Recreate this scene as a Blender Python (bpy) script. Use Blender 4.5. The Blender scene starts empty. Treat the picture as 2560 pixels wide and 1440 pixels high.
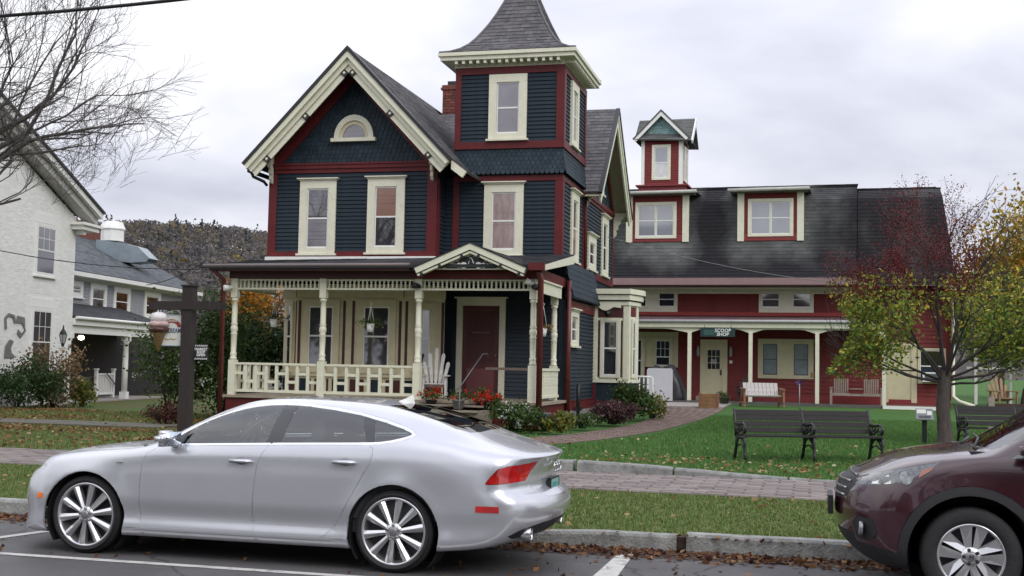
import bpy, bmesh, math, random
from math import sin, cos, pi, radians, sqrt, atan2
from mathutils import Matrix, Vector, Euler
random.seed(7)
S = bpy.context.scene
COL = S.collection

# ---------------------------------------------------------------- camera, sky, sun
cam = bpy.data.cameras.new("camera"); camo = bpy.data.objects.new("camera", cam); COL.objects.link(camo)
cam.sensor_width = 36; cam.lens = 36*3000/2560; cam.clip_end = 4000; cam.clip_start = .05
_p, _r, _y = radians(3.72), radians(1.15), radians(14)
fw = Vector((-sin(_y)*cos(_p), cos(_y)*cos(_p), sin(_p)))
r0 = Vector((cos(_y), sin(_y), 0)); u0 = r0.cross(fw)
rt = r0*cos(_r)+u0*sin(_r); up = u0*cos(_r)-r0*sin(_r)
camo.matrix_world = Matrix(((rt.x, up.x, -fw.x, 0), (rt.y, up.y, -fw.y, 0), (rt.z, up.z, -fw.z, 1.70), (0, 0, 0, 1)))
S.camera = camo
W = bpy.data.worlds.new("World"); S.world = W; W.use_nodes = True
nt = W.node_tree; nt.nodes.clear()
N = nt.nodes.new; LK = nt.links.new
sky = N('ShaderNodeTexSky'); sky.sky_type = 'NISHITA'; sky.sun_disc = False
sky.sun_elevation = radians(37); sky.sun_rotation = radians(130)
bg1 = N('ShaderNodeBackground'); bg1.inputs[1].default_value = .06; LK(sky.outputs[0], bg1.inputs[0])
tc = N('ShaderNodeTexCoord'); sep = N('ShaderNodeSeparateXYZ'); LK(tc.outputs['Generated'], sep.inputs[0])
# clouds live on a flat layer: divide direction by elevation so they thin out towards the horizon
md = N('ShaderNodeMath'); md.operation = 'MAXIMUM'; md.inputs[1].default_value = .0; LK(sep.outputs[2], md.inputs[0])
ad = N('ShaderNodeMath'); ad.operation = 'ADD'; ad.inputs[1].default_value = .22; LK(md.outputs[0], ad.inputs[0])
dv = N('ShaderNodeVectorMath'); dv.operation = 'DIVIDE'; LK(tc.outputs['Generated'], dv.inputs[0]); LK(ad.outputs[0], dv.inputs[1])
mp = N('ShaderNodeMapping'); mp.inputs['Scale'].default_value = (1, 1, .5); mp.inputs['Location'].default_value = (3.3, .7, .2); LK(dv.outputs[0], mp.inputs[0])
n1 = N('ShaderNodeTexNoise'); n1.inputs['Scale'].default_value = 1.35; n1.inputs['Detail'].default_value = 5; n1.inputs['Roughness'].default_value = .48; n1.inputs['Distortion'].default_value = .25
LK(mp.outputs[0], n1.inputs[0])
cr = N('ShaderNodeValToRGB'); LK(n1.outputs[0], cr.inputs[0])
e = cr.color_ramp.elements; e[0].position = .34; e[0].color = (.60, .62, .72, 1); e[1].position = .62; e[1].color = (.97, .975, 1.0, 1)
m = cr.color_ramp.elements.new(.5); m.color = (.80, .81, .90, 1)
gr = N('ShaderNodeMath'); gr.operation = 'MULTIPLY_ADD'; gr.inputs[1].default_value = 1.35; gr.inputs[2].default_value = .84; LK(md.outputs[0], gr.inputs[0])
bg2 = N('ShaderNodeBackground'); LK(cr.outputs[0], bg2.inputs[0]); LK(gr.outputs[0], bg2.inputs[1])
mx = N('ShaderNodeMixShader'); mx.inputs[0].default_value = .93; LK(bg1.outputs[0], mx.inputs[1]); LK(bg2.outputs[0], mx.inputs[2])
wo = N('ShaderNodeOutputWorld'); LK(mx.outputs[0], wo.inputs[0])
sun = bpy.data.lights.new("sun", 'SUN'); sun.energy = 1.1; sun.angle = radians(30); sun.color = (1, .965, .92)
suno = bpy.data.objects.new("sun", sun); COL.objects.link(suno)
sd = Vector((.62, -.52, .62)).normalized()      # towards the sun (behind the viewer, to the right)
suno.rotation_euler = sd.to_track_quat('Z', 'Y').to_euler()
S.view_settings.view_transform = 'Standard'; S.view_settings.look = 'None'
S.view_settings.exposure = 0.12; S.view_settings.gamma = 1; S.view_settings.use_curve_mapping = False
S.render.engine = 'CYCLES'; S.cycles.max_bounces = 6; S.cycles.transparent_max_bounces = 12
S.cycles.diffuse_bounces = 3; S.cycles.glossy_bounces = 4

# ---------------------------------------------------------------- materials
MATS = {}
def mat(name, col, rough=.6, var=.12, scale=5, bump=.0, bscale=60, metal=0, spec=.5, coat=0, tintamt=1.0, col2=None, stretch=None, dirt=None, trans=0, alpha=1, emis=None):
    if name in MATS: return MATS[name]
    m = bpy.data.materials.new(name); m.use_nodes = True; t = m.node_tree; t.nodes.clear()
    n = t.nodes.new; l = t.links.new
    out = n('ShaderNodeOutputMaterial'); b = n('ShaderNodeBsdfPrincipled'); l(b.outputs[0], out.inputs[0])
    tcd = n('ShaderNodeTexCoord'); mpp = n('ShaderNodeMapping'); l(tcd.outputs['Object'], mpp.inputs[0])
    if stretch: mpp.inputs['Scale'].default_value = stretch
    nz = n('ShaderNodeTexNoise'); nz.inputs['Scale'].default_value = scale; nz.inputs['Detail'].default_value = 6; nz.inputs['Roughness'].default_value = .6
    l(mpp.outputs[0], nz.inputs[0])
    mix = n('ShaderNodeMix'); mix.data_type = 'RGBA'
    c2 = col2 or tuple(c*(1+var) for c in col); c1 = col if col2 else tuple(c*(1-var) for c in col)
    mix.inputs[6].default_value = (*c1, 1); mix.inputs[7].default_value = (*c2, 1)
    rmp = n('ShaderNodeMapRange'); rmp.inputs[1].default_value = .32; rmp.inputs[2].default_value = .68; l(nz.outputs[0], rmp.inputs[0]); l(rmp.outputs[0], mix.inputs[0])
    at = n('ShaderNodeAttribute'); at.attribute_name = 'tint'
    mul = n('ShaderNodeVectorMath'); mul.operation = 'SCALE'
    add1 = n('ShaderNodeMath'); add1.operation = 'MULTIPLY_ADD'; add1.inputs[1].default_value = tintamt; add1.inputs[2].default_value = 1; l(at.outputs['Fac'], add1.inputs[0])
    l(mix.outputs[2], mul.inputs[0]); l(add1.outputs[0], mul.inputs['Scale'])
    last = mul.outputs[0]
    if dirt:                                    # dirt = (colour, scale, amount)
        n2 = n('ShaderNodeTexNoise'); n2.inputs['Scale'].default_value = dirt[1]; n2.inputs['Detail'].default_value = 8; n2.inputs['Roughness'].default_value = .7; l(tcd.outputs['Object'], n2.inputs[0])
        r2 = n('ShaderNodeMapRange'); r2.inputs[1].default_value = .52; r2.inputs[2].default_value = .72; r2.inputs[4].default_value = dirt[2]; l(n2.outputs[0], r2.inputs[0])
        mx2 = n('ShaderNodeMix'); mx2.data_type = 'RGBA'; l(r2.outputs[0], mx2.inputs[0]); l(last, mx2.inputs[6]); mx2.inputs[7].default_value = (*dirt[0], 1); last = mx2.outputs[2]
    l(last, b.inputs['Base Color'])
    b.inputs['Roughness'].default_value = rough; b.inputs['Metallic'].default_value = metal; b.inputs['Specular IOR Level'].default_value = spec
    b.inputs['Coat Weight'].default_value = coat; b.inputs['Coat Roughness'].default_value = .04
    if 'pane' in name: b.inputs['IOR'].default_value = 1.75; b.inputs['Coat IOR'].default_value = 1.7
    if trans: b.inputs['Transmission Weight'].default_value = trans
    if emis: b.inputs['Emission Color'].default_value = (*emis[:3], 1); b.inputs['Emission Strength'].default_value = emis[3]
    if bump:
        nb = n('ShaderNodeTexNoise'); nb.inputs['Scale'].default_value = bscale; nb.inputs['Detail'].default_value = 4; l(mpp.outputs[0], nb.inputs[0])
        bp = n('ShaderNodeBump'); bp.inputs['Strength'].default_value = bump; bp.inputs['Distance'].default_value = .02; l(nb.outputs[0], bp.inputs['Height']); l(bp.outputs[0], b.inputs['Normal'])
    MATS[name] = m; return m

def glassmat(name, tint=(.6, .68, .66), rough=.02, refl=1.0):
    """thin pane: see-through with a tint, fresnel reflection on top"""
    m = bpy.data.materials.new(name); m.use_nodes = True; t = m.node_tree; t.nodes.clear(); n = t.nodes.new; l = t.links.new
    out = n('ShaderNodeOutputMaterial'); tr = n('ShaderNodeBsdfTransparent'); tr.inputs[0].default_value = (*tint, 1)
    gl = n('ShaderNodeBsdfGlossy'); gl.inputs['Roughness'].default_value = rough; gl.inputs[0].default_value = (refl, refl, refl, 1)
    lw = n('ShaderNodeFresnel'); lw.inputs[0].default_value = 1.95
    mxx = n('ShaderNodeMixShader'); l(lw.outputs[0], mxx.inputs[0]); l(tr.outputs[0], mxx.inputs[1]); l(gl.outputs[0], mxx.inputs[2]); l(mxx.outputs[0], out.inputs[0])
    MATS[name] = m; return m

TEAL = mat('teal_siding_paint', (.0165, .027, .038), .6, .18, 3, .12, 90, dirt=((.02, .036, .044), 6, .4), spec=.22)
TEAL2 = mat('teal_shingle_paint', (.020, .033, .045), .6, .18, 5, .12, 90, spec=.22)
RED = mat('dark_red_trim_paint', (.115, .017, .019), .5, .14, 4, .08, 60, dirt=((.06, .018, .018), 5, .4), spec=.25)
REDDK = mat('maroon_paint', (.055, .012, .012), .5, .14, 4)
CREAM = mat('cream_trim_paint', (.70, .685, .54), .5, .05, 4, .05, 70, dirt=((.42, .40, .30), 9, .35))
CREAM2 = mat('warm_cream_paint', (.60, .54, .36), .55, .06, 4, .05, 70, dirt=((.38, .33, .22), 6, .35))
WHITE = mat('white_paint', (.78, .78, .74), .5, .04, 5, .05, 60, dirt=((.5, .5, .46), 8, .3))
DARK = mat('dark_gap', (.012, .012, .013), .8, .1)
BLACK = mat('black_paint', (.012, .013, .014), .45, .1, 8)
SHING = mat('grey_roof_shingle', (.105, .100, .105), .85, .25, 7, .4, 120, tintamt=1)
SHINGDK = mat('dark_porch_roof', (.03, .03, .034), .8, .2, 7, .4, 120)
REDSID = mat('barn_red_siding', (.18, .030, .028), .55, .2, 2.5, .12, 90, dirt=((.085, .018, .02), 2.5, .5), spec=.25)
BRICK = mat('red_brick', (.16, .05, .035), .85, .35, 9, .4, 80)
MORTAR = mat('mortar', (.25, .22, .2), .9, .2, 20)

# ---------------------------------------------------------------- mesh helper
OFF = {}
def root_off(o):
    while o is not None:
        if o.name in OFF: return OFF[o.name]
        o = o.parent
    return Vector((0, 0, 0))
MESHCACHE = {}
class MB:
    def __init__(s, M=None): s.v = []; s.f = []; s.t = []; s.M = M or Matrix(); s.s = []
    def face(s, idx, tint=0, smooth=False): s.f.append(idx); s.t.append(tint); s.s.append(smooth)
    def add(s, vs, fs, tint=0, smooth=False):
        o = len(s.v); s.v += [s.M @ Vector(p) for p in vs]
        for f in fs: s.face([o+i for i in f], tint, smooth)
        return s
    def box(s, x0, x1, y0, y1, z0, z1, tint=0):
        if x0 > x1: x0, x1 = x1, x0
        if y0 > y1: y0, y1 = y1, y0
        if z0 > z1: z0, z1 = z1, z0
        return s.add([(x0, y0, z0), (x1, y0, z0), (x1, y1, z0), (x0, y1, z0), (x0, y0, z1), (x1, y0, z1), (x1, y1, z1), (x0, y1, z1)],
              [(0, 3, 2, 1), (4, 5, 6, 7), (0, 1, 5, 4), (1, 2, 6, 5), (2, 3, 7, 6), (3, 0, 4, 7)], tint)
    def beam(s, a, b, w, h, tint=0, upv=(0, 0, 1)):
        a = Vector(a); b = Vector(b); d = (b-a).normalized(); uu = Vector(upv); sd_ = d.cross(uu)
        if sd_.length < 1e-4: sd_ = d.cross(Vector((0, 1, 0)))
        sd_.normalize(); uu = sd_.cross(d)
        c = [(-w/2, -h/2), (w/2, -h/2), (w/2, h/2), (-w/2, h/2)]
        vs = [a+sd_*x+uu*y for x, y in c]+[b+sd_*x+uu*y for x, y in c]
        return s.add(vs, [(3, 2, 1, 0), (4, 5, 6, 7), (0, 1, 5, 4), (1, 2, 6, 5), (2, 3, 7, 6), (3, 0, 4, 7)], tint)
    def prism(s, poly, y0, y1, tint=0, smooth=False):      # poly in (x,z), extruded along y
        n = len(poly); vs = [(x, y0, z) for x, z in poly]+[(x, y1, z) for x, z in poly]
        fs = [tuple(range(n)), tuple(range(2*n-1, n-1, -1))]+[(i, i+n, (i+1) % n+n, (i+1) % n) for i in range(n)]
        return s.add(vs, fs, tint, smooth)
    def tube(s, pts, rad, n=6, tint=0, cap=True, smooth=True):
        pts = [Vector(p) for p in pts]; k = len(pts)
        if not hasattr(rad, '__len__'): rad = [rad]*k
        o = len(s.v); prev = None
        for i, p in enumerate(pts):
            d = (pts[min(i+1, k-1)]-pts[max(i-1, 0)])
            if d.length < 1e-9: d = Vector((0, 0, 1))
            d.normalize()
            a = prev if prev is not None else (Vector((1, 0, 0)) if abs(d.x) < .8 else Vector((0, 1, 0)))
            a = (a-d*a.dot(d))
            if a.length < 1e-6: a = d.orthogonal()
            a.normalize(); prev = a; b = d.cross(a)
            for j in range(n):
                an = 2*pi*j/n; s.v.append(s.M @ (p+(a*cos(an)+b*sin(an))*rad[i]))
        for i in range(k-1):
            for j in range(n):
                s.face([o+i*n+j, o+i*n+(j+1) % n, o+(i+1)*n+(j+1) % n, o+(i+1)*n+j], tint, smooth)
        if cap and n > 2:
            s.face([o+j for j in range(n-1, -1, -1)], tint); s.face([o+(k-1)*n+j for j in range(n)], tint)
        return s
    def lathe(s, prof, c=(0, 0, 0), n=12, axis='z', tint=0, smooth=True, cap=True):
        o = len(s.v); c = Vector(c)
        for r, h in prof:
            for j in range(n):
                an = 2*pi*j/n; x, y = r*cos(an), r*sin(an)
                p = {'z': (x, y, h), 'y': (x, h, y), 'x': (h, x, y)}[axis]
                s.v.append(s.M @ (c+Vector(p)))
        for i in range(len(prof)-1):
            for j in range(n): s.face([o+i*n+j, o+i*n+(j+1) % n, o+(i+1)*n+(j+1) % n, o+(i+1)*n+j], tint, smooth)
        if cap:
            s.face([o+j for j in range(n-1, -1, -1)], tint); s.face([o+(len(prof)-1)*n+j for j in range(n)], tint)
        return s
    def mesh(s, name, off=Vector((0, 0, 0))):
        me = bpy.data.meshes.new(name)
        me.from_pydata([tuple(p-off) for p in s.v], [], s.f)
        if any(s.t):
            a = me.attributes.new('tint', 'FLOAT', 'FACE'); a.data.foreach_set('value', s.t)
        if any(s.s): me.polygons.foreach_set('use_smooth', s.s)
        me.update(); return me
    def build(s, name, m=None, parent=None, label=None, kind=None, world=True):
        off = root_off(parent) if (parent is not None and world) else Vector((0, 0, 0))
        me = s.mesh(name, off)
        if m: me.materials.append(m)
        return link(name, me, parent, label, kind)
def fixn(me):
    b = bmesh.new(); b.from_mesh(me); bmesh.ops.recalc_face_normals(b, faces=b.faces); b.to_mesh(me); b.free()
def link(name, me, parent=None, label=None, kind=None):
    o = bpy.data.objects.new(name, me); COL.objects.link(o)
    if parent is not None: o.parent = parent
    if label: o['label'] = label
    if kind: o['kind'] = kind
    return o
def thing(name, label, cat, loc=(0, 0, 0), rz=0, group=None):
    """root Empty; parts are given in the root's own un-rotated frame minus loc when rz=0, else in local coordinates"""
    o = bpy.data.objects.new(name, None); COL.objects.link(o); o.empty_display_size = .2
    o.location = loc; o.rotation_euler = (0, 0, rz); o['label'] = label; o['category'] = cat
    if group: o['group'] = group
    OFF[o.name] = Vector(loc) if rz == 0 else Vector((0, 0, 0))
    return o
def tag(o, label=None, cat=None, group=None, kind=None):
    if label: o['label'] = label
    if cat: o['category'] = cat
    if group: o['group'] = group
    if kind: o['kind'] = kind
    return o
def copytree(o, loc, rz=None, label=None, parent=None):
    c = o.copy(); COL.objects.link(c)
    if parent is not None: c.parent = parent
    else:
        c.location = loc
        if rz is not None: c.rotation_euler = (0, 0, rz)
        if label: c['label'] = label
    for ch in list(o.children): copytree(ch, None, parent=c)
    return c
def T(x, y, z): return Matrix.Translation((x, y, z))
def RZ(a): return Matrix.Rotation(radians(a), 4, 'Z')
def piece(name, mesh, mtx, parent):
    """one small piece that shares mesh data; mtx in the frame the thing was designed in"""
    o = bpy.data.objects.new(name, mesh); COL.objects.link(o); o.parent = parent
    o.matrix_basis = T(*(-root_off(parent))) @ mtx
    return o

# ground height (metres above the road)
def sm(a, b, x):
    t = max(0, min(1, (x-a)/(b-a))); return t*t*(3-2*t)
def gz(x, y):
    if y < 11.35: return 0.0
    z = .135
    if y > 11.5: z += .03*sm(11.5, 14.8, y)
    k = sm(-15, -7, x)
    z += k*(.11*sm(16.9, 24, y)+.14*sm(24, 46, y))+(1-k)*(.0)
    z += .02*sm(45, 60, y)
    if y > 60: z += (y-60)*.004
    return z
# ---------------------------------------------------------------- ground, road, kerb, pavers
def grid(name, xs, ys, zf, m, kind='structure', label=None, uvtint=None):
    vs = [(x, y, zf(x, y)) for y in ys for x in xs]; nx = len(xs)
    fs = [(j*nx+i, j*nx+i+1, (j+1)*nx+i+1, (j+1)*nx+i) for j in range(len(ys)-1) for i in range(nx-1)]
    me = bpy.data.meshes.new(name); me.from_pydata(vs, [], fs); me.materials.append(m)
    me.polygons.foreach_set('use_smooth', [True]*len(fs)); o = link(name, me, kind=kind)
    if label: o['label'] = label
    return o
def frange(a, b, n): return [a+(b-a)*i/n for i in range(n+1)]

def groundmat():
    """lawn: saturated green in the middle, leaf litter and olive strips by world position"""
    m = bpy.data.materials.new('lawn_grass'); m.use_nodes = True; t = m.node_tree; b = t.nodes['Principled BSDF']; n = t.nodes.new; l = t.links.new
    tcd = n('ShaderNodeTexCoord')
    def noise(sc, det=6, ro=.6):
        z = n('ShaderNodeTexNoise'); z.inputs['Scale'].default_value = sc; z.inputs['Detail'].default_value = det; z.inputs['Roughness'].default_value = ro; l(tcd.outputs['Object'], z.inputs[0]); return z
    def rng(src, a, bb, c=0, d=1):
        r = n('ShaderNodeMapRange'); r.inputs[1].default_value = a; r.inputs[2].default_value = bb; r.inputs[3].default_value = c; r.inputs[4].default_value = d; l(src, r.inputs[0]); return r.outputs[0]
    def mixc(f, c1, c2):
        x = n('ShaderNodeMix'); x.data_type = 'RGBA'; l(f, x.inputs[0])
        for s_, c in ((6, c1), (7, c2)):
            if isinstance(c, tuple): x.inputs[s_].default_value = (*c, 1)
            else: l(c, x.inputs[s_])
        return x.outputs[2]
    g1 = mixc(rng(noise(2.2).outputs[0], .3, .7), (.026, .125, .018), (.042, .19, .032))
    g2 = mixc(rng(noise(45, 3).outputs[0], .3, .7), (.022, .085, .016), g1)
    ol = mixc(rng(noise(5).outputs[0], .35, .65), (.08, .12, .032), (.13, .16, .055))
    br = mixc(rng(noise(18).outputs[0], .35, .65), (.09, .06, .03), (.16, .105, .05))
    sp = n('ShaderNodeSeparateXYZ'); l(tcd.outputs['Object'], sp.inputs[0])
    # verge + edges more olive
    f1 = rng(sp.outputs[1], 15.5, 20.0, .95, .22)
    c = mixc(f1, g2, ol)
    nz = noise(1.3, 8, .7)
    f2 = rng(nz.outputs[0], .50, .62, 0, .3); c = mixc(f2, c, ol)
    # brown litter on the left
    fx = rng(sp.outputs[0], -11, -15, .12, 1.0)
    n8 = noise(.9, 9, .75); f3 = rng(n8.outputs[0], .40, .60)
    mm = n('ShaderNodeMath'); mm.operation = 'MULTIPLY'; l(fx, mm.inputs[0]); l(f3, mm.inputs[1])
    c = mixc(mm.outputs[0], c, br)
    l(c, b.inputs['Base Color']); b.inputs['Roughness'].default_value = .9; b.inputs['Specular IOR Level'].default_value = .2
    nb = noise(60, 4); bp = n('ShaderNodeBump'); bp.inputs['Strength'].default_value = .7; bp.inputs['Distance'].default_value = .03; l(nb.outputs[0], bp.inputs['Height']); l(bp.outputs[0], b.inputs['Normal'])
    return m
GRASS = groundmat()
ROAD = mat('worn_asphalt', (.082, .078, .08), .72, .18, 1.6, .35, 180, dirt=((.13, .12, .12), 14, .4), spec=.4)
def cracked(m):
    t = m.node_tree; n = t.nodes.new; l = t.links.new; b_ = [x for x in t.nodes if x.type == 'BSDF_PRINCIPLED'][0]; src = b_.inputs['Base Color'].links[0].from_socket
    tcd = n('ShaderNodeTexCoord'); nz = n('ShaderNodeTexNoise'); nz.inputs['Scale'].default_value = 1.4; nz.inputs['Detail'].default_value = 5; l(tcd.outputs['Object'], nz.inputs[0])
    av = n('ShaderNodeVectorMath'); av.operation = 'MULTIPLY_ADD'; l(nz.outputs['Color'], av.inputs[0]); av.inputs[1].default_value = (.7, .7, 0); l(tcd.outputs['Object'], av.inputs[2])
    vo = n('ShaderNodeTexVoronoi'); vo.feature = 'DISTANCE_TO_EDGE'; vo.inputs['Scale'].default_value = .42; l(av.outputs[0], vo.inputs['Vector'])
    r = n('ShaderNodeMapRange'); r.inputs[1].default_value = .0; r.inputs[2].default_value = .008; r.inputs[3].default_value = .75; r.inputs[4].default_value = 0; l(vo.outputs[0], r.inputs[0])
    mx_ = n('ShaderNodeMix'); mx_.data_type = 'RGBA'; l(r.outputs[0], mx_.inputs[0]); l(src, mx_.inputs[6]); mx_.inputs[7].default_value = (.018, .017, .016, 1)
    n3 = n('ShaderNodeTexNoise'); n3.inputs['Scale'].default_value = .35; n3.inputs['Detail'].default_value = 6; l(tcd.outputs['Object'], n3.inputs[0]); r3 = n('ShaderNodeMapRange'); r3.inputs[1].default_value = .35; r3.inputs[2].default_value = .65; r3.inputs[3].default_value = .72; r3.inputs[4].default_value = 1.18; l(n3.outputs[0], r3.inputs[0])
    sc_ = n('ShaderNodeVectorMath'); sc_.operation = 'SCALE'; l(mx_.outputs[2], sc_.inputs[0]); l(r3.outputs[0], sc_.inputs['Scale']); l(sc_.outputs[0], b_.inputs['Base Color'])
    r4 = n('ShaderNodeMapRange'); r4.inputs[1].default_value = .4; r4.inputs[2].default_value = .6; r4.inputs[3].default_value = .35; r4.inputs[4].default_value = .8; l(n3.outputs[0], r4.inputs[0]); l(r4.outputs[0], b_.inputs['Roughness'])
cracked(ROAD)
LINE = mat('worn_road_paint', (.52, .51, .48), .7, .12, 9, .2, 120, dirt=((.10, .095, .095), 6, .9))
STONE = mat('granite_kerb', (.25, .25, .235), .85, .3, 8, .7, 40, dirt=((.055, .06, .045), 2.2, .95))
PAVER = mat('mauve_brick_paver', (.195, .165, .155), .85, .16, 10, .3, 90, dirt=((.12, .09, .075), 5, .4))
PAVER2 = mat('path_brick', (.17, .12, .10), .85, .16, 10, .3, 90, dirt=((.10, .08, .065), 5, .5))
SAND = mat('paver_joint_sand', (.10, .085, .075), .95, .3, 12, .3, 90)
LITTER = mat('damp_leaf_litter_soil', (.045, .03, .024), .9, .3, 12, .5, 60)

xs_g = sorted(set([round(v, 3) for v in frange(-400, -60, 8)+frange(-60, 40, 100)+frange(40, 400, 8)]))
ys_g = sorted(set([round(v, 3) for v in [11.5, 12, 13, 14, 14.8]+frange(15, 60, 60)+frange(60, 700, 16)]))
grid('lawn', xs_g, ys_g, lambda x, y: gz(x, y)-.004, GRASS)
grid('road', frange(-400, 400, 40), [-250, -60, -20, 0, 6, 9, 11.34, 11.52], lambda x, y: 0 if y < 11.4 else .06, ROAD)
# far ground behind everything is part of the lawn sheet; opposite side of the street
def painted(name, poly, z=.004, m=LINE):
    me = bpy.data.meshes.new(name); me.from_pydata([(x, y, z) for x, y in poly], [], [tuple(range(len(poly)))]); me.materials.append(m); return link(name, me, kind='structure')
painted('parking_line', [(-30, 9.05), (30, 9.05), (30, 9.15), (-30, 9.15)])
painted('parking_line', [(-1.72, 9.17), (-1.50, 9.17), (-1.56, 11.05), (-1.70, 11.05)], .0045)
painted('parking_line', [(-7.62, 9.17), (-7.50, 9.17), (-7.1, 10.6), (-7.22, 10.6)], .0045)

# kerb stones: a low ramped run left of the joint, a tall run on the right
def kerb(name, xs, y0, hz, wid=.15, seed=1, lab=None):
    r = random.Random(seed); ob = []
    for x0, x1 in xs:
        mb = MB(); n = 6
        A = []
        for i in range(n+1):
            x = x0+(x1-x0)*i/n+ (0.006 if i == 0 else -.006 if i == n else 0); h = hz(x)+r.uniform(-.004, .004); dy = r.uniform(-.006, .006)
            A.append([(x, y0+dy, -.05), (x, y0+dy+.012, h-.025), (x, y0+dy+.03, h), (x, y0+wid, h+.004), (x, y0+wid, -.05)])
        vs = [p for ring in A for p in ring]; fs = []
        for i in range(n):
            for j in range(4): fs.append((i*5+j, (i+1)*5+j, (i+1)*5+j+1, i*5+j+1))
        fs += [(0, 1, 2, 3, 4), tuple(n*5+j for j in (4, 3, 2, 1, 0))]
        mb.add(vs, fs, r.uniform(-.15, .15)); o = mb.build(name, STONE, kind='structure'); fixn(o.data); ob.append(o)
    return ob
def kh(x):
    if x > -1.15: return .17-.02*sm(0, 3, x)
    return .15-.07*sm(-1.8, -3.6, x) if x > -5.5 else .08+.07*sm(-5.5, -7.5, x)
kx = [-30, -26, -22.4, -18.6, -15.2, -12.6, -10.1, -8.0, -5.9, -3.4, -1.2]
kerb('kerb_stone', [(kx[i], kx[i+1]) for i in range(len(kx)-1)]+[(-1.12, 2.1), (2.1, 5.0), (5.0, 8.3), (8.3, 12), (12, 16)], 11.36, kh, .15, 3)
MB().box(-1.25, -1.05, 11.40, 11.53, -.02, .137).build('joint_soil', MATS['damp_leaf_litter_soil'], kind='structure')
# back-of-pavement stone on the lawn side, sinking towards the right
kerb('edging_stone', [(-6.2, -4.7), (-4.68, -3.35), (-3.3, -1.9), (-1.88, -.3), (-.28, 1.5)], 17.32, lambda x: .165+.03+.14*(1-sm(-3.4, .5, x))+.0, .22, 5)

# sidewalk of brick pavers: recessed sand bed, pavers as pieces (the nearest in view one by one)
grid('sidewalk_bed', frange(-60, 30, 40), [14.95, 15.5, 16.4, 17.3], lambda x, y: gz(x, y)+.004, SAND)
pm = MB(); pm.add([(-.098, -.048, -.02), (.098, -.048, -.02), (.098, .048, -.02), (-.098, .048, -.02), (-.09, -.041, .012), (.09, -.041, .012), (.09, .041, .012), (-.09, .041, .012)],
       [(4, 5, 6, 7), (0, 1, 5, 4), (1, 2, 6, 5), (2, 3, 7, 6), (3, 0, 4, 7)])
PV = []
for k in range(5):
    q = MB(); q.v = list(pm.v); q.f = list(pm.f); q.s = list(pm.s); q.t = [(-.22, -.1, .0, .1, .2)[k]]*len(pm.f); me = q.mesh('paver'); me.materials.append(PAVER); PV.append(me)
rr = random.Random(11); sw = bpy.data.objects['sidewalk_bed']; rest = MB(); npv = 0
PW, PD = .40, .20                                   # big pavers: 40 x 20 cm
for j in range(12):
    y = 15.06+j*PD
    for i in range(-150, 60):
        x = i*PW+(PW/2 if j % 2 else 0)
        if x < -60 or x > 24: continue
        z = gz(x, y)+.012+rr.uniform(-.004, .004)
        near = -4.6 < x < 1.0 
        if near and npv < 290 or (-12.4 < x < -9.6 and npv < 300):
            o = bpy.data.objects.new('paver', rr.choice(PV)); COL.objects.link(o); o.parent = sw
            o.location = (x, y, z); o.scale = (PW/.2*.99, PD/.1*.985, 1); o.rotation_euler = (rr.uniform(-.008, .008), rr.uniform(-.006, .006), rr.uniform(-.012, .012)); npv += 1
        else:
            tn = rr.uniform(-.2, .2); w, d = PW/2*.96, PD/2*.95
            rest.add([(x-w, y-d, z-.02), (x+w, y-d, z-.02), (x+w, y+d, z-.02), (x-w, y+d, z-.02), (x-w+.01, y-d+.008, z+.012), (x+w-.01, y-d+.008, z+.012), (x+w-.01, y+d-.008, z+.012), (x-w+.01, y+d-.008, z+.012)],
                     [(4, 5, 6, 7), (0, 1, 5, 4), (1, 2, 6, 5), (2, 3, 7, 6), (3, 0, 4, 7)], tn)
rest.build('paver_field', PAVER, sw, kind='stuff')
# curving brick path to the shop
def pathc(t):      # centre line
    P = [(-10.5, 20.2), (-7.6, 20.7), (-5.15, 22.5), (-4.12, 26.4), (-3.68, 31), (-3.65, 37.5), (-4.3, 46.6)]
    t = t*(len(P)-1); i = min(int(t), len(P)-2); f = t-i
    g = lambda k: Vector((*P[max(0, min(len(P)-1, k))], 0))
    a, b, c, d = g(i-1), g(i), g(i+1), g(i+2)
    return .5*((2*b)+(c-a)*f+(2*a-5*b+4*c-d)*f*f+(-a+3*b-3*c+d)*f**3)
bed = MB(); pth = MB(); L = 210; ring = []
for i in range(L+1):
    t = i/L; p = pathc(t); q = pathc(min(1, t+.004))-pathc(max(0, t-.004)); q.normalize(); nn = Vector((q.y, -q.x, 0)); ring.append((p, nn, (.80, .75, .66, .58, .58, .85, 1.4, 1.4)[min(6, int(t*6))]*(1-(t*6) % 1)+(.80, .75, .66, .58, .58, .85, 1.4, 1.4)[min(7, int(t*6)+1)]*((t*6) % 1)))
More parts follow.
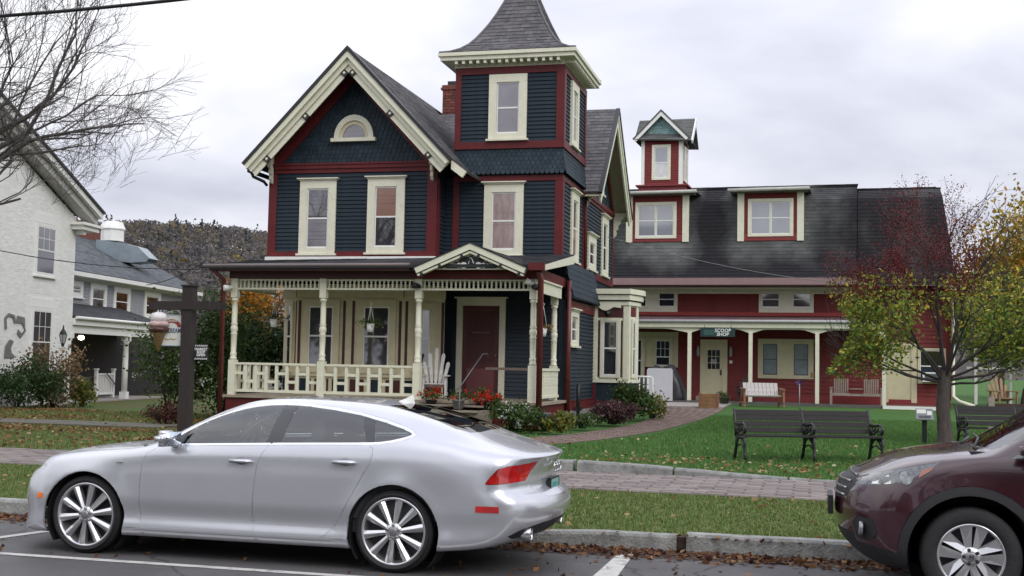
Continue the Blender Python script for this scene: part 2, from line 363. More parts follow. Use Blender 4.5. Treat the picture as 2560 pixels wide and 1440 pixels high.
for i in range(L):
    (p, nn, w), (p2, n2, w2) = ring[i], ring[i+1]
    A = [p-nn*w, p+nn*w, p2+n2*w2, p2-n2*w2]
    bed.add([(a.x, a.y, gz(a.x, a.y)+.004) for a in A], [(0, 1, 2, 3)])
    k = 7
    for j in range(k):
        o_ = .5 if i % 2 else 0
        f0, f1 = (j+o_*.5)/k, min(1, (j+1+o_*.5)/k)
        if f1 <= f0: continue
        c0 = A[0].lerp(A[1], f0+.012); c1 = A[0].lerp(A[1], f1-.012); c2 = A[3].lerp(A[2], f1-.012); c3 = A[3].lerp(A[2], f0+.012)
        c3, c2 = c0.lerp(c3, .93), c1.lerp(c2, .93); tn = rr.uniform(-.25, .25)
        z = gz(c0.x, c0.y)+.016+rr.uniform(-.003, .003)
        pth.add([(c.x, c.y, z) for c in (c0, c1, c2, c3)]+[(c.x, c.y, z-.02) for c in (c0, c1, c2, c3)], [(0, 1, 2, 3), (0, 4, 5, 1), (1, 5, 6, 2), (2, 6, 7, 3), (3, 7, 4, 0)], tn)
pb = bed.build('path_bed', SAND, kind='structure'); pth.build('path_brick', PAVER2, pb, kind='stuff')
# paved apron in front of the shop porch and raised walk on the left
CONC = mat('pale_concrete', (.30, .27, .25), .85, .15, 5, .3, 60)
MB().box(-6.6, -2.9, 41.5, 46.7, .30, gz(-4, 44)+.03).build('shop_apron', CONC, kind='structure')
MB().box(-34, -13.9, 23.7, 25.2, .05, .21).build('garden_walk', mat('mossy_stone_walk', (.11, .10, .08), .9, .3, 3, .4, 40, dirt=((.06, .08, .03), 3, .8)), kind='structure')
# ---------------------------------------------------------------- facade builders (canonical wall: x right, -y outwards, z up)
PANE = mat('window_pane', (.035, .033, .04), .03, .5, 1.6, spec=1.0, coat=.8)
PANEG = mat('grey_blind_pane', (.17, .155, .175), .12, .18, 2.5, spec=.8, coat=.5)
PANEP = mat('pinkish_curtain_pane', (.26, .17, .15), .15, .35, 3.0, spec=.8, coat=.5, stretch=(3, 1, 1))
PANEB = mat('brown_shade_pane', (.22, .095, .055), .2, .12, 4, spec=.8, coat=.4)
PANED = mat('dim_pane', (.018, .017, .02), .05, .3, 2, spec=1.0, coat=.6)
def boardmesh(name, ln, h, m, t0=.034, t1=.005):
    key = (name, round(ln, 3), round(h, 3), m.name)
    if key not in MESHCACHE:
        q = MB(); q.add([(0, -t0, 0), (ln, -t0, 0), (ln, 0, 0), (0, 0, 0), (0, -t1, h), (ln, -t1, h), (ln, 0, h), (0, 0, h)],
                        [(0, 3, 2, 1), (4, 5, 6, 7), (0, 1, 5, 4), (1, 2, 6, 5), (2, 3, 7, 6), (3, 0, 4, 7)])
        me = q.mesh(name); me.materials.append(m); MESHCACHE[key] = me
    return MESHCACHE[key]
def clapboards(parent, M, u0, u1, z0, z1, ex=.102, m=None, single=True, name='clapboard', clip=None):
    m = m or TEAL; n = max(1, round((z1-z0)/ex)); h = (z1-z0)/n; j = MB(M)
    for i in range(n):
        z = z0+i*h; a, b = (u0, u1) if not clip else clip(z)
        if b-a < .05: continue
        dx = random.uniform(-.0015, .0015); t = .033+random.uniform(-.002, .003)
        if single: piece(name, boardmesh(name, b-a, h+.012, m), M @ T(a, dx, z), parent)
        else: j.add([(a, -t, z), (b, -t, z), (b, 0, z), (a, 0, z), (a, -.005, z+h+.01), (b, -.005, z+h+.01), (b, 0, z+h+.01), (a, 0, z+h+.01)],
                    [(0, 3, 2, 1), (4, 5, 6, 7), (0, 1, 5, 4), (1, 2, 6, 5), (2, 3, 7, 6), (3, 0, 4, 7)], random.uniform(-.12, .12))
    if not single: j.build(name+'s', m, parent, kind='stuff')
def scallops(parent, M, clip, z0, z1, w=.125, h=.125, m=None, name='scallop_shingles', flare=None):
    m = m or TEAL2; q = MB(M); z = z0; r = 0
    while z < z1:
        a, b = clip(z); x = a-(w/2 if r % 2 else 0)
        while x < b:
            xa, xb = max(a, x+.004), min(b, x+w-.004)
            if xb-xa > .03:
                k = 5; cx = (xa+xb)/2; hw = (xb-xa)/2; f0 = flare(z) if flare else 0; f1 = flare(z+h) if flare else 0
                tn = random.uniform(-.2, .2); fr = [(cx-hw, -.004-f1, z+h+.03), (cx-hw, -.016-f0, z+h*.35)]
                for i in range(1, k): an = pi+pi*i/k; fr.append((cx+hw*cos(an), -.02-f0, z+h*.35+h*.38*sin(an)))
                fr += [(cx+hw, -.016-f0, z+h*.35), (cx+hw, -.004-f1, z+h+.03)]
                nn = len(fr); bk = [(p[0], p[1]+.014, p[2]) for p in fr]
                q.add(fr+bk, [tuple(range(nn))]+[(i+1, i, i+nn, i+1+nn) for i in range(nn-1)], tn)
            x += w
        z += h*.9; r += 1
    return q.build(name, m, parent, kind='stuff')
def window(parent, M, x0, x1, z0, z1, case=.12, crown=.10, trim=CREAM, top=PANE, bot=PANE, sill=True, meet=.5, muntin=None, depth=.06, name='window', sashm=None, head=0, double=False, label=None):
    """x0..x1, z0..z1 is the outside of the casing"""
    sashm = sashm or WHITE; d = depth
    gx0, gx1, gz0, gz1 = x0+case, x1-case, z0+case*.7, z1-case-head
    c = MB(M); c.box(x0, gx0, -d, 0, z0, z1).box(gx1, x1, -d, 0, z0, z1).box(gx0, gx1, -d, 0, gz1, z1).box(gx0, gx1, -d+.003, 0, z0, gz0)
    if crown:
        c.box(x0-.03, x1+.03, -d-.03, 0, z1+.002, z1+.035).box(x0-.065, x1+.065, -d-.075, 0, z1+.037, z1+.065)
    w = c.build(name, trim, parent, label=label)
    if sill: MB(M).box(x0-.05, x1+.05, -d-.05, 0, z0-.05, z0-.002).build('sill', trim, w)
    for k, (a, b) in enumerate([(gx0, gx1)] if not double else [(gx0, (gx0+gx1)/2-.02), ((gx0+gx1)/2+.02, gx1)]):
        if double and k == 0: MB(M).box((gx0+gx1)/2-.02, (gx0+gx1)/2+.02, -d+.01, 0, gz0, gz1).build('mullion', trim, w)
        zm = gz0+(gz1-gz0)*meet; s = .032
        sh = MB(M); sh.box(a+.004, a+s, -.043, -.004, gz0+.003, gz1-.003).box(b-s, b-.004, -.043, -.004, gz0+.003, gz1-.003)
        sh.box(a+s, b-s, -.041, -.004, gz1-s-.003, gz1-.003).box(a+s, b-s, -.041, -.004, gz0+.003, gz0+s+.01).box(a+s, b-s, -.046, -.004, zm-.02, zm+.02)
        if muntin:
            nx, nz = muntin
            for i in range(1, nx): xx = a+s+(b-a-2*s)*i/nx; sh.box(xx-.009, xx+.009, -.040, -.02, zm+.02, gz1-s)
            for i in range(1, nz): zz = zm+.02+(gz1-s-zm-.02)*i/nz; sh.box(a+s, b-s, -.039, -.02, zz-.009, zz+.009)
        sh.build('sash', sashm, w)
        for (za, zb, pm_) in ((zm+.02, gz1-s, top), (gz0+s, zm-.02, bot)):
            MB(M).box(a+s-.004, b-s+.004, -.034, -.028, za-.004, zb+.004).build('pane', pm_, w)
    return w
def roofplane(parent, A, B, C, D, course=.14, tab=.33, m=SHING, name='roof', thick=.0, under=None, seed=0, sub='roof_shingles', reveal=.012):
    """quad A,B (eave, left to right seen from outside) C,D (ridge, right to left). deck + shingle courses"""
    A, B, C, D = map(Vector, (A, B, C, D)); nrm = ((B-A).cross(D-A)).normalized()
    dk = MB(); o_ = nrm*-.06
    dk.add([A, B, C, D, A+o_, B+o_, C+o_, D+o_], [(0, 1, 2, 3), (7, 6, 5, 4), (0, 4, 5, 1), (1, 5, 6, 2), (2, 6, 7, 3), (3, 7, 4, 0)])
    r = dk.build(name, under or m, parent)
    q = MB(); R_ = random.Random(seed+5); n = max(1, round(((D-A).length+(C-B).length)/2/course))
    for i in range(n):
        f0, f1 = i/n, min(1, (i+1.12)/n); a0, b0 = A.lerp(D, f0), B.lerp(C, f0); a1, b1 = A.lerp(D, f1), B.lerp(C, f1)
        W0 = (b0-a0).length
        if W0 < .05: continue
        k = max(1, round(W0/tab)); cuts = [0]+[min(.999, max(.001, (j+(.5 if i % 2 else 0)+R_.uniform(-.12, .12))/k)) for j in range(1 if not i % 2 else 0, k)]+[1]
        cuts = sorted(set(cuts))
        for c0, c1 in zip(cuts, cuts[1:]):
            g = .004/W0; lo0, lo1 = a0.lerp(b0, c0+g), a0.lerp(b0, c1-g); hi0, hi1 = a1.lerp(b1, c0+g), a1.lerp(b1, c1-g)
            up_ = nrm*(reveal+R_.uniform(-.003, .004)); tn = R_.uniform(-.28, .28)
            q.add([lo0+up_, lo1+up_, hi1+nrm*.002, hi0+nrm*.002, lo0, lo1], [(0, 1, 2, 3), (4, 5, 1, 0)], tn)
    q.build(sub, m, r, kind='stuff')
    return r
def facet_(p, q_):
    a = Vector((*p, 0)); b = Vector((*q_, 0)); d = b-a; return T(a.x, a.y, 0) @ Matrix.Rotation(atan2(d.y, d.x), 4, 'Z'), d.length
def spindles(parent, M, x0, x1, z0, z1, step, name='spindle_frieze', rail=.035):
    b = MB(M); b.box(x0, x1, -.03, .03, z1-rail, z1).box(x0, x1, -.035, .035, z0, z0+rail+.01); fr = b.build(name, CREAM, parent)
    n = round((x1-x0)/step); za, zb = z0+rail+.01, z1-rail
    key = ('spindle', round(zb-za, 3))
    if key not in MESHCACHE:
        q = MB(); hh = zb-za; q.lathe([(.024, 0), (.028, hh*.2), (.017, hh*.3), (.031, hh*.5), (.017, hh*.7), (.028, hh*.8), (.024, hh)], n=6); me = q.mesh('spindle'); me.materials.append(CREAM); MESHCACHE[key] = me
    for i in range(n):
        piece('spindle', MESHCACHE[key], M @ T(x0+(i+.5)*(x1-x0)/n, 0, za), fr)
    return fr
def railing(parent, M, x0, x1, z0=.97, z1=1.66, ncell=8):
    b = MB(M); b.box(x0, x1, -.04, .04, z1-.05, z1).box(x0, x1, -.03, .03, z0, z0+.06); r = b.build('railing', CREAM, parent)
    dx = (x1-x0)/ncell; H = z1-.05-z0-.06
    if 'rb' not in MESHCACHE: me = MB().box(-.036, .036, -.025, .025, 0, H).mesh('baluster'); me.materials.append(CREAM); MESHCACHE['rb'] = me
    for i in range(1, ncell): piece('baluster', MESHCACHE['rb'], M @ T(x0+i*dx, 0, z0+.06), r)
    for i in range(ncell):
        za = z0+.06+H*(.66 if i % 2 == 0 else .33)
        MB(M).box(x0+i*dx+(.036 if i else 0), x0+(i+1)*dx-(.036 if i < ncell-1 else 0), -.02, .02, za-.034, za+.034).build('cross_piece', CREAM, r)
    return r
def bracket(parent, M, m=CREAM, s=1.0, name='bracket'):
    """scroll-sawn bracket: back against wall (y=0), projecting to -y, top at z=0"""
    P = [(0, 0), (-.42, 0), (-.42, -.06), (-.36, -.12), (-.30, -.08), (-.27, -.14), (-.20, -.18), (-.20, -.26), (-.13, -.30), (-.13, -.40), (-.08, -.44), (-.10, -.52), (-.05, -.60), (0, -.62)]
    q = MB(M @ RZ(-90)); q.prism([(-p[0]*s, p[1]*s) for p in P], -.035, .035); return q.build(name, m, parent)

# ---------------------------------------------------------------- the dark blue Victorian house
H = thing('victorian_house', 'dark teal Victorian house with square corner tower, dark red bands and cream-trimmed porch', 'house', (-9.6, 30.5, .3))
I4 = Matrix()
GY, TY, PY = 28.2, 28.8, 26.0                    # gable wall, tower wall, porch front line
SX = -5.97                                       # right-hand side wall
def F(y): return T(0, y, 0)
def SIDE(x, y0): return T(x, y0, 0) @ RZ(90)
walls = MB()
walls.box(-12.98, -8.98, GY+.001, 36, .9, 3.7).box(-13.5, -8.98, GY, 36, 3.7, 6.75).prism([(-13.5, 6.7), (-8.98, 6.7), (-11.24, 9.25)], GY, 34)
walls.box(-8.98, SX, TY, 31.75, .9, 6.4).box(-8.75, SX, TY, 31.75, 6.4, 9.3).box(-8.98, SX, 31.7, 36.6, .9, 6.45)
walls.add([(SX, 31.75, 6.4), (SX, 36.6, 6.4), (SX, 34.17, 8.95), (-12, 31.75, 6.4), (-12, 36.6, 6.4), (-12, 34.17, 8.95)], [(0, 1, 2), (3, 5, 4), (0, 2, 5, 3), (1, 4, 5, 2)])
walls.box(SX, -5.80, 28.75, 32.6, .6, 3.35)
walls.build('wall', TEAL, H)
MB().box(-13.3, -5.9, 28.5, 36.5, .1, .62).box(-5.9, -5.72, 28.6, 32.7, .2, .62).build('foundation', mat('rubble_stone', (.20, .185, .17), .9, .35, 3, .6, 25, dirt=((.06, .055, .05), 4, .8)), H)
fs_ = MB()
rq = random.Random(4)
for i in range(7):
    y = 28.75+i*.58
    for k in range(2): 
        o = MB(SIDE(-5.72, y)).box(.01, .56+rq.uniform(-.05, 0), -.04-rq.uniform(0, .03), 0, .22+k*.2, .40+k*.2, ).build('foundation_stone', MATS['rubble_stone'], H)
trim = MB()        # dark red boards of the front gable block
for a in (-13.5, -9.24): MB(F(GY)).box(a, a+.22 if a < -12 else -8.98, -.045, 0, 4.5, 6.48).build('corner_board', RED, H)
MB(F(GY)).box(-13.5, -8.98, -.05, 0, 4.28, 4.498).build('skirt_board', RED, H)
b = MB(F(GY)); b.box(-13.35, -9.0, -.05, 0, 6.50, 6.60).box(-13.35, -9.0, -.085, 0, 6.603, 6.70).box(-13.4, -8.98, -.11, 0, 6.70, 6.745); b.build('band_board', RED, H)
clapboards(H, F(GY), -13.28, -9.24, 4.5, 6.49, .1)
def gclip(z, pad=0): 
    k = (z-6.7)/(9.30-6.7); return (-13.5+2.26*k+pad, -8.98-2.26*k-pad)
scallops(H, F(GY), lambda z: (gclip(z)[0]+.30, gclip(z)[1]-.30), 6.75, 8.75)
for s in (-1, 1):                                    # dark red raking frieze boards
    xa = -11.24+s*2.26; MB(F(GY)).prism([(xa, 6.75), (xa-s*.34, 6.75), (-11.24, 8.84), (-11.24, 9.26)], -.06, 0).build('raking_frieze', RED, H)
# half-round attic window
aw = MB(F(GY)); cx, cz0 = -11.215, 7.37
def arc(r, z=cz0, n=14, sx=1.0): return [(cx+r*sx*cos(pi*i/n), z+r*1.12*sin(pi*i/n)) for i in range(n+1)]
def ring(ro, ri, y0, y1, m, nm, par, z=cz0):
    o, i = arc(ro, z), arc(ri, z); q = MB(F(GY)); n = len(o)
    vs = [(x, y0, zz) for x, zz in o]+[(x, y0, zz) for x, zz in i]+[(x, y1, zz) for x, zz in o]+[(x, y1, zz) for x, zz in i]
    fs = []
    for k in range(n-1): fs += [(k, k+1, n+k+1, n+k), (2*n+k+1, 2*n+k, 3*n+k, 3*n+k+1), (k, 2*n+k, 2*n+k+1, k+1), (n+k+1, 3*n+k+1, 3*n+k, n+k)]
    fs += [(0, n, 3*n, 2*n), (n-1, 3*n-1, 4*n-1, 2*n-1)]
    q.add(vs, fs); o_ = q.build(nm, m, par); fixn(o_.data); return o_
w = ring(.53, .40, -.09, 0, CREAM, 'half_round_window', H)
ring(.40, .31, -.045, 0, CREAM2, 'sash', w)
q = MB(F(GY)); q.prism(arc(.32), -.02, -.012); q.build('pane', PANEG, w)
MB(F(GY)).box(cx-.6, cx+.6, -.13, 0, cz0-.09, cz0-.002).build('sill', CREAM, w)
# two front windows, upper floor
window(H, F(GY), -12.63, -11.65, 4.44, 6.30, top=PANE, bot=PANEG, case=.2, depth=.07)
window(H, F(GY), -10.80, -9.82, 4.46, 6.32, top=PANEB, bot=PANE, case=.2, depth=.07)
# main gable roof with its overhang
def rq_(x): return x
yf, yb = 27.52, 34.3
# (x along slope) left foot, peak, right foot with a kick
pk = (-11.14, 9.50); lf = (-13.86, 6.66); rf = (-8.42, 6.66); rf2 = (-8.02, 6.36)
roofplane(H, (lf[0], 36, lf[1]), (lf[0], yf, lf[1]), (pk[0], yf, pk[1]), (pk[0], 36, pk[1]), seed=1)
roofplane(H, (rf[0], yf, rf[1]), (rf[0], 31.5, rf[1]), (pk[0], yb, pk[1]), (pk[0], yf, pk[1]), seed=2)
roofplane(H, (rf2[0], yf, rf2[1]), (rf2[0], TY+.1, rf2[1]), (rf[0], TY+.1, rf[1]+.001), (rf[0], yf, rf[1]+.001), seed=3)
def rake(parent, M, p0, p1, w0, w1, d0, d1, m, nm):
    """board hanging below the line p0-p1 (x,z), from w0 to w1 beneath it"""
    p0 = Vector((p0[0], p0[1])); p1 = Vector((p1[0], p1[1])); d = (p1-p0).normalized(); n = Vector((d.y, -d.x))
    if n.y > 0: n = -n
    k0 = (p1.x-(p1+n*w0).x)/d.x; k1 = (p1.x-(p1+n*w1).x)/d.x
    P = [p0+n*w0, p1+n*w0+d*k0, p1+n*w1+d*k1, p0+n*w1]; q = MB(M); q.prism([(p.x, p.y) for p in P], d0, d1); o = q.build(nm, m, parent); fixn(o.data); return o
for s, foot in ((-1, lf), (1, rf)):
    pkk = (pk[0], pk[1]-.02)
    f2 = (foot[0], foot[1]-.03)
    rake(H, F(yf), f2, pkk, .045, .16, -.16, .02, CREAM, 'rake_board')
    rake(H, F(yf), f2, pkk, .162, .27, -.075, .02, CREAM, 'rake_board'); rake(H, F(yf), f2, pkk, .275, .41, -.02, .02, CREAM, 'rake_board')
    rake(H, F(yf), f2, pkk, -.035, .043, -.19, .02, BLACK, 'roof_edge')
    for t in (.13, .5, .87) if s < 0 else (.13, .5, .87):   # black blocks with a cream boss
        p = Vector(f2).lerp(Vector(pkk), t); n = Vector(((pkk[1]-f2[1]), -(pkk[0]-f2[0]))).normalized(); n = n if n.y < 0 else -n; c = p+n*.335
        an = math.degrees(atan2(pkk[1]-f2[1], pkk[0]-f2[0])); MM = F(yf) @ T(c.x, 0, c.y) @ Matrix.Rotation(-radians(an), 4, 'Y')
        bl = MB(MM).box(-.075, .075, -.05, 0, -.085, .085).build('rake_block', BLACK, H); MB(MM).box(-.03, .03, -.062, -.05, -.03, .03).build('boss', CREAM, bl)
rake(H, F(yf), (rf2[0], rf2[1]), (rf[0], rf[1]), .03, .2, -.06, .02, CREAM, 'rake_board')
# soffits
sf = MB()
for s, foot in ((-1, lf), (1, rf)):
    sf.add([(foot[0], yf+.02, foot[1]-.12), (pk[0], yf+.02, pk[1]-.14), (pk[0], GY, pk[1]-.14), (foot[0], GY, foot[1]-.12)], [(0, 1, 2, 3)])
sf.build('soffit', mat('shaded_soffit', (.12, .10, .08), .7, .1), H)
for x in (-13.42, -9.10): bracket(H, F(GY-.05) @ T(x, 0, 6.95), s=1.15)
g = MB(); g.tube([(-13.8, 27.6, 6.5), (-13.8, 36, 6.5)], .06, 8).tube([(-13.8, 27.75, 6.47), (-13.78, 27.8, 6.38), (-13.55, 27.95, 6.27), (-13.54, 28.1, 6.2)], .04, 8); g.build('gutter', BLACK, H)

# ---- tower
Fw = F(TY); Sw = SIDE(SX, TY)                       # side canonical u = y - 28.8
for nm, MM, a, b_ in (('front', Fw, -8.75, SX), ('side', Sw, 0, 2.95)):
    f = nm == 'front'; e0 = .004 if f else 0
    MB(MM).box(a+e0, a+.16, -.05, 0, 7.30, 9.02).build('corner_board', RED, H); MB(MM).box(b_-.16, b_+(.05 if f else 0), -.05, 0, 7.30, 9.02).build('corner_board', RED, H)
    MB(MM).box(a, b_+(.052 if f else 0), -.052, 0, 9.022, 9.2).build('band_board', RED, H); MB(MM).box(a, b_+(.052 if f else 0), -.055, 0, 7.12, 7.298).build('band_board', RED, H)
    MB(MM).box(a+.0, b_+(.052 if f else 0), -.05, 0, 6.30, 6.44).build('band_board', RED, H)
    MB(MM).box(a, a+.16, -.045, 0, 4.3, 6.298).build('corner_board', RED, H); MB(MM).box(b_-.16, b_+(.045 if f else 0), -.045, 0, 4.3, 6.298).build('corner_board', RED, H)
clapboards(H, Fw, -8.59, -7.86, 7.30, 9.02); clapboards(H, Fw, -6.88, -6.13, 7.30, 9.02)
clapboards(H, Fw, -8.98, -6.13, 4.3, 6.30)
clapboards(H, Sw, .16, .8, 7.30, 9.02); clapboards(H, Sw, 1.75, 2.79, 7.30, 9.02)
clapboards(H, Sw, .16, 2.79, 4.45, 6.30)
fl = lambda z: .13*(1-max(0, min(1, (z-6.44)/.68)))**1.6
scallops(H, Fw, lambda z: (-8.75, SX+fl(z)), 6.46, 7.06, .125, .125, flare=fl)
scallops(H, Sw, lambda z: (-fl(z), 2.95), 6.46, 7.06, .20, .125, flare=fl, name='shingle_skirt')
window(H, Fw, -7.86, -6.88, 7.36, 9.0, top=PANEG, bot=PANEG, case=.2, crown=0, depth=.08)
window(H, Fw, -7.93, -6.92, 4.44, 6.22, top=PANEP, bot=PANEP, case=.2, depth=.07)
window(H, Sw, .82, 1.74, 7.36, 9.0, top=PANEG, bot=PANE, case=.2, crown=0, depth=.08)
window(H, Sw, 1.05, 2.05, 4.42, 6.20, top=PANE, bot=PANEP, case=.2, depth=.07)
# cornice with modillions
tx0, tx1, ty0, ty1 = -8.75, SX, TY, 31.75; ov = .33
c = MB(); cz = 9.2
c.box(tx0-.03, tx1+.03, ty0-.03, ty1+.03, cz, cz+.05).box(tx0-ov, tx1+ov, ty0-ov, ty1+ov, cz+.14, cz+.24).box(tx0-ov-.05, tx1+ov+.05, ty0-ov-.05, ty1+ov+.05, cz+.243, cz+.33)
c.box(tx0-.025, tx1+.025, ty0-.025, ty1+.025, cz+.05, cz+.14)
co = c.build('cornice', CREAM, H)
me = MB().box(-.035, .035, -ov+.06, 0, -.09, 0).mesh('modillion'); me.materials.append(CREAM)
for i in range(15): piece('modillion', me, Fw @ T(tx0+.08+i*(tx1-tx0-.16)/14, -.026, cz+.14), co)
for i in range(15): piece('modillion', me, Sw @ T(.08+i*2.79/14, -.026, cz+.14), co)
# bell-cast shingled spire
pr = [(1.76, 9.53), (1.55, 9.60), (1.34, 9.72), (1.16, 9.88), (1.02, 10.06), (.88, 10.28), (.74, 10.52), (.60, 10.80), (.46, 11.12), (.32, 11.46), (.18, 11.82), (.04, 12.2)]
pr = [(p[0]*.96, p[1]) for p in pr]
ccx, ccy = (tx0+tx1)/2, (ty0+ty1)/2; asp = (ty1-ty0+2*ov)/(tx1-tx0+2*ov)
sp_ = MB(); n = len(pr); vs = []
for r_, z_ in pr: vs += [(ccx-r_*1.03, ccy-r_*asp*1.03, z_), (ccx+r_*1.03, ccy-r_*asp*1.03, z_), (ccx+r_*1.03, ccy+r_*asp*1.03, z_), (ccx-r_*1.03, ccy+r_*asp*1.03, z_)]
sp_.add(vs, [(i*4+j, i*4+(j+1) % 4, (i+1)*4+(j+1) % 4, (i+1)*4+j) for i in range(n-1) for j in range(4)]+[(3, 2, 1, 0)])
spire = sp_.build('spire_roof', SHING, H)
q = MB(); R_ = random.Random(3)
def prz(s):           # arc-length-ish lookup
    i = min(int(s), n-2); f = s-i; return pr[i][0]+(pr[i+1][0]-pr[i][0])*f, pr[i][1]+(pr[i+1][1]-pr[i][1])*f
lens = [0]
for i in range(n-1): lens.append(lens[-1]+sqrt((pr[i+1][0]-pr[i][0])**2+(pr[i+1][1]-pr[i][1])**2))
def at_len(L_):
    for i in range(n-1):
        if lens[i+1] >= L_: f = (L_-lens[i])/(lens[i+1]-lens[i]); return prz(i+f)
    return pr[-1]
nc = int(lens[-1]/.125)
for i in range(nc):
    (ra, za), (rb_, zb) = at_len(i*.125), at_len(min(lens[-1], i*.125+.14))
    ra, rb_ = ra*1.03, rb_*1.03
    for side in range(4):
        cs = [(-1, -1), (1, -1), (1, 1), (-1, 1)]; a, b2 = cs[side], cs[(side+1) % 4]
        p = lambda c_, r_, z_: Vector((ccx+c_[0]*r_, ccy+c_[1]*r_*asp, z_))
        A, B, C_, D = p(a, ra, za), p(b2, ra, za), p(b2, rb_, zb), p(a, rb_, zb); nr = (B-A).cross(D-A).normalized(); W_ = (B-A).length
        k = max(1, round(W_/.25)); off_ = .5 if i % 2 else 0; cuts = sorted(set([0, 1]+[min(.99, max(.01, (j+off_+R_.uniform(-.12, .12))/k)) for j in range(1, k)]))
        for c0, c1 in zip(cuts, cuts[1:]):
            u_ = nr*(.016+R_.uniform(-.004, .006)); l0, l1, h0, h1 = A.lerp(B, c0+.01/W_/2), A.lerp(B, c1-.01/W_/2), D.lerp(C_, c0), D.lerp(C_, c1)
            q.add([l0+u_, l1+u_, h1+nr*.003, h0+nr*.003, l0, l1], [(0, 1, 2, 3), (4, 5, 1, 0)], R_.uniform(-.25, .25))
q.build('roof_shingles', SHING, spire, kind='stuff')
hp = MB()
for sx_, sy_ in ((-1, -1), (1, -1), (1, 1), (-1, 1)):
    hp.tube([(ccx+sx_*r_*1.03, ccy+sy_*r_*asp*1.03, z_+.015) for r_, z_ in pr], .035, 6)
hp.build('hip_cap', mat('hip_shingle', (.13, .125, .13), .8, .2, 10, .3, 80), spire)

DSR = mat('red_downspout', (.11, .022, .02), .4, .15, 5)
# ---- inner return and second (right-hand) gable wing
MB(SIDE(-8.98, GY)).box(0, .14, -.04, 0, 4.3, 6.3).build('corner_board', RED, H)
clapboards(H, SIDE(-8.98, GY), .14, .6, 4.3, 6.5, single=False)
Wg = SIDE(SX, 31.75)
MB(Wg).box(0, 4.85, -.05, 0, 4.18, 4.36).build('skirt_board', RED, H)
MB(Sw).box(0, 2.95, -.05, 0, 4.2, 4.45).build('skirt_board', RED, H)
b = MB(Wg); b.box(.05, 4.85, -.05, 0, 6.28, 6.37).box(.05, 4.85, -.085, 0, 6.373, 6.48); b.build('band_board', RED, H)
for a in (.0, 4.73): MB(Wg).box(a+.0, a+.12, -.045, 0, 4.36, 6.28).build('corner_board', RED, H)
clapboards(H, Wg, .12, 4.73, 4.36, 6.28)
scallops(H, Wg, lambda z: (.25+(z-6.5)*.93+.1, 4.6-(z-6.5)*.93-.1), 6.5, 8.6, .16, .125)
for s in (0, 1):
    xa, xm = (0, 4.85)[s], 2.425; sg = 1 if s == 0 else -1
    MB(Wg).prism([(xa, 6.5), (xa+sg*.32, 6.5), (xm, 8.62), (xm, 8.96)], -.06, 0).build('raking_frieze', RED, H)
window(H, Wg, .55, 1.75, 4.42, 5.36, top=PANE, bot=PANE, case=.2, depth=.07)
window(H, Wg, 2.75, 3.85, 4.42, 6.15, top=PANE, bot=PANED, case=.2, depth=.07)
window(H, Wg, 1.95, 2.9, 6.75, 7.6, top=CREAM2, bot=CREAM2, case=.1, depth=.07, crown=0, label='small cream attic louvre in the side gable')
XO = -5.48; pkz = 9.22; ey0, ey1, pky = 31.30, 37.05, 34.17; ez = 6.38
roofplane(H, (-11, ey0, ez), (XO, ey0, ez), (XO, pky, pkz), (-11, pky, pkz), seed=7, course=.16)
roofplane(H, (XO, ey1, ez), (-11, ey1, ez), (-11, pky, pkz), (XO, pky, pkz), seed=8, course=.3)
Wo = SIDE(XO, 0)
for f2 in ((ey0, ez-.03), (ey1, ez-.03)):
    rake(H, Wo, f2, (pky, pkz-.02), .045, .17, -.06, .02, CREAM, 'rake_board'); rake(H, Wo, f2, (pky, pkz-.02), .172, .36, -.03, .02, CREAM, 'rake_board')
    rake(H, Wo, f2, (pky, pkz-.02), -.03, .043, -.09, .02, BLACK, 'roof_edge')
sf = MB(); sf.add([(XO, ey0, ez-.12), (XO, pky, pkz-.14), (SX, pky, pkz-.14), (SX, ey0, ez-.12), (XO, ey1, ez-.12), (SX, ey1, ez-.12)], [(0, 1, 2, 3), (1, 4, 5, 2)]); sf.build('soffit', mat('cream_soffit', (.40, .36, .26), .6, .1), H)
bracket(H, SIDE(SX, 36.75) @ T(0, 0, 6.5), s=1.25); bracket(H, SIDE(SX, 31.85) @ T(0, 0, 6.4), s=.8)
dn = MB(); dn.tube([(SX+.06, 31.78, 6.35), (SX+.07, 31.72, 6.1), (SX+.07, 31.72, 4.25)], .05, 8).box(SX+.02, SX+.12, 31.3, 31.9, 6.28, 6.38).build('downspout', DSR, H)
MB().tube([(-5.88, 31.72, 4.25), (-5.85, 31.6, 4.02), (-5.75, 28.9, 3.86)], .05, 8).build('downspout', mat('dark_slate_paint', (.03, .035, .04), .4), H)
# chimney
cxx = -10.90
ch = MB().box(cxx, cxx+.62, 34.5, 35.1, 8.6, 10.05).box(cxx-.05, cxx+.67, 34.45, 35.15, 10.05, 10.12).box(cxx-.02, cxx+.64, 34.48, 35.12, 10.12, 10.2).build('chimney', BRICK, H)
bm_ = MB()
for k in range(17):
    z = 8.6+k*.085
    for j in range(4):
        x = cxx+j*.2-(.1 if k % 2 else 0); x1 = min(x+.19, cxx+.62); x = max(x, cxx)
        if x1-x > .03: bm_.box(x+.005, x1, 34.485, 34.5, z, z+.07, random.uniform(-.35, .35))
bm_.build('bricks', BRICK, ch, kind='stuff'); MB().box(cxx+.12, cxx+.55, 34.6, 35.0, 10.2, 10.34).build('chimney_cap', BLACK, ch)
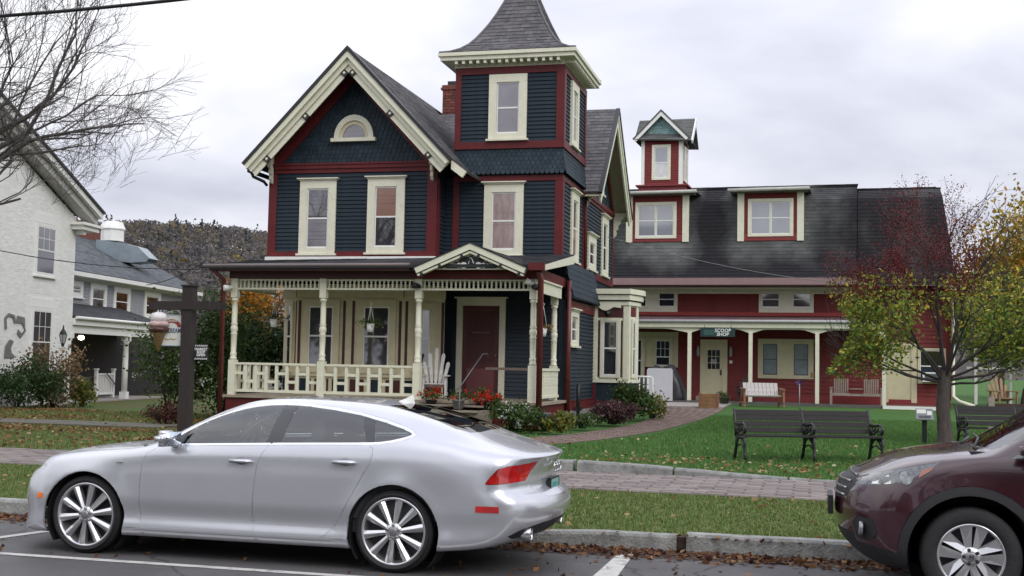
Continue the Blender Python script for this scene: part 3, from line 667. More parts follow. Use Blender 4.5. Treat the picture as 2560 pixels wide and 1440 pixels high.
# ---- ground-floor side wall, its shingle skirt roof, window and base
F1 = SIDE(-5.80, 28.75)
clapboards(H, F1, .18, 3.85, .86, 3.12, .1)
MB(F1).box(0, .18, -.05, 0, .86, 3.35).build('corner_board', RED, H); MB(F1).box(0, 3.85, -.05, 0, 3.12, 3.36).build('band_board', RED, H); MB(F1).box(0, 3.85, -.06, 0, .56, .858).build('skirt_board', RED, H)
MB(F1).box(0, 3.85, -.075, 0, .855, .875).build('skirt_cap', RED, H)
window(H, F1, .30, 1.36, 2.24, 3.10, case=.14, crown=.1, top=PANEG, bot=PANEG, depth=.08)
q = MB(F1); 
for i in range(6):
    z = 3.42+i*.145; y0 = -.20+i*.037; j = 0
    x = -.05-(.1 if i % 2 else 0)
    while x < 3.95:
        x1 = min(3.95, x+.24); q.add([(x, y0-.012, z), (x1-.008, y0-.012, z), (x1-.008, y0+.04, z+.17), (x, y0+.04, z+.17), (x, y0+.02, z), (x1-.008, y0+.02, z)], [(0, 1, 2, 3), (4, 5, 1, 0)], random.uniform(-.2, .2)); x = x1
sk = MB(F1); sk.add([(-.05, -.20, 3.40), (3.95, -.20, 3.40), (3.95, .02, 4.30), (-.05, .02, 4.30), (-.05, .02, 3.40), (3.95, .02, 3.40)], [(0, 1, 2, 3), (0, 4, 5, 1), (0, 3, 4), (1, 5, 2)])
so = sk.build('skirt_roof', TEAL2, H); q.build('roof_shingles', TEAL2, so, kind='stuff')
# ---- projecting bay on the side: front face towards the street, at right a narrow return
bx0, bx1, by = -5.80, -4.83, 32.55
BX2, BY2 = -4.68, 33.25
def plan(z0, z1, o_, mb=None):
    P = [(bx0, by-o_), (bx1+o_*.45, by-o_), (BX2+o_, BY2-.05), (BX2+o_, BY2+.3), (bx0, BY2+.3)]; n = len(P)
    q = mb or MB(); q.add([(x, y, z0) for x, y in P]+[(x, y, z1) for x, y in P], [tuple(range(n-1, -1, -1)), tuple(range(n, 2*n))]+[(i, (i+1) % n, n+(i+1) % n, n+i) for i in range(n)]); return q
bay = plan(.55, 1.30, 0).build('side_bay', TEAL, H)
plan(1.38, 3.45, 0).build('bay_body', CREAM, bay)
Fb = F(by-.0); M5, L5 = facet_((bx1, by), (BX2, BY2-.05))
for MM, x0, x1 in ((Fb, -5.80, -5.68), (Fb, -4.95, -4.83), (M5, 0, .10), (M5, L5-.10, L5)): MB(MM).box(x0, x1, -.035, 0, 1.40, 3.42).build('pilaster', CREAM, bay)
for MM, x in ((Fb, -5.63), (Fb, -5.0), (M5, .14)): MB(MM).box(x-.022, x+.022, -.008, 0, 1.45, 3.0).build('panel_stripe', REDDK, bay)
window(H, Fb, -5.58, -5.04, 1.44, 3.06, case=.075, crown=0, top=PANED, bot=PANED, depth=.055, sill=False)
window(H, M5, .20, L5-.12, 1.44, 3.06, case=.09, crown=0, top=PANE, bot=PANED, depth=.055, sill=False)
MB(Fb).box(-5.66, -4.97, -.012, 0, 3.08, 3.38).build('frieze_panel', REDDK, bay); MB(M5).box(.12, L5-.12, -.012, 0, 3.12, 3.38).build('frieze_panel', RED, bay)
P = [(-5.66, 3.46), (-5.66, 3.38)]+[(-5.66+.64*i/14, 3.37-.10*sin(pi*min(1, i/9.5))*(1 if i < 10 else 0)-.03*(i >= 10)*(i-9)/5) for i in range(15)]+[(-5.02, 3.38), (-5.02, 3.46)]
MB(Fb).prism(P[::-1], -.075, -.04).build('scalloped_valance', CREAM, bay)
q = MB(); plan(3.42, 3.52, .07, q); plan(3.56, 3.70, .13, q); plan(3.72, 3.86, .19, q); q.build('bay_cornice', CREAM, bay, kind='stuff'); plan(3.50, 3.9, .05).build('bay_roof', BLACK, bay)
plan(1.30, 1.39, .05).build('bay_sill', CREAM, bay)
MB(Fb).box(-5.80, -5.70, -.02, 0, .58, 1.298).build('corner_board', RED, bay); MB(Fb).box(-4.98, -4.88, -.02, 0, .58, 1.298).build('corner_board', RED, bay); MB(Fb).box(-5.70, -4.98, -.015, 0, .58, .80).build('skirt_board', RED, bay); MB(M5).box(0, L5, -.015, 0, .58, .80).build('skirt_board', RED, bay)
# ---- porch
fl_ = MB().box(-13.42, -5.72, 25.86, 28.8, .84, .90).build('porch_floor', mat('worn_porch_boards', (.30, .25, .19), .7, .15, 4, .2, 60), H)
MB().box(-13.36, -5.78, 25.92, 25.98, .32, .838).box(-5.84, -5.78, 25.98, 28.7, .32, .838).box(-13.36, -13.30, 25.98, 28.2, .32, .838).build('porch_skirt', RED, H)
def post(x, y):
    p = MB(T(x, y, 0) @ Matrix.Diagonal((1.12, 1.12, 1, 1))); p.box(-.075, .075, -.075, .075, .90, 1.72)
    p.lathe([(.06, 1.72), (.075, 1.74), (.075, 1.77), (.058, 1.79), (.07, 1.84), (.07, 1.88), (.055, 1.9), (.062, 2.1), (.065, 2.32), (.075, 2.34), (.055, 2.37), (.078, 2.42), (.075, 2.5), (.055, 2.53), (.075, 2.56), (.06, 2.6), (.06, 2.95), (.052, 3.1), (.075, 3.12), (.075, 3.16), (.055, 3.19)], n=10)
    p.box(-.07, .07, -.07, .07, 3.19, 3.66); return p.build('porch_post', CREAM, H)
PX = (-13.24, -10.99, -8.66, -5.98)
for x in PX: post(x, PY)
post(-5.98, 28.25)
for a, b_ in zip(PX, PX[1:]): spindles(H, F(PY), a+.075, b_-.075, 3.38, 3.63, .105)
spindles(H, SIDE(-13.24, PY), .075, 2.2, 3.38, 3.63, .105)
for a, b_ in ((PX[0], PX[1]), (PX[1], PX[2])): railing(H, F(PY), a+.075, b_-.075)
railing(H, SIDE(-13.24, PY), .075, 2.2)
# beam, fascia, gutter, low roof
b = MB(); b.box(-13.36, -5.88, 25.90, 26.08, 3.64, 3.80).box(-13.36, -13.16, 26.08, 28.2, 3.64, 3.80).box(-6.08, -5.88, 26.08, 28.75, 3.5, 3.80); b.build('porch_beam', REDDK, H, label='maroon beam along the top of the porch')
MB().box(-13.7, -8.72, 25.62, 25.9, 3.80, 3.845).build('porch_soffit', REDDK, H)
MB().box(-13.72, -8.76, 25.56, 25.63, 3.80, 3.885).build('porch_fascia', REDDK, H)
MB().tube([(-13.85, 25.53, 3.905), (-8.74, 25.53, 3.93)], .045, 8).build('gutter', mat('grey_brown_gutter', (.14, .115, .11), .4, .1), H)
rfm = MB(); zf_, zb_ = 3.90, 4.30
roofplane(H, (-13.95, 25.5, zf_), (-5.62, 25.5, zf_+.03), (-5.62, 28.8, zb_+.16), (-13.95, 28.2, zb_-.02), m=SHINGDK, seed=12, under=SHINGDK, name='porch_roof', course=.2)
MB().box(-13.5, -8.95, 28.04, 28.14, 4.25, 4.355).build('flashing', WHITE, H)
MB().box(-13.3, -5.9, 26.08, 28.2, 3.70, 3.74).build('porch_ceiling', mat('porch_ceiling_paint', (.20, .18, .12), .6), H)
q = MB(SIDE(-5.66, 0)); q.prism([(25.48, 3.80), (28.75, 4.22), (28.75, 4.42), (25.48, 3.92)], -.05, 0); o = q.build('rake_board', CREAM, H); fixn(o.data)
q = MB(SIDE(-5.86, 0)); q.box(26.05, 28.3, -.04, 0, 3.34, 3.62); q.build('side_fascia', CREAM, H); MB(SIDE(-5.9, 0)).box(26.07, 28.2, -.12, 0, 3.60, 3.64).build('side_moulding', CREAM, H)
MB(SIDE(-5.84, 0)).box(25.9, 28.75, -.04, 0, 3.64, 3.86).build('band_board', RED, H)
# pediment over the steps
py = 25.45; pL, pR, pA = (-8.58, 3.82), (-6.04, 3.82), (-7.31, 4.36)
q = MB(); q.prism([pL, pR, pA], py+.1, py+.14); ped = q.build('pediment', CREAM, H)
for s, f2 in ((-1, pL), (1, pR)):
    rake(ped, F(py), f2, pA, -.03, .10, -.06, .12, CREAM, 'rake_board'); rake(ped, F(py), f2, pA, -.055, -.032, -.08, .12, BLACK, 'roof_edge')
    rake(ped, F(py), f2, pA, .125, .17, -.03, .1, CREAM, 'inner_rake')
    for t in (.12, .45, .85):
        p = Vector(f2).lerp(Vector(pA), t); MB(F(py)).box(p.x-.03, p.x+.03, -.04, .09, p.y-.22, p.y-.14).build('rake_block', BLACK, ped)
roofplane(H, (pR[0]+.05, py-.05, pR[1]+.02), (pR[0]+.05, 28.0, pR[1]+.02+.3), (pA[0], 28.6, pA[1]+.04), (pA[0], py-.05, pA[1]+.04), m=SHINGDK, seed=13, name='pediment_roof')
roofplane(H, (pL[0]-.05, 28.0, pL[1]+.02+.3), (pL[0]-.05, py-.05, pL[1]+.02), (pA[0], py-.05, pA[1]+.04), (pA[0], 28.6, pA[1]+.04), m=SHINGDK, seed=14, name='pediment_roof')
# carved black lace with cream lobes
q = MB(F(py+.1)); cxp = -7.31
P = []; nL = 9
for i in range(nL*4+1):
    t = i/(nL*4); x = -.56+1.12*t; env = .24*(1-abs(2*t-1)**1.2)+.02; P.append((cxp+x, 3.85+env+.03*abs(sin(pi*t*nL))))
P = [(cxp-.58, 3.845)]+P+[(cxp+.58, 3.845)]; q.prism(P[::-1], -.02, -.002); q.build('carved_panel', BLACK, ped)
q = MB(F(py+.1))
for sx_ in (-1, 1):
    for dx_, rr_ in ((.17, .075), (.28, .06), (.38, .04)):
        q.lathe([(rr_, -.03), (rr_, -.02)], (cxp+sx_*dx_, 0, 3.91), 12, 'y', smooth=False)
    q.add([(cxp+sx_*.01-.02, -.028, 4.09), (cxp+sx_*.01+.0, -.028, 4.09), (cxp+sx_*.07, -.028, 3.96), (cxp+sx_*.05, -.028, 3.95)], [(0, 1, 2, 3)])
q.build('carved_lobe', WHITE, ped)
MB(F(25.88)).box(-8.75, -5.9, -.02, 0, 3.64, 3.83).build('frieze_board', RED, H)
MB().box(-6.0, -5.62, 25.45, 25.62, 3.80, 3.96).build('gutter_box', RED, H)
MB().tube([(-5.80, 25.62, 3.8), (-5.78, 25.80, 3.6), (-5.78, 25.82, .35)], .07, 8).build('downspout', DSR, H)
MB().tube([(-5.70, 28.62, 3.8), (-5.70, 28.66, .45)], .055, 8).build('downspout', DSR, H)
MB().tube([(-13.62, 25.6, 3.8), (-13.48, 25.85, 3.6), (-13.48, 25.88, .3)], .055, 8).build('downspout', DSR, H)
# side railing of fancy-cut boards at the right end
rb = MB(SIDE(-5.86, 0)); rb.box(26.1, 28.2, -.04, .04, 1.60, 1.66).box(26.1, 28.2, -.03, .03, .98, 1.04); rs = rb.build('railing', CREAM, H)
for i in range(9):
    u = 26.13+i*.23
    P = [(0, 1.04), (.10, 1.04), (.10, 1.22), (.07, 1.25), (.10, 1.28), (.10, 1.42), (.06, 1.45), (.10, 1.48), (.10, 1.60), (-.10, 1.60), (-.10, 1.48), (-.06, 1.45), (-.10, 1.42), (-.10, 1.28), (-.07, 1.25), (-.10, 1.22), (-.10, 1.04)]
    MB(SIDE(-5.86, u+.1)).prism(P, -.012, .012).build('cut_baluster', CREAM, rs)
MB(F(27.0)).box(-7.32, -6.05, -.03, .03, 1.60, 1.66).build('handrail', mat('brown_handrail', (.16, .12, .09), .5), H)
# front bay under the porch
bayp = [(-12.98, 28.2), (-12.36, 27.6), (-9.58, 27.6), (-8.72, 28.2)]
fb = MB(); fb.prism([(0, 0)]*0 or [(0, 0), (0, 1), (1, 1)], 0, .0001) if False else None
vs = [(x, y, z) for z in (.9, 3.62) for x, y in bayp]; fb.add(vs, [(0, 1, 5, 4), (1, 2, 6, 5), (2, 3, 7, 6), (4, 5, 6, 7)]); fbo = fb.build('front_bay', CREAM2, H)
def facet(p, q_):
    a = Vector((*p, 0)); b = Vector((*q_, 0)); d = b-a; return T(a.x, a.y, 0) @ Matrix.Rotation(atan2(d.y, d.x), 4, 'Z'), d.length
def bstripe(M, x, z0=1.66, z1=3.22): MB(M).box(x-.035, x+.035, -.006, 0, z0, z1).build('panel_stripe', REDDK, fbo)
def bboard(M, x0, x1, z0=1.5, z1=3.4): MB(M).box(x0, x1, -.03, 0, z0, z1).build('pilaster', CREAM2, fbo)
M1, L1 = facet(bayp[0], bayp[1]); M2, L2 = facet(bayp[1], bayp[2]); M3, L3 = facet(bayp[2], bayp[3])
window(H, M1, .18, L1-.18, 1.5, 3.2, case=.12, crown=0, top=PANE, bot=PANED, trim=CREAM2, depth=.05)
window(H, M3, .28, L3-.22, 1.5, 3.2, case=.16, crown=0, top=PANE, bot=PANED, trim=CREAM2, depth=.05)
window(H, M2, .16, 1.14, 1.5, 3.25, case=.17, crown=0, top=PANE, bot=PANE, trim=CREAM2, depth=.05)
window(H, M2, 1.60, 2.60, 1.5, 3.25, case=.17, crown=0, top=PANE, bot=PANE, trim=CREAM2, depth=.05)
for x in (.07, 1.25, 1.49, 2.70): bstripe(M2, x)
for x in (.08, L3-.05): bstripe(M3, x)
bstripe(M1, L1-.06)
for MM, LL in ((M1, L1), (M2, L2), (M3, L3)):
    MB(MM).box(0, LL, -.05, 0, 3.30, 3.62).build('bay_frieze', CREAM2, fbo); MB(MM).box(0, LL, -.06, 0, 1.36, 1.46).build('bay_sill', CREAM2, fbo); MB(MM).box(0, LL, -.04, 0, .9, .98).build('bay_base', CREAM2, fbo)
    n_ = max(1, round(LL/.46))
    for i in range(n_): MB(MM).box(LL*i/n_+.05, LL*(i+1)/n_-.05, -.012, 0, 1.0, 1.30).build('base_panel', REDDK if i % 2 else TEAL, fbo)
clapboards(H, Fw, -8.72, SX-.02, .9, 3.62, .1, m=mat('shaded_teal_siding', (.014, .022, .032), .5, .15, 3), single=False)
# screen door
dr = MB(Fw); dr.box(-8.57, -8.42, -.07, 0, .9, 3.18).box(-7.47, -7.32, -.07, 0, .9, 3.18).box(-8.57, -7.32, -.075, 0, 3.182, 3.36).box(-8.63, -7.26, -.11, 0, 3.36, 3.40)
df = dr.build('door_frame', CREAM, H)
DOOR = mat('dark_red_door', (.105, .016, .018), .45, .12, 3)
d = MB(Fw); d.box(-8.42, -7.47, -.03, 0, .9, 3.18); dd = d.build("screen_door", DOOR, H)
MB(Fw).box(-8.30, -7.59, -.036, -.03, 1.75, 3.06).build('screen', mat('dark_screen_mesh', (.07, .018, .018), .6, .2, 8), dd)
MB(Fw).box(-8.30, -7.59, -.04, -.03, 1.02, 1.62).build('kick_panel', mat('door_panel_red', (.14, .022, .024), .45), dd)
MB(Fw).box(-8.17, -7.72, -.045, -.036, 2.50, 2.53).build('screen_bar', mat('door_bar', (.16, .07, .06), .5), dd)
MB(Fw).lathe([(.02, -.08), (.025, -.05), (.012, -.03)], (-7.55, 0, 1.95), 8, 'y').build('door_knob', mat('old_brass', (.35, .24, .1), .35, metal=1), dd)
# entry steps with cheek walls and an iron handrail
st = MB()
WOOD = mat('weathered_step_wood', (.26, .22, .17), .8, .2, 4, .3, 50, stretch=(1, 6, 6))
sp = MB().box(-8.45, -6.85, 24.55, 24.62, .3, .70).box(-6.95, -6.85, 24.62, 25.9, .3, .72).box(-8.45, -8.37, 24.62, 25.9, .3, .72).build('step_cheek', WOOD, H)
for i in range(4): MB().box(-8.37, -6.95, 24.55+i*.33-.12, 24.62+i*.33+.28, .36+i*.14, .40+i*.14).build('step', WOOD, H)
MB().box(-8.5, -6.8, 24.45, 24.66, .70, .74).build('step_rail', WOOD, H)
MB().tube([(-7.22, 24.55, .3), (-7.22, 24.55, 1.25)], .018, 6).tube([(-7.22, 24.55, 1.22), (-7.05, 25.7, 1.95), (-6.98, 25.86, 1.96), (-6.98, 25.95, 1.85)], .016, 6).build('iron_handrail', mat('grey_iron', (.10, .10, .11), .4, metal=.6), H)
# spot lamps on the posts and bay
def spot(x, y, z, dx, dy, dz):
    q = MB(); a = Vector((x, y, z)); d = Vector((dx, dy, dz)).normalized(); q.tube([a, a+d*.05, a+d*.05, a+d*.17], [.05, .05, .065, .075], 10).tube([a, a+Vector((0, .1, -.02))], .018, 6); return q
for (x, y, z, d_) in ((-8.60, 25.86, 3.46, (-.7, -.5, .1)), (-5.98, 25.84, 3.46, (.9, -.3, -.1))):
    spot(x, y, z, *d_).build('spot_lamp', BLACK, H)
spot(-5.98, 25.84, 3.52, -.9, -.3, .5).build('spot_lamp', WHITE, H)
spot(-5.28, 32.35, 3.22, -.6, -.6, -.35).build('spot_lamp', BLACK, H)
spot(-13.28, 25.84, 3.42, -.6, -.5, -.1).build('spot_lamp', WHITE, H)
bracket(H, SIDE(-13.24, PY-.0) @ RZ(180) @ T(-.0, 0, 3.38), s=.5)
# ---------------------------------------------------------------- red shop building behind (local frame turned 3 degrees)
B = thing('red_shop_building', 'long barn-red shop building with dark stained roof, dormers and a small cupola', 'shop', (-7, 48.6, .45), radians(-3))
zb = .45                                             # local z = world z - .45
def Z(z): return z-zb
ROOFDK = mat('stained_black_roof', (.012, .010, .014), .9, .3, 7, .35, 120, col2=(.02, .018, .022), tintamt=.8)
def stained():
    m = bpy.data.materials.new('streaked_old_shingle'); m.use_nodes = True; t = m.node_tree; b = t.nodes['Principled BSDF']; n = t.nodes.new; l = t.links.new
    tcd = n('ShaderNodeTexCoord'); mp_ = n('ShaderNodeMapping'); mp_.inputs['Scale'].default_value = (1, 1, .55); l(tcd.outputs['Object'], mp_.inputs[0])
    nz = n('ShaderNodeTexNoise'); nz.inputs['Scale'].default_value = .42; nz.inputs['Detail'].default_value = 7; nz.inputs['Roughness'].default_value = .55; l(mp_.outputs[0], nz.inputs[0])
    # run-off below the two dormers stays clean and pale, the rest is black with algae
    sp = n('ShaderNodeSeparateXYZ'); l(tcd.outputs['Object'], sp.inputs[0])
    def bump_(cx, w):
        a = n('ShaderNodeMath'); a.operation = 'SUBTRACT'; l(sp.outputs[0], a.inputs[0]); a.inputs[1].default_value = cx
        b_ = n('ShaderNodeMath'); b_.operation = 'ABSOLUTE'; l(a.outputs[0], b_.inputs[0])
        r = n('ShaderNodeMapRange'); r.interpolation_type = 'SMOOTHSTEP'; r.inputs[1].default_value = w; r.inputs[2].default_value = w+1.3; r.inputs[3].default_value = 1; r.inputs[4].default_value = 0; l(b_.outputs[0], r.inputs[0]); return r
    r1, r2 = bump_(.9, .9), bump_(5.4, 1.0)
    s_ = n('ShaderNodeMath'); s_.operation = 'ADD'; l(r1.outputs[0], s_.inputs[0]); l(r2.outputs[0], s_.inputs[1])
    zz = n('ShaderNodeMapRange'); zz.interpolation_type = 'SMOOTHSTEP'; zz.inputs[1].default_value = Z(5.3); zz.inputs[2].default_value = Z(6.6); l(sp.outputs[2], zz.inputs[0])
    mu = n('ShaderNodeMath'); mu.operation = 'MULTIPLY'; l(s_.outputs[0], mu.inputs[0]); l(zz.outputs[0], mu.inputs[1])
    a2 = n('ShaderNodeMath'); a2.operation = 'MULTIPLY_ADD'; l(mu.outputs[0], a2.inputs[0]); a2.inputs[1].default_value = .42; l(nz.outputs[0], a2.inputs[2])
    r = n('ShaderNodeMapRange'); r.inputs[1].default_value = .50; r.inputs[2].default_value = .98; l(a2.outputs[0], r.inputs[0])
    mixx = n('ShaderNodeMix'); mixx.data_type = 'RGBA'; l(r.outputs[0], mixx.inputs[0]); mixx.inputs[6].default_value = (.007, .006, .009, 1); mixx.inputs[7].default_value = (.13, .137, .13, 1)
    at = n('ShaderNodeAttribute'); at.attribute_name = 'tint'; ma = n('ShaderNodeMath'); ma.operation = 'MULTIPLY_ADD'; ma.inputs[1].default_value = .65; ma.inputs[2].default_value = 1; l(at.outputs['Fac'], ma.inputs[0])
    sc = n('ShaderNodeVectorMath'); sc.operation = 'SCALE'; l(mixx.outputs[2], sc.inputs[0]); l(ma.outputs[0], sc.inputs['Scale']); l(sc.outputs[0], b.inputs['Base Color'])
    b.inputs['Roughness'].default_value = .88; return m
ROOFST = stained()
RS = REDSID; REDD = mat('barn_red_board', (.22, .028, .028), .5, .1, 3, dirt=((.13, .03, .03), 3, .4))
MAUV = mat('faded_mauve_metal', (.26, .165, .165), .55, .08, 3)
FR = Matrix()
def Bf(y): return T(0, y, 0)
# body: main wall at y=.3, mansard slope from y=-.9 z5.05 up to y=.0.. z 8.9 then ridge at 3.5
MB().box(-6, 12.15, .32, 9.5, Z(.2), Z(5.0)).build('wall', RS, B)
n_ = 28
for i in range(n_):                                   # lapped siding boards behind the porch
    z = .72+i*.155
    if z > 4.95: break
    piece('clapboard', boardmesh('clapboard', 13.25, .165, RS, .03, .004), T(-1.1, .31+random.uniform(-.002, .002), Z(z)), B)
MB(Bf(.30)).box(-1.1, 12.15, -.05, 0, Z(.45), Z(.72)).build('skirt_board', REDD, B)
MB(Bf(.30)).box(12.0, 12.18, -.05, 0, Z(.72), Z(5.0)).build('corner_board', RS, B)
# lower steep roof: slope from eave y=-.95,z=5.3 to y=.9..,z=9.45 ; curved (bell) mansard
prof = [(-1.02, 5.28), (-.55, 5.95), (-.22, 6.7), (.0, 7.6), (.3, 8.5), (1.0, 9.05), (3.6, 9.58)]
q = MB(); R_ = random.Random(9)
XL, XR = -7.0, 8.75
def strip(x0, x1a, prof, m, name, sub, dz=0, x1f=None):
    dk = MB(); qq = MB(); tot = 0
    for (y0, z0_), (y1, z1_) in zip(prof, prof[1:]):
        a0, a1 = (x1a, x1a) if not x1f else (x1f(z0_), x1f(z1_))
        dk.add([(x0, y0, Z(z0_+dz)), (a0, y0, Z(z0_+dz)), (a1, y1, Z(z1_+dz)), (x0, y1, Z(z1_+dz))], [(0, 1, 2, 3)])
        ln = sqrt((y1-y0)**2+(z1_-z0_)**2); nc_ = max(1, round(ln/.15)); nr = Vector((0, -(z1_-z0_), (y1-y0))).normalized()
        for c in range(nc_):
            f0, f1 = c/nc_, (c+1.1)/nc_; A = Vector((0, y0+(y1-y0)*f0, Z(z0_+dz)+(z1_-z0_)*f0)); Bv = Vector((0, y0+(y1-y0)*f1, Z(z0_+dz)+(z1_-z0_)*f1))
            x = x0-R_.uniform(0, .3); xe = a0+(a1-a0)*f0
            while x < xe:
                w_ = R_.uniform(.26, .36); u_ = nr*(.014+R_.uniform(-.003, .004)); l0 = Vector((max(x0, x)+.004, 0, 0)); l1 = Vector((min(xe, x+w_)-.004, 0, 0))
                if l1.x > l0.x: qq.add([A+l0+u_, A+l1+u_, Bv+l1+nr*.002, Bv+l0+nr*.002, A+l0, A+l1], [(0, 1, 2, 3), (4, 5, 1, 0)], R_.uniform(-.3, .3))
                x += w_
    r = dk.build(name, m, B); qq.build(sub, m, r, kind='stuff'); return r
strip(XL, XR, prof, ROOFST, 'main_roof', 'roof_shingles')
prof2 = [(-.75, 5.0), (-.45, 5.6), (-.2, 6.6), (.0, 7.6), (.3, 8.5), (1.0, 8.9), (3.6, 9.38)]
strip(XR+.02, 12, prof2, ROOFST, 'end_roof', 'roof_shingles', x1f=lambda z: 12.35-(z-5)*.13)
# right-hand end: gambrel side wall
MB().add([(12.1, .32, Z(.2)), (12.1, 9.5, Z(.2)), (12.1, 9.5, Z(5)), (11.7, 6.5, Z(9.0)), (11.7, 3.6, Z(9.36)), (11.7, .6, Z(8.6)), (12.1, -.6, Z(5))], [(0, 1, 2, 3, 4, 5, 6)]).build('end_wall', RS, B)
MB().add([(-6, 3.6, Z(9.5)), (12, 3.6, Z(9.36)), (12, 7.6, Z(9.0)), (-6, 7.6, Z(9.0)), (-6, 9.5, Z(5)), (12, 9.5, Z(5))], [(0, 1, 2, 3), (3, 2, 5, 4)]).build('back_roof', ROOFST, B)
MB().box(XL, XR+.12, -1.12, -1.0, Z(5.03), Z(5.30)).box(XR, XR+.12, -1.0, -.2, Z(5.03), Z(5.3)).build('eave_fascia', MAUV, B)
MB().box(XL, XR+.05, -1.08, .3, Z(4.98), Z(5.028)).build('eave_soffit', REDDK, B)
MB().box(-1.1, XR, .16, .28, Z(4.76), Z(4.96)).build('frieze_board', CREAM, B)
MB().box(-7, XR, -.4, -.3, Z(4.90), Z(4.975)).build('soffit_moulding', CREAM, B)
# dormers
def dormer(x0, x1, zt, gl, gr, wx0, wx1, wz0, wz1, lab, panes):
    zbm = 6.84
    bb = MB().box(x0+.02, x1-.02, -.20, 2.5, Z(zbm), Z(zt)); d = bb.build('dormer', RS, B, label=lab)
    M = Bf(-.20)
    for a in (x0-.08, x1-.22): MB(M).box(a, a+.26, -.06, 0, Z(zbm-.02), Z(zt)).build('corner_board', CREAM, d)
    for i in range(15): 
        z = zbm+.24+i*.105
        if z < zt-.1: 
            o = piece('clapboard', boardmesh('clapboard', x1-x0-.40, .115, RS, .028, .005), M @ T(x0+.18, 0, Z(z)), d)
    MB(M).box(x0+.18, x1-.22, -.035, 0, Z(zbm), Z(zbm+.24)).build('skirt_board', REDD, d)
    MB().box(gl, gr, -.62, 2.8, Z(zt+.10), Z(zt+.15)).box(gl+.1, gr-.1, -.55, -.20, Z(zt), Z(zt+.09)).build('dormer_roof', MATS['grey_brown_gutter'], d)
    g_ = MB(); g_.tube([(gl, -.68, Z(zt+.08)), (gr, -.68, Z(zt+.10))], .07, 8).build('gutter', mat('pale_gutter', (.42, .42, .38), .45, .1), d)
    window(B, M, wx0, wx1, Z(wz0), Z(wz1), case=.12, crown=0, sill=False, double=True, depth=.07, top=panes[0], bot=panes[1], label=None)
SKYP = mat('painted_reflection_pane', (.24, .25, .28), .08, .15, .8, spec=1.0, coat=.5)  # pale base colour stands in for bright sky reflected in the glass
dormer(-.22, 2.22, 8.70, -.5, 2.62, .08, 1.76, 6.97, 8.45, 'dormer under the cupola', (SKYP, SKYP))
dormer(4.27, 6.72, 8.72, 3.85, 7.0, 4.6, 6.36, 7.0, 8.5, 'dormer in the middle of the roof', (SKYP, SKYP))
# cupola (thing part of the roof)
CF = Bf(1.8)
cu = MB().box(-.08, 1.62, 1.82, 3.4, Z(9.2), Z(11.5)).build('cupola', RS, B)
MB().box(-.30, 1.92, 1.58, 3.6, Z(9.40), Z(9.46)).box(-.2, 1.8, 1.7, 3.5, Z(9.0), Z(9.40)).build('cupola_base', REDD, cu)
for i in range(20): piece('clapboard', boardmesh('clapboard', 1.50, .105, RS, .028, .005), CF @ T(.02, 0, Z(9.50+i*.095)), cu)
for a in (-.1, 1.5): MB(CF).box(a, a+.14, -.04, 0, Z(9.46), Z(11.40)).build('corner_board', WHITE, cu)
MB(SIDE(1.62, 1.82)).box(0, .14, -.04, 0, Z(9.46), Z(11.4)).box(1.44, 1.58, -.04, 0, Z(9.46), Z(11.4)).build('corner_board', WHITE, cu)
MB(CF).box(-.1, 1.64, -.05, 0, Z(11.40), Z(11.56)).build('band_board', WHITE, cu)
window(B, CF, .36, 1.16, Z(9.68), Z(11.18), case=.11, crown=0, sill=False, top=SKYP, bot=mat('white_blind_pane', (.6, .6, .6), .3), depth=.06)
window(B, SIDE(1.62, 1.82), .4, 1.2, Z(9.68), Z(11.18), case=.11, crown=0, sill=False, top=SKYP, bot=PANE, depth=.06)
q = MB(CF); q.prism([(-.02, Z(11.56)), (1.56, Z(11.56)), (.77, Z(12.5))], -.01, 0); q.build('gable_panel', mat('sea_green_shingle', (.16, .27, .27), .6, .2, 6), cu)
SG = mat('sea_green_scallop', (.19, .31, .31), .6, .25, 6)
scallops(B, CF @ T(0, 0, Z(0)), lambda z: (.06+(z-11.56)*.84, 1.48-(z-11.56)*.84), 11.58, 12.2, .13, .11, m=SG, name='gable_scallops')
pc = (.77, 12.62)
for s, f2 in ((-1, (-.42, 11.42)), (1, (1.96, 11.42))): rake(B, Bf(1.55) @ T(0, 0, -zb), f2, pc, -.0, .17, -.04, .04, WHITE, 'cupola_rake')
roofplane(B, (-.44, 3.9, Z(11.42)), (-.44, 1.5, Z(11.42)), (.77, 1.5, Z(12.64)), (.77, 3.9, Z(12.64)), m=ROOFST, seed=21, name='cupola_roof')
roofplane(B, (1.98, 1.5, Z(11.42)), (1.98, 3.9, Z(11.42)), (.77, 3.9, Z(12.64)), (.77, 1.5, Z(12.64)), m=ROOFST, seed=22, name='cupola_roof')
# cross gable of the cupola running left-right
roofplane(B, (-.35, 1.5, Z(11.40)), (2.06, 1.5, Z(11.30)), (2.06, 2.6, Z(12.42)), (-.35, 2.6, Z(12.42)), m=ROOFST, seed=23, name='cupola_roof')
rake(B, SIDE(2.08, 0) @ T(0, 0, -zb), (1.45, 11.28), (2.6, 12.44), 0, .17, -.04, .02, WHITE, 'cupola_rake'); roofplane(B, (2.06, 3.7, Z(11.30)), (-.35, 3.7, Z(11.40)), (-.35, 2.6, Z(12.42)), (2.06, 2.6, Z(12.42)), m=ROOFST, seed=24, name='cupola_roof'); MB().add([(1.64, 1.8, Z(11.4)), (1.64, 3.4, Z(11.4)), (1.64, 2.6, Z(12.3))], [(0, 1, 2)]).build('side_gable', WHITE, cu)
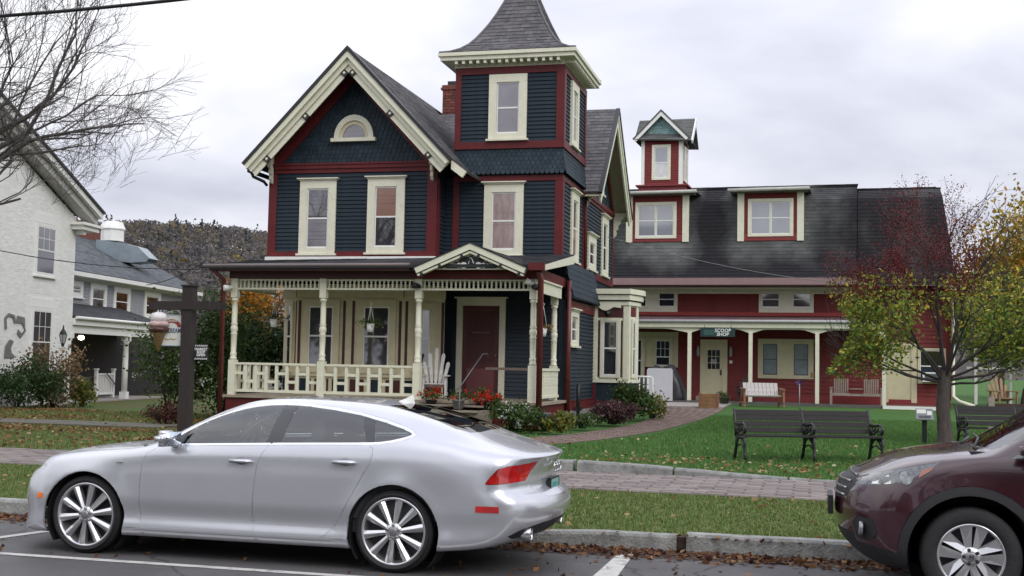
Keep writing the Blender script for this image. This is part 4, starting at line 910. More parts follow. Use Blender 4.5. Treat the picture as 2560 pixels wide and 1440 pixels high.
# upper windows under the eave
Wm = Bf(.30)
def pair(x0, x1, z0, z1, pa, pb, mt=.5):
    mid = (x0+x1)/2
    MB(Wm).box(x0, x1, -.05, 0, Z(z0), Z(z0+.12)).box(mid-.14, mid+.14, -.052, 0, Z(z0+.12), Z(z1)).build('window_surround', CREAM, B)
    window(B, Wm, x0, mid-.14, Z(z0+.12), Z(z1), case=.12, crown=0, sill=False, top=pa, bot=pa, depth=.06)
    window(B, Wm, mid+.14, x1, Z(z0+.12), Z(z1), case=.12, crown=0, sill=False, top=pb, bot=pb, depth=.06)
pair(-.3, 1.76, 4.02, 4.96, PANED, PANED); pair(5.0, 7.12, 4.02, 4.98, PANE, PANE)
# porch: hipped metal roof, gutter, scalloped frieze, posts
pr_ = MB(); 
roofplane(B, (-1, -1.72, Z(3.60)), (9.75, -1.72, Z(3.60)), (9.4, .28, Z(3.86)), (-1, .28, Z(3.86)), m=mat('mauve_porch_roof', (.14, .085, .09), .7, .2, 4, tintamt=.6), name='porch_roof', seed=31, course=.3, reveal=.008)
MB().box(-1, 9.5, .2, .28, Z(3.88), Z(4.02)).build('red_flashing', mat('bright_red_paint', (.30, .03, .025), .5), B)
MB().tube([(-1, -1.80, Z(3.56)), (9.8, -1.80, Z(3.60))], .06, 8).build('gutter', mat('silver_gutter', (.34, .34, .34), .35, .15), B)
MB().box(-1, 9.75, -1.74, -1.66, Z(3.34), Z(3.52)).build('porch_fascia', CREAM, B)
px_ = (-.0, 2.55, 4.88, 7.35, 9.75)
q = MB(Bf(-1.62))
for a, b_ in zip((-1.6,)+px_[1:-1], px_[1:]):
    n2 = 16; top = [(a, Z(3.36)), (b_, Z(3.36))]; bot = []
    for i in range(n2+1):
        t = i/n2; bot.append((b_+(a-b_)*t, Z(3.12+.16*min(1, sin(pi*t)*1.6))))
    P = [(a, Z(3.36))]+bot[::-1]+[(b_, Z(3.36))]
    q.prism(P[::-1], -.02, .02)
q.build('scalloped_frieze', CREAM, B)
for x in px_[1:]:
    MB().box(x-.07, x+.07, -1.69, -1.55, Z(.52), Z(3.14)).build('porch_post', CREAM, B)
MB().box(-1, 9.9, -1.8, .25, Z(.40), Z(.50)).build('porch_deck', mat('grey_porch_deck', (.10, .095, .09), .8, .15, 3), B)
MB().box(-1, 9.5, -1.6, .2, Z(3.30), Z(3.34)).build('porch_ceiling', REDDK, B)
# door and ground-floor windows
b = MB(Wm); b.box(2.70, 2.90, -.07, 0, Z(.66), Z(2.92)).box(3.58, 3.78, -.07, 0, Z(.66), Z(2.92)).box(2.90, 3.58, -.07, 0, Z(2.66), Z(2.92)); dfm = b.build('door_frame', CREAM2, B)
d = MB(Wm).box(2.90, 3.58, -.04, 0, Z(.68), Z(2.66)).build('shop_door', mat('butter_door', (.60, .56, .36), .5, .05), B)
MB(Wm).box(3.0, 3.48, -.048, -.04, Z(1.74), Z(2.50)).build('door_pane', PANED, d)
mu = MB(Wm)
for i in (1, 2): mu.box(3.0+.16*i-.01, 3.0+.16*i+.01, -.055, -.048, Z(1.74), Z(2.5)); mu.box(3.0, 3.48, -.054, -.048, Z(1.74+.253*i-.01), Z(1.74+.253*i+.01))
mu.build('door_muntin', CREAM2, d); MB(Wm).box(3.50, 3.55, -.07, -.04, Z(1.50), Z(1.72)).build('door_handle', BLACK, d)
MB(Wm).box(3.12, 3.36, -.0535, -.048, Z(1.95), Z(2.14)).build('door_notice', mat('grey_notice', (.3, .3, .3), .5), d)
MB(Wm).box(2.6, 3.9, -.5, 0, Z(.5), Z(.66)).build('door_step', CONC, B)
GW = mat('net_curtain_pane', (.22, .27, .29), .1, .2, 3, spec=.9, coat=.5)
def lpair(x0, x1, z0, z1, p):
    mid = (x0+x1)/2; MB(Wm).box(mid-.16, mid+.16, -.052, 0, Z(z0), Z(z1)).build('window_surround', CREAM2, B)
    window(B, Wm, x0, mid-.12, Z(z0), Z(z1), case=.20, crown=0, sill=False, top=p, bot=p, trim=CREAM2, sashm=MATS['grey_iron'], depth=.05); window(B, Wm, mid+.12, x1, Z(z0), Z(z1), case=.20, crown=0, sill=False, top=p, bot=p, trim=CREAM2, sashm=MATS['grey_iron'], depth=.05)
lpair(4.98, 7.12, 1.42, 2.98, GW)
MB(Wm).box(-.6, 1.80, -.055, 0, Z(1.78), Z(3.2)).build('window_surround', CREAM2, B)
window(B, Bf(.24), -.5, .45, Z(1.1), Z(3.0), case=.12, crown=0, sill=False, top=PANED, bot=PANED, trim=CREAM2); window(B, Bf(.24), .78, 1.60, Z(1.75), Z(2.98), case=.12, crown=0, sill=False, top=PANED, bot=PANED, trim=CREAM2, muntin=(3, 2), meet=.35)
# right end below the tree: second door, step, air conditioner, downspout
MB(Wm).box(9.75, 9.92, -.07, 0, Z(.6), Z(2.9)).box(10.75, 10.95, -.07, 0, Z(.6), Z(2.9)).box(9.92, 10.75, -.07, 0, Z(2.66), Z(2.9)).build('door_frame', CREAM2, B)
MB(Wm).box(9.92, 10.75, -.03, 0, Z(.62), Z(2.66)).build('side_door', MATS['butter_door'], B)
window(B, Wm, 10.98, 12.0, Z(1.35), Z(2.7), case=.08, crown=0, sill=False, top=PANED, bot=TEAL, trim=CREAM2)
ac = MB(Wm).box(11.15, 11.85, -.45, -.05, Z(1.42), Z(1.78)).build('air_conditioner', WHITE, B); MB(Wm).box(11.22, 11.78, -.458, -.45, Z(1.47), Z(1.73)).build('grille', mat('dark_grille', (.08, .085, .09), .5, .3, 40), ac)
MB().box(9.72, 11.6, -2.2, .2, Z(.40), Z(.52)).build('deck', mat('brown_deck', (.14, .085, .06), .7), B); MB().box(9.70, 11.65, -2.24, -2.2, Z(.38), Z(.53)).build('deck_trim', WHITE, B)
MB().tube([(12.3, -.1, Z(5.0)), (12.25, .2, Z(4.6)), (12.25, .2, Z(.9)), (12.45, -.1, Z(.7)), (12.95, -.5, Z(.55))], .07, 8).build('downspout', CREAM, B)
MB(Wm).box(7.02, 7.10, -.07, -.05, Z(1.48), Z(1.68)).build('house_plate', mat('brass_plate', (.30, .22, .08), .4), B)
for x in (2.62, 3.92): MB(Bf(.3)).lathe([(.0, -.1), (.05, -.12), (.07, .05), (.05, .25), (.02, .3)], (x, -.12, Z(2.35)), 8).build('wall_lantern', mat('grey_lantern', (.3, .3, .3), .4), B)
MB(Wm).box(3.86, 3.98, -.06, -.04, Z(1.98), Z(2.10)).build('notice_plate', WHITE, B)
# hanging shop sign (its own thing)
def textobj(name, txt, size, m, M, parent, depth=.003, sx=1, align='CENTER', bold=0):
    cu_ = bpy.data.curves.new(name, 'FONT'); cu_.body = txt; cu_.size = size; cu_.extrude = depth; cu_.align_x = align; cu_.align_y = 'CENTER'; cu_.offset = bold; cu_.resolution_u = 2; cu_.space_line = .8
    tmp = bpy.data.objects.new('tmp', cu_); COL.objects.link(tmp); bpy.context.view_layer.update()
    me = bpy.data.meshes.new_from_object(tmp.evaluated_get(bpy.context.evaluated_depsgraph_get())); bpy.data.objects.remove(tmp); bpy.data.curves.remove(cu_)
    me.transform(T(*(-root_off(parent))) @ M @ Matrix.Diagonal((sx, 1, 1, 1))); me.materials.clear(); me.materials.append(m); me.name = name
    return link(name, me, parent)
def wloc(x, y, z, A=-3):          # red-building local -> world
    v = Matrix.Rotation(radians(A), 4, 'Z') @ Vector((x, y, 0)); return (-7+v.x, 48.6+v.y, z)
FACE = Matrix.Rotation(radians(90), 4, 'X')      # lay text upright facing -y
sg = thing('shop_sign', 'dark green board sign reading SCOOP SHOP hung over the cream shop door', 'sign', wloc(3.64, -1.74, 3.14), radians(-3))
sb = MB().box(-.66, .66, -.03, .03, -.16, .17).build('board', mat('dark_green_sign', (.018, .045, .045), .4), sg)
textobj('lettering', 'SCOOP\nSHOP', .185, WHITE, T(.20, -.034, 0.005) @ FACE, sb, bold=.004)
MB().tube([(-.5, 0, .17), (-.5, 0, .30)], .01, 5).tube([(.5, 0, .17), (.5, 0, .30)], .01, 5).build('hanger', BLACK, sg)
MB().box(-.52, -.12, -.034, -.03, -.10, .11).build('green_panel', mat('mid_green_sign', (.035, .09, .09), .5), sg)
# ---------------------------------------------------------------- white painted brick house with grey wing (left)
A8 = 7.8
Wb = thing('white_brick_house', 'white painted brick house with bare gable, grey clapboard wing and open porch', 'house', (-24.10, 35.13, .1), radians(A8))
Ws = SIDE(0, 0)                                     # local wall faces +x, canonical u = local y; z local = world - .1
WB = mat('white_painted_brick', (.78, .775, .74), .7, .03, 3, .06, 60, dirt=((.7, .69, .66), 1.2, .3))
GREYS = mat('grey_clapboard', (.30, .31, .325), .6, .1, 3)
ROOFG = mat('charcoal_green_roof', (.095, .105, .115), .85, .2, 4, .3, 100)
z_ = .1
prW = [(-14, 0), (0.6, 0), (0.6, 6.30), (-7.0, 9.2), (-14, 6.7)]
q = MB(Ws); q.prism([(x, z) for x, z in prW], 0, 9); o = q.build('wall', WB, Wb); fixn(o.data)
# course relief: shallow proud bricks over the part of the wall in view
bq = MB(Ws); R_ = random.Random(2)
for j in range(92):
    z = .3+j*.075
    for i in range(26):
        u = -4.9+i*.215+(.107 if j % 2 else 0)
        if R_.random() < .12: continue
        if z > 6.2-(0 if u > 0 else 0) and z > 6.25+(.6-u)*.36: continue
        if any(a-.08 < u+.2 and u < b+.08 and c-.1 < z < d+.3 for a, b, c, d in ((-2.1, -.72, 4.1, 5.98), (-2.15, -.74, 1.4, 3.3))): continue
        if u+.2 > .58: continue
        bq.box(u, u+.20, -.004-R_.random()*.003, 0, z, z+.062, R_.uniform(-.05, .05))
bq.build('painted_bricks', WB, Wb, kind='stuff')
# raking cornice
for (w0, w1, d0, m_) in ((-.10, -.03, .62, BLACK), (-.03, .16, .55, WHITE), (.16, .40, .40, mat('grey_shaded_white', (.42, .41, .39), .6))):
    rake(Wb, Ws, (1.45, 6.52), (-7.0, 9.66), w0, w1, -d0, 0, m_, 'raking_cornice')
roofplane(Wb, (0, 1.6, 6.55), (-9, 1.6, 6.55), (-9, -7, 9.72), (.62, -7, 9.72), m=ROOFG, seed=41)
MB(Ws).box(.15, 1.55, -.5, 0, 6.05, 6.14).box(.25, 1.45, -.42, 0, 5.90, 6.05).box(.55, .72, -.3, 0, 5.75, 5.9).build('eave_return', WHITE, Wb)
SASH6 = PANED
def wwin(u0, u1, z0, z1):
    MB(Ws).box(u0-.02, u1+.02, -.02, 0, z1+.02, z1+.30).build('lintel', WB, Wb)
    window(Wb, Ws, u0, u1, z0, z1, case=.10, crown=0, trim=WHITE, top=SASH6, bot=SASH6, muntin=(3, 2), depth=.045)
wwin(-2.12, -.78, 4.18, 5.86); wwin(-2.16, -.80, 1.0, 3.16)
MB(Ws).box(-4.6, -4.36, -.04, 0, 1.0, 6.0).build('downspout', WHITE, Wb)
# grey wing (set back 2 m), its roof, and the porch in front of it
MB().box(-10, -2.0, .5, 16.2, 0, 4.72).add([(-2.0, 16.2, 4.7), (-10, 16.2, 4.7), (-6, 16.2, 7.0)], [(0, 1, 2)]).build('wing_wall', GREYS, Wb)
W2 = SIDE(-2.0, 0)
for i in range(10): piece('clapboard', boardmesh('wing_clapboard', 15.4, .132, GREYS, .026, .005), W2 @ T(.8, 0, 3.30+i*.122), Wb)
roofplane(Wb, (-1.55, .8, 4.80), (-1.55, 16.6, 4.80), (-6, 16.6, 7.1), (-6, .8, 7.1), m=ROOFG, seed=42, course=.16)
roofplane(Wb, (-10.4, 16.6, 4.80), (-10.4, .8, 4.80), (-6, .8, 7.1), (-6, 16.6, 7.1), m=ROOFG, seed=44, course=.4)
MB().box(-1.62, -1.50, .8, 16.6, 4.60, 4.76).box(-2.0, -1.62, .8, 16.6, 4.58, 4.62).box(-2.0, -1.965, .8, 16.2, 4.50, 4.58).build('eave_board', WHITE, Wb)
for (u0, u1, z0, z1) in ((4.2, 5.3, 3.85, 4.46), (5.94, 7.34, 3.35, 4.48), (8.0, 9.55, 3.35, 4.48), (11.0, 12.7, 3.35, 4.48)):
    window(Wb, W2, u0, u1, z0, z1, case=.20, crown=0, trim=WHITE, top=PANED, bot=PANED, depth=.07)
LT = mat('charcoal_leanto_roof', (.035, .037, .042), .85, .15, 5)
roofplane(Wb, (.12, .62, 2.98), (.12, 8.6, 2.98), (-2.0, 8.6, 3.62), (-2.0, .62, 3.62), m=LT, seed=43, name='porch_roof', course=.2)
MB().box(-.05, .10, .62, 8.6, 2.70, 2.92).box(-.12, .0, .62, 8.6, 2.42, 2.698).box(-2, -.12, 8.45, 8.57, 2.42, 2.92).build('porch_fascia', WHITE, Wb)
MB().tube([(.16, .6, 2.94), (.16, 8.65, 2.94)], .06, 6).build('gutter', WHITE, Wb)
MB().box(-2.0, -.12, .62, 8.45, 2.70, 2.74).build('porch_ceiling', mat('grey_porch_ceiling', (.2, .2, .19), .6), Wb)
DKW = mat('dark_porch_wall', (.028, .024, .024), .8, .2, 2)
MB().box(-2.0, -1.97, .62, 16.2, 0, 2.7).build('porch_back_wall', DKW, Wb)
for u in (.62, 5.2):
    p = MB(T(-.12, u, 0)); p.box(-.13, .13, -.13, .13, .1, .35).lathe([(.11, .35), (.11, 1.4), (.10, 2.15), (.13, 2.18), (.13, 2.24)], n=12).box(-.14, .14, -.14, .14, 2.24, 2.42); p.build('porch_column', WHITE, Wb)
MB().box(-2, .25, .62, 8.6, 0.02, .10).build('porch_floor', CONC, Wb)
gt = MB(T(-1.0, 2.9, 0)); gt.box(-.05, .05, 1.75, 1.87, .1, 1.15).box(-.05, .05, 3.20, 3.32, .1, 1.15).box(-.03, .03, 1.87, 3.20, .95, 1.02).box(-.03, .03, 1.87, 3.20, .22, .3).box(-.07, .07, 1.72, 1.90, 1.15, 1.2).box(-.07, .07, 3.17, 3.35, 1.15, 1.2)
g = gt.build('stair_gate', WHITE, Wb)
me = MB().box(-.02, .02, -.025, .025, 0, .65).mesh('gate_baluster'); me.materials.append(WHITE)
for i in range(9): piece('gate_baluster', me, T(-1.0, 4.88+i*.14, .3), g)
MB().tube([(-1.2, .75, .85), (-1.2, 4.6, .85)], .03, 6).tube([(-.9, 5.3, 1.05), (-.9, 6.6, .35), (-.9, 6.7, .6)], .022, 6).build('iron_rail', BLACK, Wb)
MB().lathe([(.0, -.12), (.10, -.08), (.12, 0), (.08, .06), (.0, .07)], (-1.6, 4.6, 2.35), 10).build('porch_lamp', mat('lit_porch_globe', (.9, .8, .6), .4, emis=(1, .82, .55, 5)), Wb)
MB().box(-1.97, -1.6, 2.4, 3.1, .1, 1.25).build('meter_box', mat('grey_box', (.12, .12, .12), .6), Wb)
# white scroll ornaments fixed to the wall
oc = MB(Ws); Mo = mat('galvanised_emblem', (.17, .17, .17), .4)
e_ = MB(Ws)
def plate(P, nm='wall_emblem'): MB(Ws).prism(P, -.04, -.015).build(nm, Mo, Wb)
plate([(-3.72, 2.4), (-3.78, 2.75), (-3.55, 2.9), (-3.2, 2.85), (-3.12, 2.62), (-3.2, 2.60), (-3.3, 2.78), (-3.55, 2.8), (-3.68, 2.7), (-3.62, 2.42)])
plate([(-3.1, 2.62), (-2.75, 2.62), (-2.55, 2.42), (-2.6, 2.8), (-3.05, 2.84)]); plate([(-2.75, 2.3), (-2.5, 2.45), (-2.52, 2.36), (-2.8, 2.16), (-3.0, 2.3), (-2.95, 2.42)])
plate([(-3.68, 1.55), (-3.66, 1.9), (-3.42, 2.1), (-3.2, 2.05), (-3.35, 1.85), (-3.30, 1.70), (-3.1, 1.60), (-3.1, 1.55)])
# chimney and roof vent hood
ch = MB().box(-6.6, -5.6, 12.4, 14.4, 5.0, 7.6).box(-6.66, -5.54, 12.34, 14.46, 7.45, 7.66).build('chimney', BRICK, Wb)
GAL = mat('galvanised_steel', (.30, .35, .38), .4, .12, 3, metal=.6)
vh = MB(T(0, 12.3, 0)); vh.prism([(-4.6, 5.9), (-3.0, 5.75), (-2.3, 5.80), (-2.15, 5.95), (-2.7, 6.45), (-3.3, 6.60), (-4.6, 6.75)], -.5, .5); v1 = vh.build('vent_duct', GAL, Wb)
MB(T(0, 12.3, 0)).box(-2.32, -2.16, -.42, .42, 5.82, 5.9).build('duct_mouth', DARK, v1)
MB(T(0, 12.3, 0)).lathe([(.50, 6.72), (.50, 7.2), (.56, 7.24), (.56, 7.28), (.44, 7.55), (.26, 7.6)], (-4.1, 0, 0), 10, smooth=False).build('exhaust_fan', WHITE, v1)
# outbuilding: small grey gable behind to the right
ob = thing('grey_outbuilding', 'small grey gabled building with a white raked edge seen left of the porch', 'house', (-23.0, 60, .1))
q = MB(); q.prism([(-27.5, .1), (-20.2, .1), (-20.2, 3.3), (-22.2, 5.6), (-27.5, 5.6)], 58, 66); o = q.build('wall', mat('pale_grey_wall', (.36, .38, .40), .6), ob); fixn(o.data)
roofplane(ob, (-23.9, 56.5, 2.9), (-19.6, 57.0, 2.9), (-21.9, 60, 5.9), (-28, 60, 5.9), m=ROOFG, seed=51, course=.3)
MB().beam((-23.95, 56.45, 3.0), (-21.9, 59.9, 6.0), .1, .28).build('rake_board', WHITE, ob)
# ---------------------------------------------------------------- cars: dense lofted shell, cut along outlines into panels
def pchip(xs, ys, x):
    n = len(xs)
    if x <= xs[0]: return ys[0]
    if x >= xs[-1]: return ys[-1]
    import bisect
    i = bisect.bisect_right(xs, x)-1
    h = [xs[k+1]-xs[k] for k in range(n-1)]; d = [(ys[k+1]-ys[k])/h[k] for k in range(n-1)]
    def m(k):
        if k == 0: return d[0]
        if k == n-1: return d[-1]
        if d[k-1]*d[k] <= 0: return 0
        w1, w2 = 2*h[k]+h[k-1], h[k]+2*h[k-1]; return (w1+w2)/(w1/d[k-1]+w2/d[k])
    t = (x-xs[i])/h[i]; t2, t3 = t*t, t*t*t
    return (2*t3-3*t2+1)*ys[i]+(t3-2*t2+t)*h[i]*m(i)+(-2*t3+3*t2)*ys[i+1]+(t3-t2)*h[i]*m(i+1)
def loft(keys, table, ends, shear, stations, nv, wheels, flare):
    """table: list of control points, each (w per key, z per key). returns grid[s][v] of (x, w, z)"""
    npnt = len(table); G = []
    for s in stations:
        cw = [pchip(keys, p[0], s) for p in table]; cz = [pchip(keys, p[1], s) for p in table]
        f = ends(s); row = []
        # chord-length parameters
        L = [0]
        for i in range(1, npnt): L.append(L[-1]+max(.004, sqrt((cw[i]-cw[i-1])**2+(cz[i]-cz[i-1])**2)))
        vs = []
        for i in range(npnt-1):
            k = nv[i]
            for j in range(k): vs.append(L[i]+(L[i+1]-L[i])*j/k)
        vs.append(L[-1])
        for v in vs:
            w = pchip(L, cw, v)*f; z = pchip(L, cz, v)
            for (wx, wz, R) in wheels:
                r = sqrt((s-wx)**2+(z-wz)**2)
                if r < R+.16 and z < .92: 
                    t = 1-(r-R)/.16
                    if t > 0: w += flare*min(1, t)**2*(1 if w > .5 else 0)
            row.append((s+shear(s, z, w), w, z))
        G.append(row)
    return G
class Shell:
    def __init__(s, G):
        bm = bmesh.new(); s.bm = bm; g = [[bm.verts.new((x, -w, z)) for x, w, z in row] for row in G]
        for i in range(len(g)-1):
            for j in range(len(g[0])-1):
                try: bm.faces.new((g[i][j], g[i+1][j], g[i+1][j+1], g[i][j+1]))
                except ValueError: pass
        bm.faces.ensure_lookup_table(); bm.normal_update(); bm.verts.index_update()
        from mathutils.bvhtree import BVHTree
        s.bvh = BVHTree.FromBMesh(bm); s.on = [v.normal.copy() for v in bm.verts]; s.oc = [v.co.copy() for v in bm.verts]; s.of = [[v.index for v in f.verts] for f in bm.faces]
    def normal_at(s, p):
        q = Vector((p.x, -abs(p.y), p.z)); loc, nn, i, d = s.bvh.find_nearest(q)
        if i is None: return Vector((0, 0, 1))
        a = Vector((0, 0, 0))
        for k in s.of[i]: a += s.on[k]/((s.oc[k]-loc).length+1e-4)
        a.normalize()
        if abs(p.y) < .02: a.y = 0; a.normalize()
        if p.y > 0: a.y = -a.y
        return a
    def cut(s, pts, ax='y', closed=False, zmin=None, test=None):
        """pts 2d; ax 'y': (x,z) side outline; ax 'z': (x,y) plan outline; ax 'x': (y,z) front/rear outline"""
        bm = s.bm; idx = {'y': (0, 2), 'z': (0, 1), 'x': (1, 2)}[ax]; P = list(pts)+([pts[0]] if closed else [])
        for a, b in zip(P, P[1:]):
            d = (b[0]-a[0], b[1]-a[1]); ln = sqrt(d[0]**2+d[1]**2)
            if ln < 1e-6: continue
            nn = (-d[1]/ln, d[0]/ln); no = [0, 0, 0]; no[idx[0]] = nn[0]; no[idx[1]] = nn[1]; co = [0, 0, 0]; co[idx[0]] = a[0]; co[idx[1]] = a[1]
            x0, x1 = min(a[0], b[0])-.002, max(a[0], b[0])+.002; y0, y1 = min(a[1], b[1])-.002, max(a[1], b[1])+.002
            geo = []
            for f in bm.faces:
                v = f.verts
                us = [q.co[idx[0]] for q in v]
                if max(us) < x0 or min(us) > x1: continue
                ws = [q.co[idx[1]] for q in v]
                if max(ws) < y0 or min(ws) > y1: continue
                if test and not test(f): continue
                geo.append(f)
            es = set(); vs_ = set()
            for f in geo: es.update(f.edges); vs_.update(f.verts)
            if geo: bmesh.ops.bisect_plane(bm, geom=geo+list(es)+list(vs_), dist=1e-5, plane_co=co, plane_no=no)
def inpoly(x, y, P):
    c = False; n = len(P); j = n-1
    for i in range(n):
        xi, yi = P[i]; xj, yj = P[j]
        if (yi > y) != (yj > y) and x < (xj-xi)*(y-yi)/(yj-yi)+xi: c = not c
        j = i
    return c
def split_shell(sh, classify, central, root, mats, gap=.0025, flange=.018, nogap=()):
    """classify(face centre, normal) -> piece key; builds one object per key (two for mirrored side pieces)"""
    groups = {}
    bm = sh.bm; bm.normal_update(); bm.verts.index_update(); bm.faces.index_update()
    kl = {}
    for f in bm.faces:
        c = f.calc_center_median(); kl[f.index] = classify(c, f.normal)
    for it in range(3):                       # slivers take the class of the neighbour across their longest edge
        for f in bm.faces:
            le = max(f.edges, key=lambda e_: e_.calc_length()); L_ = le.calc_length()
            if L_ > 0 and f.calc_area()/L_ < .0012:
                for g_ in le.link_faces:
                    if g_ is not f: kl[f.index] = kl[g_.index]
    for f in bm.faces:
        if kl[f.index]: groups.setdefault(kl[f.index], []).append(f)
    out = {}
    for k, fs in groups.items():
        vid = {}; vs = []; faces = []
        for f in fs:
            fi = []
            for v in f.verts:
                if v.index not in vid: vid[v.index] = len(vs); vs.append(v.co.copy())
                fi.append(vid[v.index])
            faces.append(fi)
        name, m = mats[k][0], mats[k][1]
        variants = [1] if k in central else [1, -1]
        for sgn in variants:
            b2 = bmesh.new(); nv_ = [b2.verts.new((v.x, v.y*sgn, v.z)) for v in vs]
            for fi in faces:
                try: b2.faces.new([nv_[i] for i in (fi if sgn > 0 else fi[::-1])])
                except ValueError: pass
            if k in central:
                nv2 = [b2.verts.new((v.x, -v.y, v.z)) for v in vs]
                for fi in faces:
                    try: b2.faces.new([nv2[i] for i in fi[::-1]])
                    except ValueError: pass
                bmesh.ops.remove_doubles(b2, verts=b2.verts, dist=.0008)
            bmesh.ops.remove_doubles(b2, verts=b2.verts, dist=.0003)
            for f in b2.faces: f.smooth = True
            b2.normal_update()
            if k not in nogap:
                be = [e_ for e_ in b2.edges if len(e_.link_faces) == 1]; bv = set(v for e_ in be for v in e_.verts); mv = {}
                for v in bv:
                    c = Vector((0, 0, 0)); n_ = 0
                    for f in v.link_faces: c += f.calc_center_median(); n_ += 1
                    d = c/n_-v.co; d -= v.normal*d.dot(v.normal)
                    if d.length > 1e-6: mv[v] = v.co+d.normalized()*min(gap, d.length*.6)
                for v, c in mv.items(): v.co = c
                nrm = {v: v.normal.copy() for v in bv}
                r = bmesh.ops.extrude_edge_only(b2, edges=be); newv = [g for g in r['geom'] if isinstance(g, bmesh.types.BMVert)]
                for v in newv:
                    best = None
                    for e_ in v.link_edges:
                        o = e_.other_vert(v)
                        if o in nrm and (o.co-v.co).length < 1e-6: best = o
                    if best: v.co = v.co-nrm[best]*flange
                for e_ in be:
                    if e_.is_valid: e_.smooth = False
            me = bpy.data.meshes.new(name); b2.to_mesh(me); b2.free(); me.materials.append(m)
            ns = [sh.normal_at(v.co) for v in me.vertices]; fln = [tuple(n_) for n_ in ns]
            nvb = len(me.vertices); me.normals_split_custom_set_from_vertices(fln)
            out.setdefault(k, []).append(link(name, me, root, label=mats[k][2] if len(mats[k]) > 2 else None))
    return out
SILVER = mat('silver_metallic_paint', (.56, .57, .60), .24, .03, 2, metal=.6, coat=.7, spec=.5)
GLASS = glassmat('car_glass', (.60, .76, .78), .01)
RGLASS = glassmat('dark_rear_glass', (.10, .11, .12), .01)
CHROME = mat('satin_chrome', (.75, .75, .76), .16, .02, metal=1)
TYRE = mat('tyre_rubber', (.016, .016, .017), .75, .2, 20, .3, 90)
GLOSSBLK = mat('gloss_black_trim', (.018, .018, .022), .12, .1, coat=.6)
PLASTIC = mat('black_plastic', (.014, .014, .016), .55, .15, 12, .2, 200)
ALLOY = mat('bright_alloy', (.62, .62, .63), .22, .05, metal=.85)
ALLOYD = mat('inner_alloy', (.30, .30, .31), .35, .05, metal=.7)
TAILR = mat('red_tail_lens', (.42, .012, .012), .08, .35, 9, coat=1, spec=.8)
AMBER = mat('amber_lens', (.75, .17, .01), .15, .1, coat=.8)
def wheel(parent, x, yface, R, rim, style, side=-1):
    """side -1: outer face towards -y"""
    M = T(x, yface, R) @ (Matrix() if side < 0 else RZ(180)); wd = .225
    q = MB(M); pr_ = [(rim+.004, .012), (rim+.02, 0), (rim+.035, -.006), (R-.035, -.002), (R-.012, .012), (R, .035), (R, wd-.035), (R-.012, wd-.012), (rim+.02, wd), (rim, wd-.01)]
    q.lathe(pr_, (0, 0, 0), 56, 'y', cap=False); t = q.build('wheel', TYRE, parent)
    q = MB(M)
    for k in range(56):                                 # tread grooves as shallow ribs
        a = 2*pi*k/56; c, s_ = cos(a), sin(a); q.add([(c*(R+.002)-s_*.008, .04, s_*(R+.002)+c*.008), (c*(R+.002)+s_*.006, .05, s_*(R+.002)-c*.006), (c*(R+.002)+s_*.006, wd/2, s_*(R+.002)-c*.006), (c*(R+.002)-s_*.008, wd/2, s_*(R+.002)+c*.008)], [(0, 1, 2, 3)])
    q.build('tread', TYRE, t, kind='stuff')
    q = MB(M); q.lathe([(rim+.004, .010), (rim-.004, .004), (rim-.014, .010), (rim-.022, .05), (rim-.035, .12), (rim-.04, .2)], (0, 0, 0), 56, 'y', cap=False)
    q.lathe([(.075, .03), (.07, .012), (.03, .006), (.0, .006)], (0, 0, 0), 20, 'y', cap=False); rimo = q.build('rim', ALLOY, t)
    if style == 10:
        for k in range(10):
            MM = M @ Matrix.Rotation(2*pi*(k+.25)/10, 4, 'Y'); q = MB(MM); r0_, r1_ = .055, rim-.010
            w0, w1 = .017, .034
            vs = [(-w0, .020, r0_), (0, .008, r0_), (w0, .020, r0_), (-w1, .030, r1_), (-w1*.25, .010, r1_), (w1*.25, .010, r1_), (w1, .030, r1_), (-w0, .06, r0_), (w0, .06, r0_), (-w1, .07, r1_), (w1, .07, r1_)]
            q.add(vs, [(0, 3, 4, 1), (1, 4, 5), (1, 5, 6, 2), (3, 0, 7, 9), (2, 6, 10, 8), (4, 3, 9, 10, 6, 5)]); o = q.build('spoke', ALLOY, t); fixn(o.data)
    else:
        for k in range(5):
            for s2 in (-1, 1):
                MM = M @ Matrix.Rotation(2*pi*k/5+.10, 4, 'Y'); q = MB(MM); r1_ = rim-.008
                vs = [(s2*.004, .015, .06), (s2*.045, .03, .05), (s2*.015, .010, r1_), (s2*.105, .018, r1_*.94), (s2*.05, .028, .125), (s2*.004, .07, .06), (s2*.045, .07, .05), (s2*.015, .07, r1_), (s2*.105, .07, r1_*.94)]
                q.add(vs, [(0, 1, 4, 2), (2, 4, 3), (1, 3, 4), (0, 2, 7, 5), (1, 6, 8, 3), (2, 3, 8, 7)]); o = q.build('spoke', ALLOY, t); fixn(o.data)
    MB(M).lathe([(rim-.03, .10), (.05, .09), (.0, .09)], (0, 0, 0), 24, 'y', cap=False).build('brake_disc', mat('dark_brake', (.03, .03, .032), .5, metal=.3), t)
    nb = MB(M)
    for k in range(5): a = 2*pi*k/5+.3+(0 if style == 10 else 1.57); nb.lathe([(.014, .03), (.014, .004), (.0, .002)], (.052*cos(a), 0, .052*sin(a)), 8, 'y', cap=False)
    nb.build('wheel_nut', PLASTIC if style != 10 else ALLOYD, t)
    MB(M).lathe([(.034, .006), (.034, -.002), (.026, -.006), (.0, -.006)], (0, 0, 0), 20, 'y', cap=False).build('hub_cap', ALLOYD, t)
    if style == 5: textobj('hub_badge', 'H', .045, BLACK, M @ T(0, -.0075, 0) @ FACE, t, depth=.001, bold=.001)
    return t
